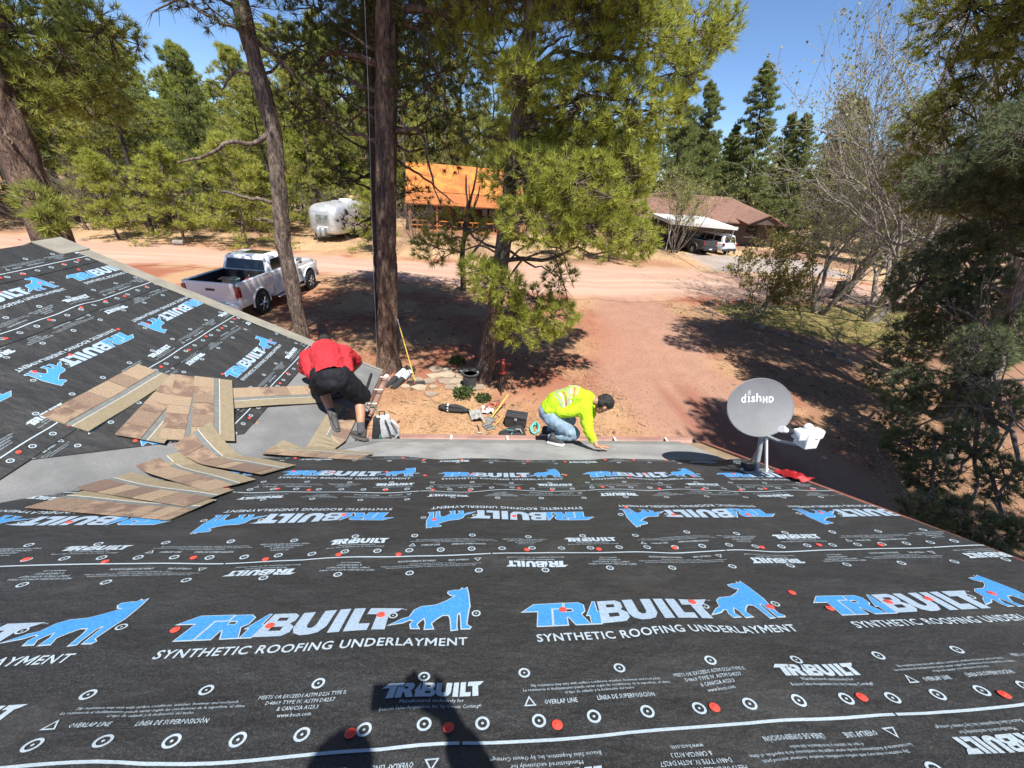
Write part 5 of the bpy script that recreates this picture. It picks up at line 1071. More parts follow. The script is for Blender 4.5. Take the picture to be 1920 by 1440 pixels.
def suv(loc, rz, label):
    t = empty('suv', loc, rz, label, 'suv'); W = .93
    def tap(p): k = max(0, p.z - 1.15); return Vector((p.x, p.y * (1 - .25 * k), p.z))
    MB().bbox(-2.35, 2.35, -W, W, .35, 1.14, .12, 3).build('body', M_wp, t, True); MB().prism([(-2.25, 1.08), (-2.02, 1.70), (-1.8, 1.78), (.35, 1.78), (.6, 1.72), (1.25, 1.08)], -W * .95, W * .95).build('cabin', M_wp, t, True, .06, fn=tap)
    for s in (-1, 1):
        for x0, x1, x2, x3 in ((-1.95, -1.80, -1.05, -1.05), (-.95, -.95, -.05, -.05), (.05, .05, .42, .95)):
            MB().prism([(x0, 1.18), (x1, 1.66), (x2, 1.66), (x3, 1.18)], -.004, .004).build('side_window', M_gl, t, fn=lambda p, s=s: tap(Vector((p.x, s * (W * .955 + .006) + p.y, p.z))))
        for xw in (-1.4, 1.4): wheel(t, xw, s * (W - .08), .36, .24, s, True); MB().lathe([(.43, 0), (.43, .01)], 24, 0, Matrix.Translation((xw, s * (W + .002), .38)) @ Matrix.Rotation(-s * math.pi / 2, 4, 'X')).build('wheel_well', M_liner, t)
        MB().bbox(-2.40, -2.22, min(s * W, s * (W - .2)), max(s * W, s * (W - .2)), .85, 1.10, .02, 1).build('taillight', M_tail, t, True); MB().bbox(.85, 1.0, min(s * (W + .04), s * (W + .2)), max(s * (W + .04), s * (W + .2)), 1.12, 1.26, .03, 1).build('mirror', M_wp, t, True); MB().tube([(-1.7, s * .62, 1.82), (.2, s * .62, 1.83)], .02, 6).build('roof_rail', M_dk, t, True)
    MB().prism([(-2.24, 1.16), (-2.06, 1.62), (-2.05, 1.62), (-2.23, 1.16)], -.72, .72).build('rear_window', M_gl, t, fn=lambda p: tap(Vector((p.x - .035, p.y, p.z)))); MB().bbox(-2.46, -2.3, -W + .03, W - .03, .38, .62, .04, 1).build('rear_bumper', M_dk, t, True); MB().box(-2.375, -2.362, -.2, .2, .72, .84).build('number_plate', M_wht, t)
suv(at_g(23.3, 39.6), math.radians(110), 'white suv parked next to the dark pickup at the brown-roofed house')
# ------------------------------------------------------------------ riveted aluminium travel trailer
M_alu = mat('trailer_aluminium', (.60, .61, .62), (.46, .47, .48), scale=2.0, rough=.40, metal=.5, bump=.05, bscale=3)
tx = Vector((-.24, -.97, 0)).normalized()
trl = empty('travel_trailer', (-10.3, 34.8, 0), math.atan2(tx.y, tx.x), 'rounded silver aluminium travel trailer parked under the pines across the road', 'trailer')
V = []; F = []; L2, W2 = 3.15, 1.20; nx_, nt_ = 36, 28
for i in range(nx_ + 1):
    xx = -L2 + 2 * L2 * (.5 - .5 * math.cos(math.pi * i / nx_)); q_ = abs(xx) / L2; s1 = max(.03, (1 - q_ ** 14.0)) ** (1 / 3.4); s2 = max(.03, (1 - q_ ** 7.0)) ** (1 / 2.6)
    for k in range(nt_):
        a = 2 * math.pi * k / nt_; c, s_ = math.cos(a), math.sin(a); yy = math.copysign(abs(c) ** .38, c) * W2 * s1; zz = math.copysign(abs(s_) ** (.50 if s_ > 0 else .35), s_)
        V.append((xx, yy, 1.38 + (zz * 1.22 * s2 if zz > 0 else zz * .90 * (s2 * .25 + .75))))
for i in range(nx_):
    for k in range(nt_): k2 = (k + 1) % nt_; F.append((i * nt_ + k, i * nt_ + k2, (i + 1) * nt_ + k2, (i + 1) * nt_ + k))
F += [tuple(range(nt_))[::-1], tuple(nx_ * nt_ + k for k in range(nt_))]
shell = MB().add(V, F).build('shell', M_alu, trl, True)
sbt = BVHTree.FromPolygons([v.co for v in shell.data.vertices], [p.vertices for p in shell.data.polygons])
def on_shell(y, z, off): h = sbt.ray_cast(Vector((7, y, z)), Vector((-1, 0, 0))); return h[0] + Vector((off, 0, 0)) if h[0] else Vector((3.1, y, z))
def patch(name, y0, y1, z0, z1, off, m, parent, n=6):
    V = [on_shell(y0 + (y1 - y0) * i / n, z0 + (z1 - z0) * j / n, off) for i in range(n + 1) for j in range(n + 1)]; return MB().add(V, [(i * (n + 1) + j, (i + 1) * (n + 1) + j, (i + 1) * (n + 1) + j + 1, i * (n + 1) + j + 1) for i in range(n) for j in range(n)]).build(name, m, parent, True)
wf = patch('window', -.42, .62, 1.30, 1.92, .02, M_galv, trl); patch('pane', -.35, .08, 1.38, 1.85, .028, mat('dusty_glass', (.10, .12, .12), (.25, .26, .24), scale=4, rough=.25), wf); patch('pane', .13, .55, 1.38, 1.85, .028, MATS['dusty_glass'], wf)
patch('name_plate', -.30, .50, 1.02, 1.12, .015, M_wht, trl)
for z in (.85, 1.20, 2.05):
    MB().tube([on_shell(-1.0 + .1 * k, z, .004) for k in range(21)], .008, 5, cap=False).build('seam', M_galv, trl)
for xx in (-1.6, -.5, .6, 1.6):
    pts = []
    for a in np.linspace(-.4, math.pi + .4, 24):
        h = sbt.ray_cast(Vector((xx, 4 * math.cos(a), 1.38 + 4 * math.sin(a))), Vector((0, -math.cos(a), -math.sin(a)))); 
        if h[0]: pts.append(h[0])
    MB().tube(pts, .009, 5).build('rib', M_galv, trl)
MB().bbox(-.75, .05, 1.13, 1.18, .75, 2.20, .02, 1).build('door', M_alu, trl, True); MB().lathe([(.16, 0), (.16, .03)], 16, 0, Matrix.Translation((1.35, 1.14, 1.62)) @ Matrix.Rotation(-1.57, 4, 'X')).build('porch_lamp', mat('amber', (.75, .55, .12), rough=.3), trl, True)
MB().bbox(.5, 1.1, -.3, .3, 2.55, 2.72, .06, 2).build('roof_vent', M_alu, trl, True); MB().bbox(-.9, -.1, -.35, .35, 2.56, 2.78, .06, 2).build('air_conditioner', M_wht, trl, True)
for s in (-1, 1):
    MB().tube([(2.7, s * .7, .45), (4.0, 0, .45)], .05, 6).build('tongue_bar', M_dk, trl); wheel(trl, -.3, s * 1.0, .34, .22, s, True)
for yy in (-.18, .18): MB().lathe([(.14, .50), (.16, .56), (.16, .95), (.10, 1.03), (.05, 1.05), (.05, 1.10)], 14, 0, Matrix.Translation((3.36, yy, 0))).build('gas_bottle', M_galv, trl, True)
MB().tube([(3.9, 0, .45), (3.9, 0, .02)], .035, 8).build('jack', M_galv, trl, True)
# ------------------------------------------------------------------ houses across the road
def roof_plane(name, P, th, m, parent, npan, rib=.03):
    """sheet-metal or shingled slope cut into panels, each its own piece. P = eave L, eave R, ridge R, ridge L"""
    P = [Vector(p) for p in P]; root = slab(name, P, th, m, parent)
    for i in range(npan + 1):
        t = i / npan; a = P[0].lerp(P[1], t); b = P[3].lerp(P[2], t); MB().tube([a + Vector((0, 0, rib * .3)), b + Vector((0, 0, rib * .3))], rib, 4).build('seam', m, root)
    return root
oh = empty('cabin', at_g(-5.5, 43.5), math.radians(7), 'cabin with bright orange metal roof and dark porch behind the big pines', 'house')
M_or = mat('orange_metal', (.56, .22, .045), (.33, .11, .03), scale=.8, rough=.5); M_or2 = mat('porch_orange', (.42, .15, .045), (.34, .12, .04), scale=1.5, rough=.5); M_lg = mat('log_wall', (.10, .045, .025), (.07, .03, .02), scale=3, rough=.8)
roof_plane('roof', [(-1.2, -.6, 3.35), (10.5, -.6, 3.35), (10.5, 4.2, 5.75), (-1.2, 4.2, 5.75)], .10, M_or, oh, 16); roof_plane('roof', [(10.5, 9.0, 3.35), (-1.2, 9.0, 3.35), (-1.2, 4.2, 5.75), (10.5, 4.2, 5.75)], .10, M_or, oh, 16)
roof_plane('porch_roof', [(-1.2, -3.6, 2.45), (10.5, -3.6, 2.45), (10.5, -.62, 3.30), (-1.2, -.62, 3.30)], .08, M_or2, oh, 16)
for i in range(9): MB().box(-.8, 9.9, 0, .25, i * .37, i * .37 + .355).build('wall_log', M_lg, oh)
MB().box(-.8, 9.9, .26, 8.4, -.1, 3.3).build('wall', M_lg, oh)
for xx in (-.9, 1.6, 4.2, 7.4, 10.0): MB().box(xx - .09, xx + .09, -3.3, -3.12, 0, 2.5).build('porch_post', M_or2, oh)
MB().box(-1.0, 10.1, -3.4, -.05, -.1, .18).build('porch_floor', mat('deck_boards', (.34, .17, .08), rough=.8), oh)
for z in (.55, .95): MB().box(-.9, 10.0, -3.26, -3.18, z, z + .09).build('rail', M_or, oh)
for k in range(21): xx = -.8 + k * .52; MB().box(xx, xx + .06, -3.25, -3.19, .18, .95).build('baluster', M_or, oh)
for xx in (0, 3.6, 6.3): w_ = MB().box(xx, xx + 1.3, -.04, .0, 1.0, 2.2).build('window', M_gl, oh); MB().box(xx - .06, xx + 1.36, -.03, .0, .93, .995).build('sill', M_or2, w_)
MB().box(2.1, 3.1, -.05, .0, .18, 2.25).build('door', M_or2, oh)
gr_ = empty('garage', at_g(-18.9, 48.2), math.radians(4), 'cream clapboard garage with an orange roof edge behind the silver trailer', 'garage')
M_cr = mat('cream_boards', (.62, .52, .36), (.56, .46, .32), scale=2, rough=.75)
for i in range(15): MB().box(-3.0, 3.4, -.03 - .012 * 0, .02, .1 + i * .185, .1 + i * .185 + .170).build('clapboard', M_cr, gr_, fn=lambda p: p)
MB().box(-3.0, 3.4, .021, 5.5, -.1, 2.9).build('wall', M_cr, gr_); roof_plane('roof', [(-3.5, -.7, 2.75), (3.9, -.7, 2.75), (3.9, 2.8, 4.3), (-3.5, 2.8, 4.3)], .12, M_or2, gr_, 10); roof_plane('roof', [(3.9, 6.3, 2.75), (-3.5, 6.3, 2.75), (-3.5, 2.8, 4.3), (3.9, 2.8, 4.3)], .12, M_or2, gr_, 10)
cloth('green_tarp', lambda a, b: (-17.6 + 2.2 * a - 1.1, 46.2 + 1.2 * b - .6, .35 * math.sin(math.pi * a) * math.sin(math.pi * b) + .05), 10, 8, .5, 5, mat('green_tarp', (.03, .28, .17), (.02, .18, .12), scale=4, rough=.5), 'crumpled green tarp heaped in front of the cream garage', 'tarp')
# brown ranch house with carport
rh = empty('ranch_house', at_g(25.6, 49.5), math.radians(8), 'low house with brown shingled hip roof and a white-edged carport', 'house')
M_rs = mat('brown_shingles', (.20, .105, .075), (.15, .08, .06), scale=3, rough=.95, bump=.6, bscale=30, col3=(.27, .16, .12), scale3=18, f3=.4); M_rw = mat('dark_siding', (.11, .075, .06), (.085, .06, .05), scale=3, rough=.85)
M_wt = mat('white_trim', (.62, .61, .58), rough=.5)
RW, RD, EV, RG = 9.5, 5.6, 2.45, 4.75
MB().box(-RW + .7, RW - .7, -RD + .7, RD - .7, -.1, 2.5).build('wall', M_rw, rh)
ea, eb, ec, ed = (-RW, -RD, EV), (RW, -RD, EV), (RW, RD, EV), (-RW, RD, EV); r1, r2 = (-RW + 4.6, 0, RG), (RW - 4.6, 0, RG)
def poly_slab(name, P, th, m, parent): 
    P = [Vector(p) for p in P]; n = len(P); return MB().add(P + [p - Vector((0, 0, th)) for p in P], [tuple(range(n)), tuple(range(2 * n - 1, n - 1, -1))] + [(i, i + n, (i + 1) % n + n, (i + 1) % n) for i in range(n)]).build(name, m, parent)
rf = poly_slab('roof', [ea, eb, r2, r1], .12, M_rs, rh); poly_slab('roof', [eb, ec, r2], .12, M_rs, rh); poly_slab('roof', [ec, ed, r1, r2], .12, M_rs, rh); poly_slab('roof', [ed, ea, r1], .12, M_rs, rh)
def tri_gable(x0, x1, yb): 
    xm = (x0 + x1) / 2; poly_slab('gable_roof', [(x0, yb - 1.2, EV + .02), (xm, yb - 1.2, EV + 1.0), (xm, yb + 2.2, EV + 1.25), (x0, yb + 2.2, EV + .6)], .1, M_rs, rf); poly_slab('gable_roof', [(xm, yb - 1.2, EV + 1.0), (x1, yb - 1.2, EV + .02), (x1, yb + 2.2, EV + .6), (xm, yb + 2.2, EV + 1.25)], .1, M_rs, rf); MB().prism([(x0 + .3, EV), (x1 - .3, EV), (xm, EV + .85)], yb - 1.0, yb - .95).build('gable_face', M_rw, rf)
tri_gable(2.5, 7.5, -RD)
for (x_, y_) in ((-1.5, -1.6), (1.8, .4)): MB().tube([(x_, y_, 3.6), (x_, y_, 4.9)], .07, 8).lathe([(.16, 4.9), (.16, 5.05), (.02, 5.15)], 10, 0, Matrix.Translation((x_, y_, 0))).build('vent_pipe', M_galv, rf, True)
for xx in (-4, 0, 4.2): w_ = MB().box(xx, xx + 1.5, -RD + .66, -RD + .7, 1.0, 2.1).build('window', M_gl, rh); MB().box(xx - .08, xx + 1.58, -RD + .64, -RD + .69, .92, .99).build('sill', M_wt, w_)
bpy.context.view_layer.update(); RI = rh.matrix_world.inverted(); rl = lambda x, y, z: RI @ Vector((x, y, z))
CPC = [(18.0, 37.8), (24.2, 37.2), (24.8, 45.5), (18.5, 46.0)]
cp = slab('carport_roof', [rl(*CPC[0], 2.60), rl(*CPC[1], 2.52), rl(*CPC[2], 2.85), rl(*CPC[3], 2.90)], .08, M_wt, rh)
for i, j in ((0, 1), (3, 0)):
    a_, b_ = Vector((*CPC[i], 2.60 if i != 3 else 2.9)), Vector((*CPC[j], 2.52 if j == 1 else 2.60)); d_ = (b_ - a_).normalized(); nn_ = Vector((d_.y, -d_.x, 0)).normalized(); P_ = [a_ + nn_ * .02, b_ + nn_ * .02, b_ + nn_ * .06, a_ + nn_ * .06]; MB().add([rl(*(p + Vector((0, 0, .06)))) for p in P_] + [rl(*(p - Vector((0, 0, .22)))) for p in P_], [(0, 1, 2, 3), (7, 6, 5, 4), (0, 4, 5, 1), (2, 6, 7, 3), (1, 5, 6, 2), (3, 7, 4, 0)]).build('carport_fascia', M_wt, rh)
for x_, y_ in ((18.2, 38.0), (24.0, 37.4), (18.5, 41.8)): MB().tube([rl(x_, y_, -.05), rl(x_, y_, 2.52)], .05, 6).build('carport_post', M_wt, rh)
MB().add([rl(x_, y_, z_) for z_ in (-.1, 2.6) for x_, y_ in ((18.6, 45.4), (24.7, 44.9), (24.7, 45.1), (18.6, 45.6))], [(0, 1, 2, 3), (7, 6, 5, 4), (0, 4, 5, 1), (2, 6, 7, 3), (1, 5, 6, 2), (3, 7, 4, 0)]).build('carport_wall', M_rw, rh)
# long reddish board fence running to the left of the carport
fn_ = empty('board_fence', at_g(17.2, 41.5), math.radians(38), 'dark reddish-brown board fence beside the carport', 'fence')
for k in range(34): MB().box(k * .2 - 3.4, k * .2 - 3.212, -.012, .012, .05, 1.75 + .02 * math.sin(k * 3)).build('board', mat('fence_board', (.17, .075, .055), (.13, .06, .045), scale=5, rough=.9), fn_)
for k in range(4): MB().box(-3.4 + k * 2.2, -3.3 + k * 2.2, .013, .11, 0, 1.7).build('post', M_rw, fn_)
# ------------------------------------------------------------------ trees
CL_T3 = [(1.07, 9.7, 5.46, 0.99, 0.64, 1.2), (2.15, 9.4, 5.39, 1.02, 0.69, 1.3), (3.25, 9.8, 5.61, 0.81, 0.72, 1), (1.4, 9.3, 4.6, 0.94, 0.53, 1.3), (2.7, 9.6, 4.54, 0.97, 0.62, 1.2), (3.99, 10.0, 4.32, 0.56, 0.53, 1), (2.13, 9.8, 6.85, 0.92, 0.61, 1.1), (0.97, 9.6, 7.12, 0.63, 0.52, 1.1), (3.23, 10.0, 6.87, 0.87, 0.68, 1.1), (4.15, 10.4, 6.99, 0.56, 0.48, 0.8), (2.5, 10.0, 7.67, 0.84, 0.54, 1), (1.87, 10.0, 8.15, 0.92, 0.52, 1), (3.17, 10.0, 8.14, 0.91, 0.64, 1.1), (4.52, 10.6, 8.41, 0.72, 0.57, 1), (5.23, 10.8, 8.61, 0.41, 0.58, 1), (4.31, 10.5, 7.69, 0.64, 0.47, 0.7), (2.6, 9.8, 8.47, 0.97, 0.5, 1), (0.48, 10.8, 7.78, 0.63, 0.57, 0.6), (-0.55, 11.0, 8.0, 0.56, 0.68, 0.45), (-0.0, 10.6, 8.37, 0.64, 0.43, 0.6), (0.55, 9.6, 3.13, 0.71, 0.49, 1.2), (1.53, 9.8, 2.7, 0.61, 0.38, 0.9), (2.14, 9.7, 2.33, 0.62, 0.44, 1.2), (1.38, 9.7, 1.92, 0.84, 0.33, 1.2), (2.23, 10.2, 3.21, 0.41, 0.55, 0.5), (0.09, 9.8, 3.38, 0.45, 0.32, 1), (1.44, 10.8, 6.3, 0.75, 0.5, 0.7), (0.07, 11.3, 6.29, 0.77, 0.64, 0.5), (-0.59, 11.8, 4.14, 1.02, 0.59, 0.5), (-1.05, 12.0, 3.45, 0.75, 0.46, 0.5), (2.34, 10.8, 6.21, 1.12, 0.44, 0.8), (3.63, 10.8, 6.31, 0.73, 0.51, 0.8), (0.99, 9.5, 2.38, 0.47, 0.33, 0.9)]
CL_T2 = [(-3.36, 11.8, 7.6, 0.77, 0.61, 0.8), (-4.37, 12.0, 6.54, 0.68, 0.65, 0.7), (-3.36, 12.3, 6.87, 0.85, 0.79, 0.7), (-1.55, 11.2, 7.55, 0.68, 0.7, 0.7), (-1.06, 10.8, 7.05, 0.57, 0.7, 0.6), (-0.56, 11.2, 6.6, 0.55, 0.62, 0.5), (-1.4, 11.4, 6.18, 0.63, 0.64, 0.6), (-0.72, 11.8, 5.97, 0.54, 0.61, 0.5), (-2.65, 12.0, 8.09, 0.68, 0.61, 0.8), (-3.39, 11.5, 8.25, 0.72, 0.46, 0.8), (-4.25, 12.4, 7.75, 0.67, 0.51, 0.7), (-1.1, 11.0, 8.16, 0.65, 0.45, 0.7), (-1.71, 10.9, 6.82, 0.4, 0.53, 0.5)]
CL_T1 = [(-4.19, 10.0, 7.74, 0.57, 0.39, 0.6), (-4.88, 10.0, 7.75, 0.54, 0.34, 0.5), (-4.19, 11.5, 7.47, 0.51, 0.41, 0.5), (-5.53, 10.5, 7.9, 0.39, 0.25, 0.5)]
CL_TL = [(-8.58, 9.0, 4.79, 0.37, 0.44, 1), (-8.3, 9.0, 4.31, 0.33, 0.41, 1), (-8.01, 9.3, 4.83, 0.3, 0.36, 0.9), (-8.66, 9.6, 5.41, 0.38, 0.46, 1), (-8.05, 8.8, 4.06, 0.27, 0.25, 1), (-9.18, 9.2, 4.09, 0.26, 0.37, 1), (-8.63, 11.0, 6.72, 0.87, 0.66, 1), (-9.06, 11.0, 7.27, 0.73, 0.64, 1), (-8.25, 12.0, 7.58, 0.73, 0.7, 1), (-8.88, 10.5, 6.27, 0.61, 0.53, 1), (-8.82, 12.0, 6.39, 0.77, 0.62, 0.9)]
CL_JU = [(11.04, 9.0, 3.82, 0.65, 0.8, 1.2), (11.71, 9.0, 4.5, 0.68, 0.77, 1.2), (11.7, 8.5, 5.28, 0.59, 0.83, 1.2), (11.76, 9.0, 2.28, 0.6, 0.79, 1), (11.69, 8.6, 3.15, 0.63, 0.8, 1.2), (12.43, 8.5, 3.63, 0.66, 0.78, 1.2), (11.93, 8.6, 1.03, 0.52, 0.66, 1), (12.73, 8.3, 1.05, 0.58, 0.65, 1), (12.19, 8.0, -0.33, 0.58, 0.59, 1), (13.27, 7.8, -1.31, 0.58, 0.62, 1), (13.61, 7.8, -0.16, 0.58, 0.66, 0.9), (14.08, 8.0, 0.93, 0.54, 0.72, 1), (13.23, 7.4, -2.37, 0.54, 0.55, 1), (14.62, 7.3, -2.5, 0.62, 0.63, 1), (15.1, 7.4, -1.15, 0.57, 0.68, 0.9), (16.03, 7.0, -2.86, 0.39, 0.55, 1), (11.36, 9.0, 1.3, 0.38, 0.6, 0.6), (13.21, 8.5, 2.24, 0.63, 0.7, 1), (13.48, 8.2, 2.82, 0.41, 0.8, 1), (11.93, 8.4, 0.11, 0.43, 0.53, 0.8), (10.96, 8.5, 6.17, 0.49, 0.56, 1.1)]
CL_PR = [(13.16, 12.0, 9.52, 0.51, 0.67, 0.8), (13.32, 12.5, 9.09, 0.56, 0.65, 0.8), (13.81, 11.5, 8.18, 0.51, 0.69, 0.8), (13.84, 13.0, 8.13, 0.63, 0.7, 0.8), (14.31, 12.0, 7.3, 0.67, 0.68, 0.8), (14.18, 13.0, 6.93, 0.67, 0.66, 0.8), (15.16, 11.5, 6.43, 0.56, 0.76, 0.8), (14.83, 12.0, 5.83, 0.73, 0.64, 0.8), (14.65, 13.0, 5.76, 0.71, 0.69, 0.8), (14.49, 14.0, 6.35, 0.64, 0.72, 0.7), (13.98, 14.0, 7.83, 0.59, 0.77, 0.7)]
CL_JUL = [(10.41, 7.5, 1.6, 0.45, 0.58, 1), (10.59, 6.91, 1.8, 0.49, 0.54, 1), (8.99, 5.9, 1.2, 0.43, 0.44, 1), (8.77, 5.16, 1.0, 0.38, 0.41, 1), (9.37, 5.37, 1.6, 0.4, 0.46, 0.9), (10.17, 5.78, 2.2, 0.39, 0.52, 1), (7.9, 4.42, 0.8, 0.32, 0.33, 1), (8.41, 4.2, 0.9, 0.36, 0.36, 1), (9.31, 4.56, 1.4, 0.35, 0.42, 0.9), (8.82, 3.85, 0.9, 0.22, 0.3, 1), (9.97, 7.01, 1.0, 0.36, 0.44, 0.8), (10.94, 7.04, 2.8, 0.52, 0.58, 1), (11.55, 7.03, 3.2, 0.35, 0.68, 1), (11.1, 8.79, 1.4, 0.37, 0.58, 0.6), (8.42, 3.79, 0.6, 0.23, 0.22, 0.8)]
def bark(name, a, b, c3, sc=11.0): return mat(name, a, b, scale=sc, rough=.95, bump=1.0, bdist=.06, bscale=22, col3=c3, scale3=26, f3=.85, stretch=(1, 1, .30), lo=.40, hi=.58)
M_bk = bark('pine_bark', (.26, .195, .15), (.12, .088, .070), (.035, .027, .023))
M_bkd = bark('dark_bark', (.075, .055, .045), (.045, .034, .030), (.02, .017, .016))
M_bkr = bark('ponderosa_bark', (.235, .15, .105), (.11, .068, .052), (.03, .021, .018), 8.0)
M_bkg = bark('grey_bark', (.30, .255, .215), (.20, .165, .14), (.12, .10, .085), 9.0)
M_bkp = bark('pale_bark', (.42, .37, .31), (.30, .26, .22), (.16, .14, .12), 9.0)
M_twd = mat('dead_twig', (.20, .165, .14), (.13, .105, .09), scale=9, rough=.95)
def needle_mat(n, c, k=.4, tr=.35): return mat(n, c, rough=.55, island=k, trans=tr, spec=.35)
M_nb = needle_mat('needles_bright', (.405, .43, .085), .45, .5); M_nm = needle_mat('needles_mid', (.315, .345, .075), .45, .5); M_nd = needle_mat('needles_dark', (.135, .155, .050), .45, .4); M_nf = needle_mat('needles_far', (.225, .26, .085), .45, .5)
M_ny = needle_mat('needles_yellow', (.41, .42, .095), .5, .5); M_ju = needle_mat('juniper_sprays', (.18, .22, .11), .5, .35)
M_lf = needle_mat('spring_leaf', (.30, .36, .035), .35, .5); M_bud = needle_mat('budding_leaf', (.27, .27, .07), .4, .4); M_gold = needle_mat('gold_leaf', (.22, .19, .06), .5, .4); M_sh_ = needle_mat('shrub_leaf', (.07, .10, .03), .5, .3)

def nrm(v): return v / (np.linalg.norm(v, axis=-1, keepdims=True) + 1e-9)
def tuft_tris(P, D, L, W, k, spread, R):
    n = len(P); P = np.repeat(P, k, 0); D = np.repeat(D, k, 0)
    d = nrm(D + spread * R.normal(0, 1, (n * k, 3))); s = nrm(np.cross(d, R.normal(0, 1, (n * k, 3))))
    l = L * R.uniform(.6, 1.15, (n * k, 1)); b = P + d * l * .06
    w = W * .5
    return np.stack([b - s * w, b + s * w, P + d * l], 1).reshape(-1, 3)
def leaf_quads(P, size, R, up=.4):
    n = len(P); d = nrm(R.normal(0, 1, (n, 3)) + np.array([0, 0, up])); s = nrm(np.cross(d, R.normal(0, 1, (n, 3)))); l = size * R.uniform(.6, 1.3, (n, 1))
    return np.stack([P, P + d * l * .5 + s * l * .38, P + d * l, P + d * l * .5 - s * l * .38], 1).reshape(-1, 3)
def tri_mesh(name, V, m, k=3):
    i = np.arange(len(V)).reshape(-1, k); return np_mesh(name, V, [i], m)
class Wood:
    """many tapered sticks in one mesh"""
    def __init__(s): s.V = []; s.F = []; s.n = 0
    def segs(s, A, B, ra, rb, k=4):
        A = np.asarray(A, float).reshape(-1, 3); B = np.asarray(B, float).reshape(-1, 3); n = len(A)
        if n == 0: return
        ra = np.broadcast_to(np.asarray(ra, float), (n,)); rb = np.broadcast_to(np.asarray(rb, float), (n,))
        d = nrm(B - A); h = np.where(np.abs(d[:, 2:3]) > .9, np.array([[1., 0, 0]]), np.array([[0, 0, 1.]])); u = nrm(np.cross(d, h)); v = np.cross(d, u)
        an = np.arange(k) * 2 * np.pi / k; ring = u[:, None] * np.cos(an)[None, :, None] + v[:, None] * np.sin(an)[None, :, None]
        VV = np.concatenate([A[:, None] + ring * ra[:, None, None], B[:, None] + ring * rb[:, None, None]], 1)
        base = s.n + np.arange(n)[:, None] * 2 * k; j = np.arange(k); j2 = (j + 1) % k
        F = np.stack([base + j, base + j2, base + j2 + k, base + j + k], -1).reshape(-1, 4)
        s.V.append(VV.reshape(-1, 3)); s.F.append(F); s.n += n * 2 * k
    def path(s, P, r, k=6):
        P = np.asarray(P, float); r = np.asarray(r, float); n = len(P); t = nrm(np.gradient(P, axis=0)); u = nrm(np.cross(t, np.array([.31, .22, .93]))); v = np.cross(t, u); an = np.arange(k) * 2 * np.pi / k
        VV = P[:, None] + (u[:, None] * np.cos(an)[None, :, None] + v[:, None] * np.sin(an)[None, :, None]) * r[:, None, None]
        b = s.n + np.arange(n - 1)[:, None] * k; j = np.arange(k); j2 = (j + 1) % k
        s.F.append(np.stack([b + j, b + j2, b + j2 + k, b + j + k], -1).reshape(-1, 4)); s.V.append(VV.reshape(-1, 3)); s.n += n * k
    def mesh(s, name, m, smooth=True): return np_mesh(name, np.concatenate(s.V), [np.concatenate(s.F)], m, smooth)
def trunk_mesh(name, P, r, m, k=28, step=.16, amp=.10, seed=0.0):
    """bark-plated trunk through the points P with radii r"""
    P = np.asarray(P, float); r = np.asarray(r, float); L = np.concatenate([[0], np.cumsum(np.linalg.norm(np.diff(P, axis=0), axis=1))]); n = max(4, int(L[-1] / step)); t = np.linspace(0, L[-1], n)
    C = np.stack([np.interp(t, L, P[:, i]) for i in range(3)], 1); R_ = np.interp(t, L, r); an = np.arange(k) * 2 * np.pi / k
    A, T = np.meshgrid(an, t); c, s_ = np.cos(A), np.sin(A)
    cell = np.abs(fbm(c * 3.2 + seed, s_ * 3.2, T * .75, 3) - .5) * 2; plate = sstep(.05, .34, cell) - .5; lumps = fbm(c * 1.1 + seed, s_ * 1.1, T * .5, 2) - .5
    rad = R_[:, None] * (1 + amp * plate + .16 * lumps); flare = 1 + .35 * np.exp(-T / .45) * (.6 + .8 * vnoise(c * 1.6 + seed, s_ * 1.6, 0)); rad = rad * flare
    V = np.stack([C[:, 0:1] + rad * c, C[:, 1:2] + rad * s_, C[:, 2:3] + 0 * rad], -1).reshape(-1, 3)
    b = np.arange(n - 1)[:, None] * k; j = np.arange(k); j2 = (j + 1) % k; F = np.stack([b + j, b + j2, b + j2 + k, b + j + k], -1).reshape(-1, 4)
    return np_mesh(name, V, [F], m, True)
def bez(a, b, sag, n=7, R=None, wob=.0):
    a = np.asarray(a, float); b = np.asarray(b, float); t = np.linspace(0, 1, n)[:, None]; L = np.linalg.norm(b - a); m = (a + b) / 2 + np.array([0, 0, sag * L]); P = a * (1 - t) ** 2 + 2 * m * t * (1 - t) + b * t ** 2
    if R is not None: P[1:-1] += R.normal(0, wob * L, (n - 2, 3))
    return P
def fill_clump(c, r, n, R, W, end, twig=.008, droop=0.0):
    """tufts spread through an ellipsoid, hung on twigs that start near its heart"""
    r = np.asarray(r); d = nrm(R.normal(0, 1, (n, 3))); rho = R.uniform(.25, 1, (n, 1)) ** .38; off = d * rho * r; off[:, 2] -= droop * np.hypot(off[:, 0], off[:, 1]) * .4
    P = c + off; D = nrm(off / r * .9 + np.array([0, 0, .55]) + R.normal(0, .25, (n, 3)))
    hubs = c + R.normal(0, .28, (max(3, n // 7), 3)) * r; q = np.argmin(((P[:, None] - hubs[None]) ** 2).sum(-1), 1) if len(hubs) * n < 400000 else R.integers(0, len(hubs), n)
    W.segs(np.repeat(np.asarray(end)[None], len(hubs), 0), hubs, twig * 2.0, twig * 1.3, 4); W.segs(hubs[q], P, twig, twig * .6, 3)
    return P, D
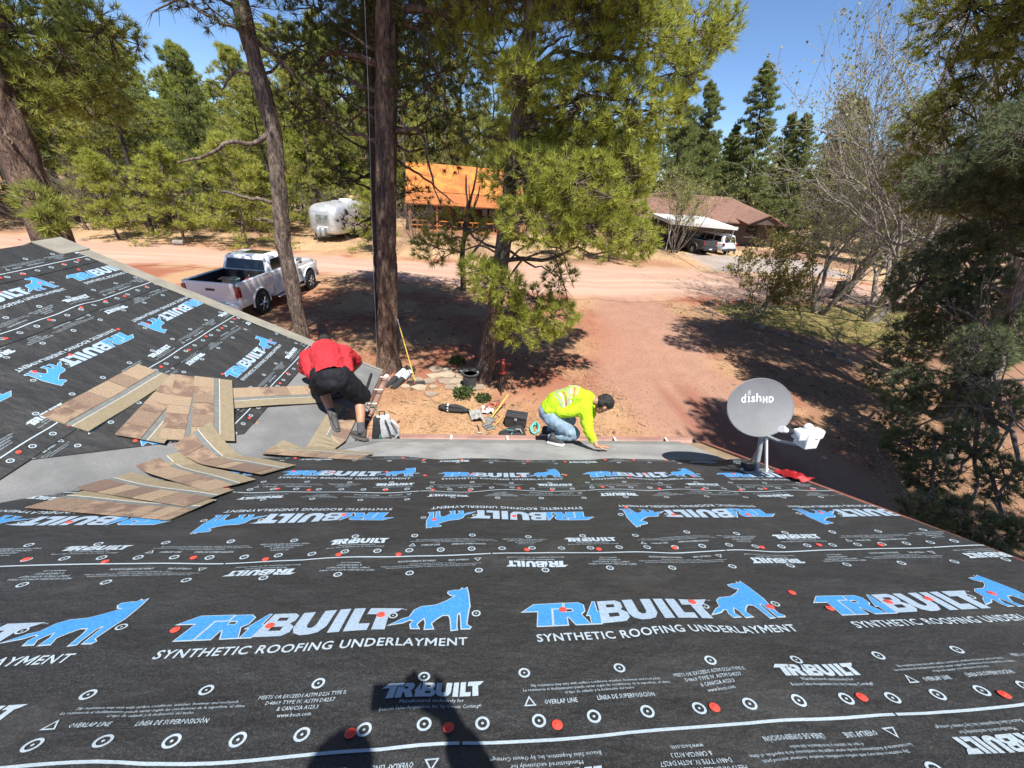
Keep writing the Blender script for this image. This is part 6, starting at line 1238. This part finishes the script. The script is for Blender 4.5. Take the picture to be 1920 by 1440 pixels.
def special_pine(name, label, trunk_pts, trunk_r, clumps, limbs, top, seed, bark_m, nm, tuft=(.19, .011, 24, .62), dens=60.0, groups=None, k=30, upper=None, twig=.008):
    """a near pine: clumps (x,y,z,rx,rz,density) at their real places, dead limbs given as polylines, upper crown above the frame"""
    R = np.random.default_rng(seed); base = np.array(trunk_pts[0]); root = empty(name, tuple(base), 0, label, 'pine tree', groups)
    TP = np.array(trunk_pts); loc = lambda V: np.asarray(V) - base
    link('trunk', trunk_mesh('trunk', TP - base, trunk_r, bark_m, k, .10, .24, seed * 1.7), root)
    W = Wood(); PP, DD = [], []
    def tr_at(z): z = min(max(z, TP[0, 2]), TP[-1, 2]); return np.array([np.interp(z, TP[:, 2], TP[:, 0]), np.interp(z, TP[:, 2], TP[:, 1]), z])
    lower = [c for c in clumps]
    if upper:                                   # automatic crown above
        z0, z1, Rm, nb = upper
        for i in range(nb):
            u = (i + R.uniform(0, 1)) / nb; z = z0 + (z1 - z0) * u; L = Rm * (1 - u) ** .6 * R.uniform(.6, 1.1) + .4; a = i * 2.4 + R.uniform(-.4, .4); t = tr_at(z)
            for fr in (.6, 1.0): lower.append((t[0] + math.cos(a) * L * fr, t[1] + math.sin(a) * L * fr, z + L * fr * .15, .32 * L + .35, .22 * L + .3, .95))
    for (x_, y_, z_, rx, rz, dn) in lower:
        c = np.array([x_, y_, z_]); hd = np.hypot(*(c[:2] - tr_at(z_)[:2])); zs = z_ - min(.30 * hd, 1.2) + R.uniform(-.3, .4) if z_ > 3.8 else z_ + .35 * hd
        a = tr_at(zs); P = bez(a, c, -.06 if z_ > 3.8 else .10, 8, R, .025); rr_ = np.linspace(.020 + .014 * hd, .012, 8); W.path(loc(P), rr_, 6)
        n = int(dn * dens * (rx * rz) ** .8) + 8; tp, td = fill_clump(c, (rx, min(rx, .9), rz), n, R, W_shift(W, base), c, twig, .1); PP.append(tp); DD.append(td)
    for lb in limbs:
        P = np.array(lb[0]); n = 12; t = np.linspace(0, 1, len(P)); tt = np.linspace(0, 1, n); Q = np.stack([np.interp(tt, t, P[:, i]) for i in range(3)], 1); Q[1:-1] += R.normal(0, .02, (n - 2, 3)); W.path(loc(Q), np.linspace(lb[1], lb[2], n), 7)
        m = int(lb[3]); 
        if m: ii = R.integers(3, n, m); A = Q[ii]; B = A + nrm(R.normal(0, 1, (m, 3)) + np.array([0, 0, -.3])) * R.uniform(.12, .5, (m, 1)); W.segs(loc(A), loc(B), .007, .003, 3)
    link('limbs', W.mesh('limbs', bark_m), root)
    P = np.concatenate(PP); D = np.concatenate(DD); L, w, kk, sp = tuft
    V = tuft_tris(loc(P), D, L, w, kk, sp, R); o = link('crown', tri_mesh('crown', V, nm), root); o['kind'] = 'stuff'
    return root
class W_shift:
    def __init__(s, W, base): s.W = W; s.b = base
    def segs(s, A, B, ra, rb, k=4): s.W.segs(np.asarray(A) - s.b, np.asarray(B) - s.b, ra, rb, k)
AP = lambda x, y: (x, y, G0(x, y) - .05)
special_pine('pine_tree', 'leaning pine with bright low needle clumps standing at the middle of the yard', [AP(.36, 10.4), (.58, 10.42, 1.9), (.74, 10.45, 4.0), (.86, 10.5, 6.0), (1.02, 10.5, 8.0), (1.15, 10.6, 13.0)], [.23, .20, .18, .16, .14, .05], CL_T3,
    [([(.60, 10.4, 2.5), (1.2, 10.2, 3.6), (1.9, 10.1, 3.9), (2.3, 10.0, 3.2), (2.45, 9.9, 2.5)], .035, .010, 26), ([(.70, 10.4, 3.4), (1.5, 10.3, 4.1), (2.2, 10.2, 3.9), (2.6, 10.1, 3.0)], .03, .008, 26), ([(.7, 10.4, 3.7), (0.1, 11.0, 3.75), (-.6, 11.7, 3.4), (-1.3, 12.1, 2.95)], .03, .010, 18), ([(.55, 10.3, 3.0), (1.0, 9.9, 3.1), (1.5, 9.8, 2.5)], .022, .006, 18)],
    None, 31, M_bk, M_nb, (.21, .0145, 34, .62), 250.0, upper=(8.6, 13.0, 3.0, 16))
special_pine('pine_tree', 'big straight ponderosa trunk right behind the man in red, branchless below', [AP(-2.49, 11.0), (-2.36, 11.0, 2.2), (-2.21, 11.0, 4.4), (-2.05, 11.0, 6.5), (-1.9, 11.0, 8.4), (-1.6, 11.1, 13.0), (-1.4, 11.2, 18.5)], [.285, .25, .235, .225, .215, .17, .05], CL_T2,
    [([(-1.95, 11, 6.15), (-1.36, 10.7, 6.23), (-1.15, 10.6, 6.09), (-1.08, 10.6, 5.52), (-.97, 10.6, 5.08), (-.76, 10.6, 4.51)], .045, .012, 10), ([(-1.97, 11.2, 5.6), (-1.39, 11.6, 5.26), (-.6, 12, 4.67)], .04, .012, 10), ([(-2.1, 11.1, 6.7), (-2.7, 11.7, 6.6), (-3.3, 12.2, 6.2)], .05, .02, 14), ([(-1.9, 11, 8.2), (-1.3, 10.8, 8.0), (-.8, 10.7, 7.2), (-.6, 10.7, 6.4)], .05, .012, 20), ([(-2.0, 11, 7.4), (-3.2, 11.6, 7.6), (-4.2, 12.2, 7.2)], .06, .02, 16)],
    None, 32, M_bkr, M_nd, (.20, .015, 26, .7), 150.0, k=44, upper=(9.0, 18.0, 4.2, 40))  # dark needle colour has the shade of the crown overhead put in
special_pine('pine_tree', 'slender crooked pine trunk between the white pickup and the man in red', [AP(-4.62, 10.5), (-4.58, 10.5, 1.9), (-4.62, 10.5, 3.6), (-4.46, 10.5, 4.9), (-4.36, 10.5, 5.9), (-4.50, 10.5, 7.2), (-4.60, 10.5, 8.6), (-4.7, 10.4, 14.0)], [.19, .172, .165, .158, .15, .145, .14, .05], CL_T1,
    [([(-4.35, 10.5, 5.94), (-4.8, 10.4, 5.65), (-5.23, 10.3, 5.66), (-5.7, 10.2, 5.35), (-6.25, 10.1, 5.19)], .06, .022, 14), ([(-4.41, 10.5, 6.9), (-4.9, 10.5, 6.95), (-5.2, 10.5, 6.6), (-5.5, 10.5, 6.7)], .035, .010, 10), ([(-4.5, 10.5, 4.5), (-5.1, 10.4, 4.55), (-5.7, 10.4, 4.66)], .05, .03, 6), ([(-4.6, 10.5, 4.0), (-4.85, 10.4, 4.15), (-5.1, 10.3, 4.12)], .045, .022, 5), ([(-4.45, 10.5, 7.5), (-4.0, 10.9, 7.1), (-3.5, 11.2, 6.6), (-3.3, 11.4, 6.0)], .05, .012, 14), ([(-4.5, 10.5, 7.9), (-5.2, 10.2, 8.0), (-5.9, 10.0, 7.6)], .04, .01, 22)],
    None, 33, M_bk, M_nd, (.19, .014, 22, .7), 110.0, upper=(9.6, 14.0, 2.0, 12))
special_pine('pine_tree', 'thick reddish pine trunk at the left edge rising behind the roof peak', [AP(-9.55, 10.0), (-9.35, 10.0, 2.2), (-9.22, 10.0, 4.0), (-9.15, 10.0, 6.0), (-9.1, 10.0, 9.0), (-9.0, 10.0, 15.0)], [.36, .31, .29, .27, .25, .06], CL_TL[6:] + CL_TL[4:5] + CL_TL[1:2], [([(-9.2, 10, 5.3), (-8.9, 9.6, 5.6), (-8.5, 9.2, 5.3)], .04, .012, 12)], None, 34, M_bkr, M_nm, (.21, .015, 28, .6), 230.0, upper=(10.5, 14.5, 2.0, 9))
special_pine('pine_tree', 'dark shaded pine trunk half hidden behind the big ponderosa', [AP(-3.55, 15.5), (-3.42, 15.5, 2.6), (-3.3, 15.5, 6.5), (-3.2, 15.5, 9.6), (-3.1, 15.5, 15.0)], [.29, .25, .22, .20, .05], [(-4.6, 15.2, 5.2, .9, .6, .6), (-5.2, 15.8, 6.6, .9, .7, .6), (-2.4, 16.0, 4.6, .9, .6, .6), (-4.3, 16.2, 3.4, .8, .5, .5)], [([(-3.4, 15.5, 5.2), (-4.0, 15.2, 4.9), (-4.6, 15.0, 5.0)], .05, .015, 14), ([(-3.4, 15.5, 4.6), (-4.1, 15.0, 4.9), (-4.9, 14.7, 4.7)], .04, .012, 14)], None, 35, M_bkd, M_nd, (.22, .020, 20, .7), 130.0, upper=(8.0, 15.0, 3.2, 18))  # bark and needles coloured dark to paint in the shade here
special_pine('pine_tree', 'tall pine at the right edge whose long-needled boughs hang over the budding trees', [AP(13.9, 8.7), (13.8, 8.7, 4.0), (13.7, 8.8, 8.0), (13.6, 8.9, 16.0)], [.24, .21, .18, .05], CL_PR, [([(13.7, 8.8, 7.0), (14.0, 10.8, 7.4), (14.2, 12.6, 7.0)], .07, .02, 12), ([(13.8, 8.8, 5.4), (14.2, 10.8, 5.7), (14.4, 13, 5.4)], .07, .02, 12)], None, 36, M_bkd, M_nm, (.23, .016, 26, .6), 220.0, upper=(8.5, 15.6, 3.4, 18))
special_pine('pine_tree', 'tall pine right of the house, out of the picture, shading the right-hand yard', [AP(9.2, 1.3), (9.1, 1.3, 4.0), (9.0, 1.3, 15.0)], [.30, .26, .05], [], [], None, 37, M_bk, M_nm, (.25, .035, 14, .7), 90.0, upper=(5.2, 15.0, 2.9, 40))
# juniper: dense short sprays, open enough to show the sunlit ground
special_pine('juniper_tree', 'dark green juniper spreading over the right-hand yard beside the roof edge', [AP(11.6, 6.8), (11.5, 6.9, 1.2), (11.7, 7.3, 3.0), (11.6, 7.8, 5.2), (11.4, 8.0, 7.0)], [.15, .12, .09, .06, .02], [c for c in CL_JU if c[2] > 2.0] + CL_JUL,
    [([(11.6, 6.9, .9), (10.6, 6.0, 1.1), (9.4, 5.2, 1.5), (8.6, 4.8, 1.2)], .05, .012, 34), ([(11.6, 6.9, 1.6), (10.8, 6.6, 2.4), (10.1, 6.2, 2.4)], .04, .010, 34), ([(11.6, 6.9, 2.2), (12.2, 6.0, 2.8), (12.4, 5.2, 2.4)], .04, .01, 30)], None, 38, M_bkg, M_ju, (.15, .011, 32, .55), 620.0, k=20, upper=(5.4, 7.4, 1.3, 8), twig=.006)

# ---- prototype pines for the forest: shared meshes, many individuals
def proto_pine(seed, H, r0, z0, Rm, nb, nm, bm_, tuft=(.30, .034, 9, .6), per=9, shape=.7, gap=.35):
    R = np.random.default_rng(seed); P0 = np.array([(0, 0, -.15), (R.normal(0, .08), R.normal(0, .08), H * .35), (R.normal(0, .18), R.normal(0, .18), H * .7), (R.normal(0, .18), R.normal(0, .18), H)])
    tm = trunk_mesh('trunk', P0, [r0, r0 * .78, r0 * .42, .02], bm_, 10, .5, .06, seed); W = Wood(); PP = []; DD = []
    for i in range(nb):
        u = ((i + R.uniform(0, 1)) / nb); z = z0 + (H - z0) * u; a = i * 2.399 + R.uniform(-.5, .5)
        side = float(vnoise(np.array([math.cos(a) * 1.3 + seed]), np.array([math.sin(a) * 1.3]), z * .45)[0])          # lopsided crown with open gaps
        if side < gap and u < .93: continue
        prof = (1 - u) ** shape * (.55 + .45 * min(1, u / .15 + .3)); L = Rm * prof * (.35 + 1.1 * side) * R.uniform(.75, 1.15) + .25; t = np.array([np.interp(z, P0[:, 2], P0[:, 0]), np.interp(z, P0[:, 2], P0[:, 1]), z])
        e = t + np.array([math.cos(a) * L, math.sin(a) * L, L * (-.22 + .75 * u + R.normal(0, .12))]); Q = bez(t, e, -.08, 6, R, .04); W.path(Q, np.linspace(.018 + .010 * L, .008, 6), 4)
        for fr in (.45, .75, 1.0):
            c = Q[int(fr * 5)] + R.normal(0, .08, 3); rr_ = .17 * L + .16; n = max(4, int(per * (1.0 if fr > .6 else .5))); d = nrm(R.normal(0, 1, (n, 3))); off = d * R.uniform(.35, 1, (n, 1)) * np.array([rr_, rr_, rr_ * .62]); p = c + off; PP.append(p); DD.append(nrm(off / rr_ * .7 + np.array([math.cos(a) * .3, math.sin(a) * .3, .75]))); W.segs(np.repeat(c[None], n, 0), p, .008, .005, 3)
    for i in range(int(H * 1.2)):
        z = R.uniform(.8, z0 + .5); a = R.uniform(0, 6.28); L = R.uniform(.3, 1.4); t = np.array([0, 0, z]); W.segs(t[None], (t + np.array([math.cos(a) * L, math.sin(a) * L, R.uniform(-.5, .2) * L]))[None], .016, .005, 3)
    L_, w_, k_, s_ = tuft; V = tuft_tris(np.concatenate(PP), np.concatenate(DD), L_, w_, k_, s_, R)
    return tm, W.mesh('limbs', bm_), tri_mesh('crown', V, nm)
PROTO = [proto_pine(1, 13, .17, 2.0, 3.2, 62, M_ny, M_bk, (.34, .042, 11, .62), 16), proto_pine(2, 12, .15, 1.5, 3.0, 60, M_nm, M_bkd, (.34, .042, 11, .62), 16), proto_pine(3, 15, .20, 3.0, 3.5, 64, M_ny, M_bk, (.34, .042, 11, .62), 16), proto_pine(4, 14, .17, 2.2, 3.0, 62, M_nf, M_bkd, (.34, .042, 11, .62), 16), proto_pine(5, 5.2, .075, 1.0, 1.7, 40, M_nb, M_bk, (.28, .030, 12, .6), 14),
         proto_pine(6, 18, .24, .8, 3.6, 120, M_nf, M_bkd, (.40, .060, 10, .62), 22, .80, .28), proto_pine(7, 16, .25, 4.5, 3.6, 48, M_nm, M_bkr, (.34, .042, 11, .6), 18, .5)]
def plant(pi, x, y, s, rz, label, group=None, name='pine_tree', cat='pine tree', sz=None, tilt=0.0):
    r = empty(name, at_g(x, y), rz, label, cat, group); r.scale = (s, s, sz or s)
    if tilt: r.rotation_mode = 'QUATERNION'; r.rotation_quaternion = (Matrix.Rotation(tilt, 3, 'Y') @ Matrix.Rotation(rz, 3, 'Z')).to_quaternion()
    for nm_, me in zip(('trunk', 'limbs', 'crown'), PROTO[pi]): 
        o = link(nm_, me, r)
        if nm_ == 'crown': o['kind'] = 'stuff'
    return r
fr = random.Random(21)
H_ = [13, 12, 15, 14, 5.2, 18, 16]
def sky_h(x, y):
    """height that meets the skyline of the photograph at this place"""
    b = x / y
    k = np.interp(b, [-1.2, -.86, -.72, -.62, -.55, -.46, -.40, -.2, .0, .1, .25, .36], [.40, .36, .22, .17, .165, .165, .22, .25, .25, .22, .16, .15]); return 5.5 + k * y
left = [(-33.5, 30.8), (-30.2, 33), (-27.6, 36), (-25.4, 33.8), (-22.2, 31.0), (-20.4, 35.2), (-17.6, 38), (-23.4, 39.5), (-28.6, 41), (-33.0, 38), (-14.6, 33.2), (-13.4, 37.5), (-35.5, 44), (-31, 46), (-26, 45), (-21, 46), (-16, 51), (-12.2, 52), (-24, 52), (-29.5, 53), (-36, 52), (-41, 47), (-39, 35), (-20, 57), (-9, 55), (-33, 60), (-26, 62), (-14, 60), (-42, 58), (-48, 50), (-6, 58), (-3.4, 52), (1.5, 54), (-2, 62), (5, 60), (3.6, 50), (9, 52), (-20, 66), (-8, 68), (0, 72), (8, 70), (14, 62), (-30, 70), (-40, 70), (-37, 31.5), (-35, 35), (-29, 30.2), (-24.5, 36.5), (-19, 33.5), (-17, 35.5), (-11.6, 39.5), (-31, 37), (-27, 39.5), (-22, 42.5), (-15, 46), (-38, 40), (-43, 38), (-44, 44), (-10.4, 46.5), (-7.6, 49), (-34, 49), (-19, 50), (-13, 56), (-4.5, 66), (11, 57), (6.5, 54.5), (-50, 40), (-52, 56), (-23, 60), (4, 66)]
for i, (x_, y_) in enumerate(left):
    h = float(sky_h(x_, y_)) * fr.uniform(.80, 1.02); pi = fr.choice((0, 1, 2, 3, 0, 2)); s = h / H_[pi]
    plant(pi, x_, y_, min(s, 1.25), fr.uniform(0, 6.28), 'yellow-green pine in the thick wood across the dirt road' if y_ < 45 else 'pine deep in the wood behind the cabin and the trailer', 'pines of the wood across the road' if y_ < 45 else 'pines deep in the wood', sz=s)
for x_, y_, s, lb in ((-18.58, 28.4, 1.0, 'young bright pine by the far road edge nearest the short grey log'), (-14.8, 28.5, 1.15, 'young pine with a bare lower stem by the road, left of the crooked trunk'), (-6.9, 29.3, .8, 'thin young pine at the right end of the silver trailer'), (10.4, 30.9, 1.0, 'young bright pine by the road left of the white globe lamp'), (12.6, 32.2, .8, 'small young pine right of the white globe lamp'), (6.4, 31.5, .9, 'young pine at the far road edge behind the leaning pine'), (-22.6, 28.6, .9, 'young pine at the road edge near the left side of the picture')):
    plant(4, x_, y_, s, fr.uniform(0, 6), lb, 'young pines along the road')
for x_, y_, h, lb in ((24.0, 50, 18.2, 'tall spire-shaped pine against the sky right of the leaning pine'), (28.6, 53, 16.0, 'narrower pine just right of the tall spire'), (34.0, 56, 12.6, 'short dense pine in the notch of the skyline behind the brown roof'), (36.0, 54.5, 18.6, 'broad spire pine above the brown-roofed house'), (41.0, 53, 14.0, 'dark pine right of the broad spire, behind the budding trees'), (38.2, 44, 14.5, 'dark pine behind the budding trees, left of the right-edge pine'), (40.0, 36, 14.0, 'dark pine across the road at the far right'), (46, 44, 15, 'far right pine seen through the juniper boughs'), (17.2, 52, 10.8, 'green pine behind the left end of the brown-roofed house'), (20.4, 56, 12.8, 'green pine in the row left of the tall spire'), (12.6, 46.5, 9.0, 'low green pine between the cabin and the brown-roofed house'), (31.0, 62, 13.5, 'distant pine between the two spires'), (37, 66, 12.5, 'distant pine low in the sky gap'), (44, 60, 15, 'distant pine behind the budding trees'), (52, 58, 17, 'distant pine at the far right')):
    plant(5, x_, y_, h / 18 * 1.0, fr.uniform(0, 6), lb, 'pines beyond the brown-roofed house', tilt=math.radians(-9) if x_ > 15 else 0)
# ---- broad-leaved and bare trees
def bare_tree(name, label, x, y, seed, H, stems, spread, lv, m, leaf_m=None, leaf=.07, nleaf=0, cat='tree', group=None, r0=.12, thick=1.0, jit=.35, lean=(0, 0), lf_lo=0.0, rmin=.0055, nb0=3):
    R = np.random.default_rng(seed); root = empty(name, at_g(x, y), 0, label, cat, group); W = Wood(); A = []; tips = []
    cur = []
    for s in range(stems):
        a = 2 * math.pi * s / stems + R.uniform(-.5, .5); d = nrm(np.array([math.cos(a) * spread + lean[0], math.sin(a) * spread + lean[1], 1.0])); cur.append((np.array([math.cos(a), math.sin(a), -.1]) * np.array([.18, .18, 1.0]) * min(1, stems - 1 + .2), d, H * .30 * R.uniform(.8, 1.2), r0 * R.uniform(.7, 1.1)))
    trunks = Wood()
    for l in range(lv):
        nxt = []
        for (p, d, L, r) in cur:
            n = 5; pts = [p]; dd = d
            for k in range(n): dd = nrm(dd + R.normal(0, jit * .35, 3) + np.array([0, 0, .05])); pts.append(pts[-1] + dd * L / n)
            pts = np.array(pts); rr_ = np.linspace(r, r * .68, n + 1); (trunks if l == 0 else W).path(pts, rr_, 7 if l == 0 else (5 if l < 3 else 3))
            if l >= lv - 2: tips += [pts[k] for k in range(2, n + 1)]
            nb = nb0 if l < 3 else 3
            for b in range(nb):
                k = n if b == 0 else R.integers(2, n + 1); nd = nrm(dd * (1.0 if b == 0 else .75) + R.normal(0, jit * (1.0 if b else .6), 3) + np.array([0, 0, .08])); nxt.append((pts[k], nd, L * R.uniform(.62, .85), max(rmin, rr_[k] * (.82 if b == 0 else .55) * thick)))
        cur = nxt
    link('trunk', trunks.mesh('trunk', m), root); link('limbs', W.mesh('limbs', m), root)
    if nleaf:
        T = np.array(tips); T = T[T[:, 2] > lf_lo * H]; idx = R.integers(0, len(T), nleaf); P = T[idx] + R.normal(0, .07, (nleaf, 3)); V = leaf_quads(P, leaf, R); o = link('foliage', tri_mesh('foliage', V, leaf_m, 4), root); o['kind'] = 'stuff'
    return root
bare_tree('budding_tree', 'many-stemmed tree with pale trunks and sparse yellow-green buds on the lawn', 20.2, 17.9, 51, 15.5, 4, .36, 6, M_bkp, M_bud, .11, 9000, rmin=.009, nb0=4, r0=.15, jit=.42)
bare_tree('budding_tree', 'grey twiggy budding tree left of the pale-trunked one', 18.2, 18.8, 52, 12.0, 4, .30, 6, M_bkg, M_bud, .09, 3500, rmin=.008, nb0=4, r0=.10, jit=.42, lean=(-.12, 0))
bare_tree('budding_tree', 'greyish leafless tree behind the lawn toward the road', 24.5, 20.5, 53, 11.5, 4, .30, 6, M_bkg, M_bud, .09, 3500, rmin=.008, nb0=4, r0=.11, jit=.42)
bare_tree('bare_oak', 'leafless oak right of the house whose branch shadows fall on the yard', 7.4, 1.6, 54, 8.6, 2, .22, 6, M_bkg, None, r0=.12, jit=.45, lean=(-.05, .15))
bare_tree('garden_shrub', 'open shrub with olive-gold leaves on the near corner of the lawn', 14.35, 18.1, 55, 4.6, 4, .55, 5, M_bkg, M_gold, .12, 5200, 'shrub', r0=.05, jit=.5)
bare_tree('roadside_shrub', 'tall twiggy shrub by the carport left of the dark pickup', 18.6, 37.0, 56, 8.6, 9, .34, 5, M_bkg, M_bud, .13, 4200, 'shrub', r0=.06, jit=.35)
bare_tree('bare_bush', 'grey leafless bush at the left in front of the wood', -26.2, 31.2, 57, 5.6, 8, .5, 5, M_twd, None, cat='bush', group='grey leafless bushes', r0=.05, jit=.5)
bare_tree('bare_bush', 'taller grey leafless bush behind the young pine at the left', -23.6, 33.2, 58, 7.2, 7, .45, 5, M_twd, None, cat='bush', group='grey leafless bushes', r0=.055, jit=.5)
bare_tree('bare_bush', 'grey leafless bush right of the silver trailer behind the big trunks', -6.6, 30.8, 59, 4.4, 7, .45, 5, M_twd, None, cat='bush', group='grey leafless bushes', r0=.04, jit=.5)
bare_tree('leafy_tree', 'fresh lime-green leafy tree above the silver trailer', -15.2, 40.5, 60, 9.5, 2, .22, 6, M_bkd, M_lf, .26, 16000, r0=.12, jit=.45)
bare_tree('leafy_shrub', 'lime-green leafy shrub by the cream garage', -16.6, 44.0, 61, 5.0, 4, .4, 5, M_bkd, M_lf, .22, 3500, 'shrub', r0=.05, jit=.45)
bare_tree('dead_snag', 'thin dark dead trunk standing at the near road edge in the middle', -.52, 20.3, 62, 9.0, 1, .02, 3, M_bkd, None, r0=.16, jit=.30)
bare_tree('twiggy_sapling', 'twiggy sapling on the sunlit edge of the lawn', 17.0, 14.6, 63, 1.9, 3, .5, 4, M_bkd, M_bud, .06, 120, 'sapling', r0=.02, jit=.5)
for i, (x_, y_, s, n, lb) in enumerate(((-.22, 9.45, .30, 520, 'low green shrub by the pump at the foot of the leaning pine'), (-.45, 11.6, .30, 420, 'small green plant on the shaded flagstones behind'), (.35, 9.25, .22, 300, 'small dark green plant below the red pump'), (-.05, 9.75, .18, 160, 'little green plant against the grey planter'))):
    R = np.random.default_rng(70 + i); P = R.normal(0, 1, (n, 3)); P = nrm(P) * R.uniform(.4, 1, (n, 1)) * np.array([s, s, s * .7]); P[:, 2] = np.abs(P[:, 2]) + .03; r = empty('green_plant', at_g(x_, y_), 0, lb, 'plant', 'small green plants by the pump'); o = link('foliage', tri_mesh('foliage', leaf_quads(P, .075, R, .8), M_sh_, 4), r); o['kind'] = 'stuff'
    W = Wood(); k = 24; W.segs(np.zeros((k, 3)), P[:k] * .9, .006, .003, 3); link('stems', W.mesh('stems', M_bkd), r)

# ---- the far wood: one mass of crowns behind everything
R = np.random.default_rng(99); nn_ = 800; cx_ = R.uniform(-150, 150, nn_); cy_ = R.uniform(74, 120, nn_); ch_ = R.uniform(8, 15, nn_) + (cy_ - 74) * .08; PP = []; DD = []
for a_, b_, h_ in zip(cx_, cy_, ch_):
    k = 130; u = R.uniform(0, 1, k) ** .8; rr_ = (1 - u) ** .7 * R.uniform(1.8, 3.0) + .2; an = R.uniform(0, 6.28, k); q_ = np.sqrt(R.uniform(.2, 1, k)); PP.append(np.stack([a_ + np.cos(an) * rr_ * q_, b_ + np.sin(an) * rr_ * q_, .4 + u * h_], 1)); DD.append(nrm(np.stack([np.cos(an), np.sin(an), 0 * an + .9], 1)))
V = tuft_tris(np.concatenate(PP), np.concatenate(DD), .75, .22, 5, .6, R); o = link('far_wood', tri_mesh('far_wood', V, M_nf)); tag(o, 'distant pine wood closing the view behind the houses', 'wood', kind='stuff')

tag(MB().tube([(-2.76, 10.80, .02), (-2.58, 10.80, 3.5), (-2.36, 10.80, 7.0), (-2.22, 10.82, 10.0)], .006, 6).build('hanging_cable', M_galv, None, True), 'thin grey cable hanging straight down beside the big ponderosa trunk', 'cable')

bare_tree('budding_tree', 'pale-branched tree at the right edge with yellow buds against the sky', 16.4, 9.9, 64, 15.0, 3, .22, 6, M_bkp, M_bud, .085, 5000, rmin=.008, nb0=4, r0=.21, thick=1.12, jit=.42, lean=(-.22, .10))
for i, (x_, y_, h_, lb) in enumerate(((-30.0, 31.4, 4.4, 'low grey leafless bush farthest left by the road'), (-21.0, 33.0, 5.6, 'grey leafless bush between the young pines at the left'), (-12.4, 34.6, 4.6, 'grey leafless bush left of the silver trailer'), (-4.4, 33.0, 4.2, 'grey leafless bush left of the orange-roofed cabin'))):
    bare_tree('bare_bush', lb, x_, y_, 80 + i, h_, 7, .48, 5, M_twd, None, cat='bush', group='grey leafless bushes', r0=.045, jit=.5)
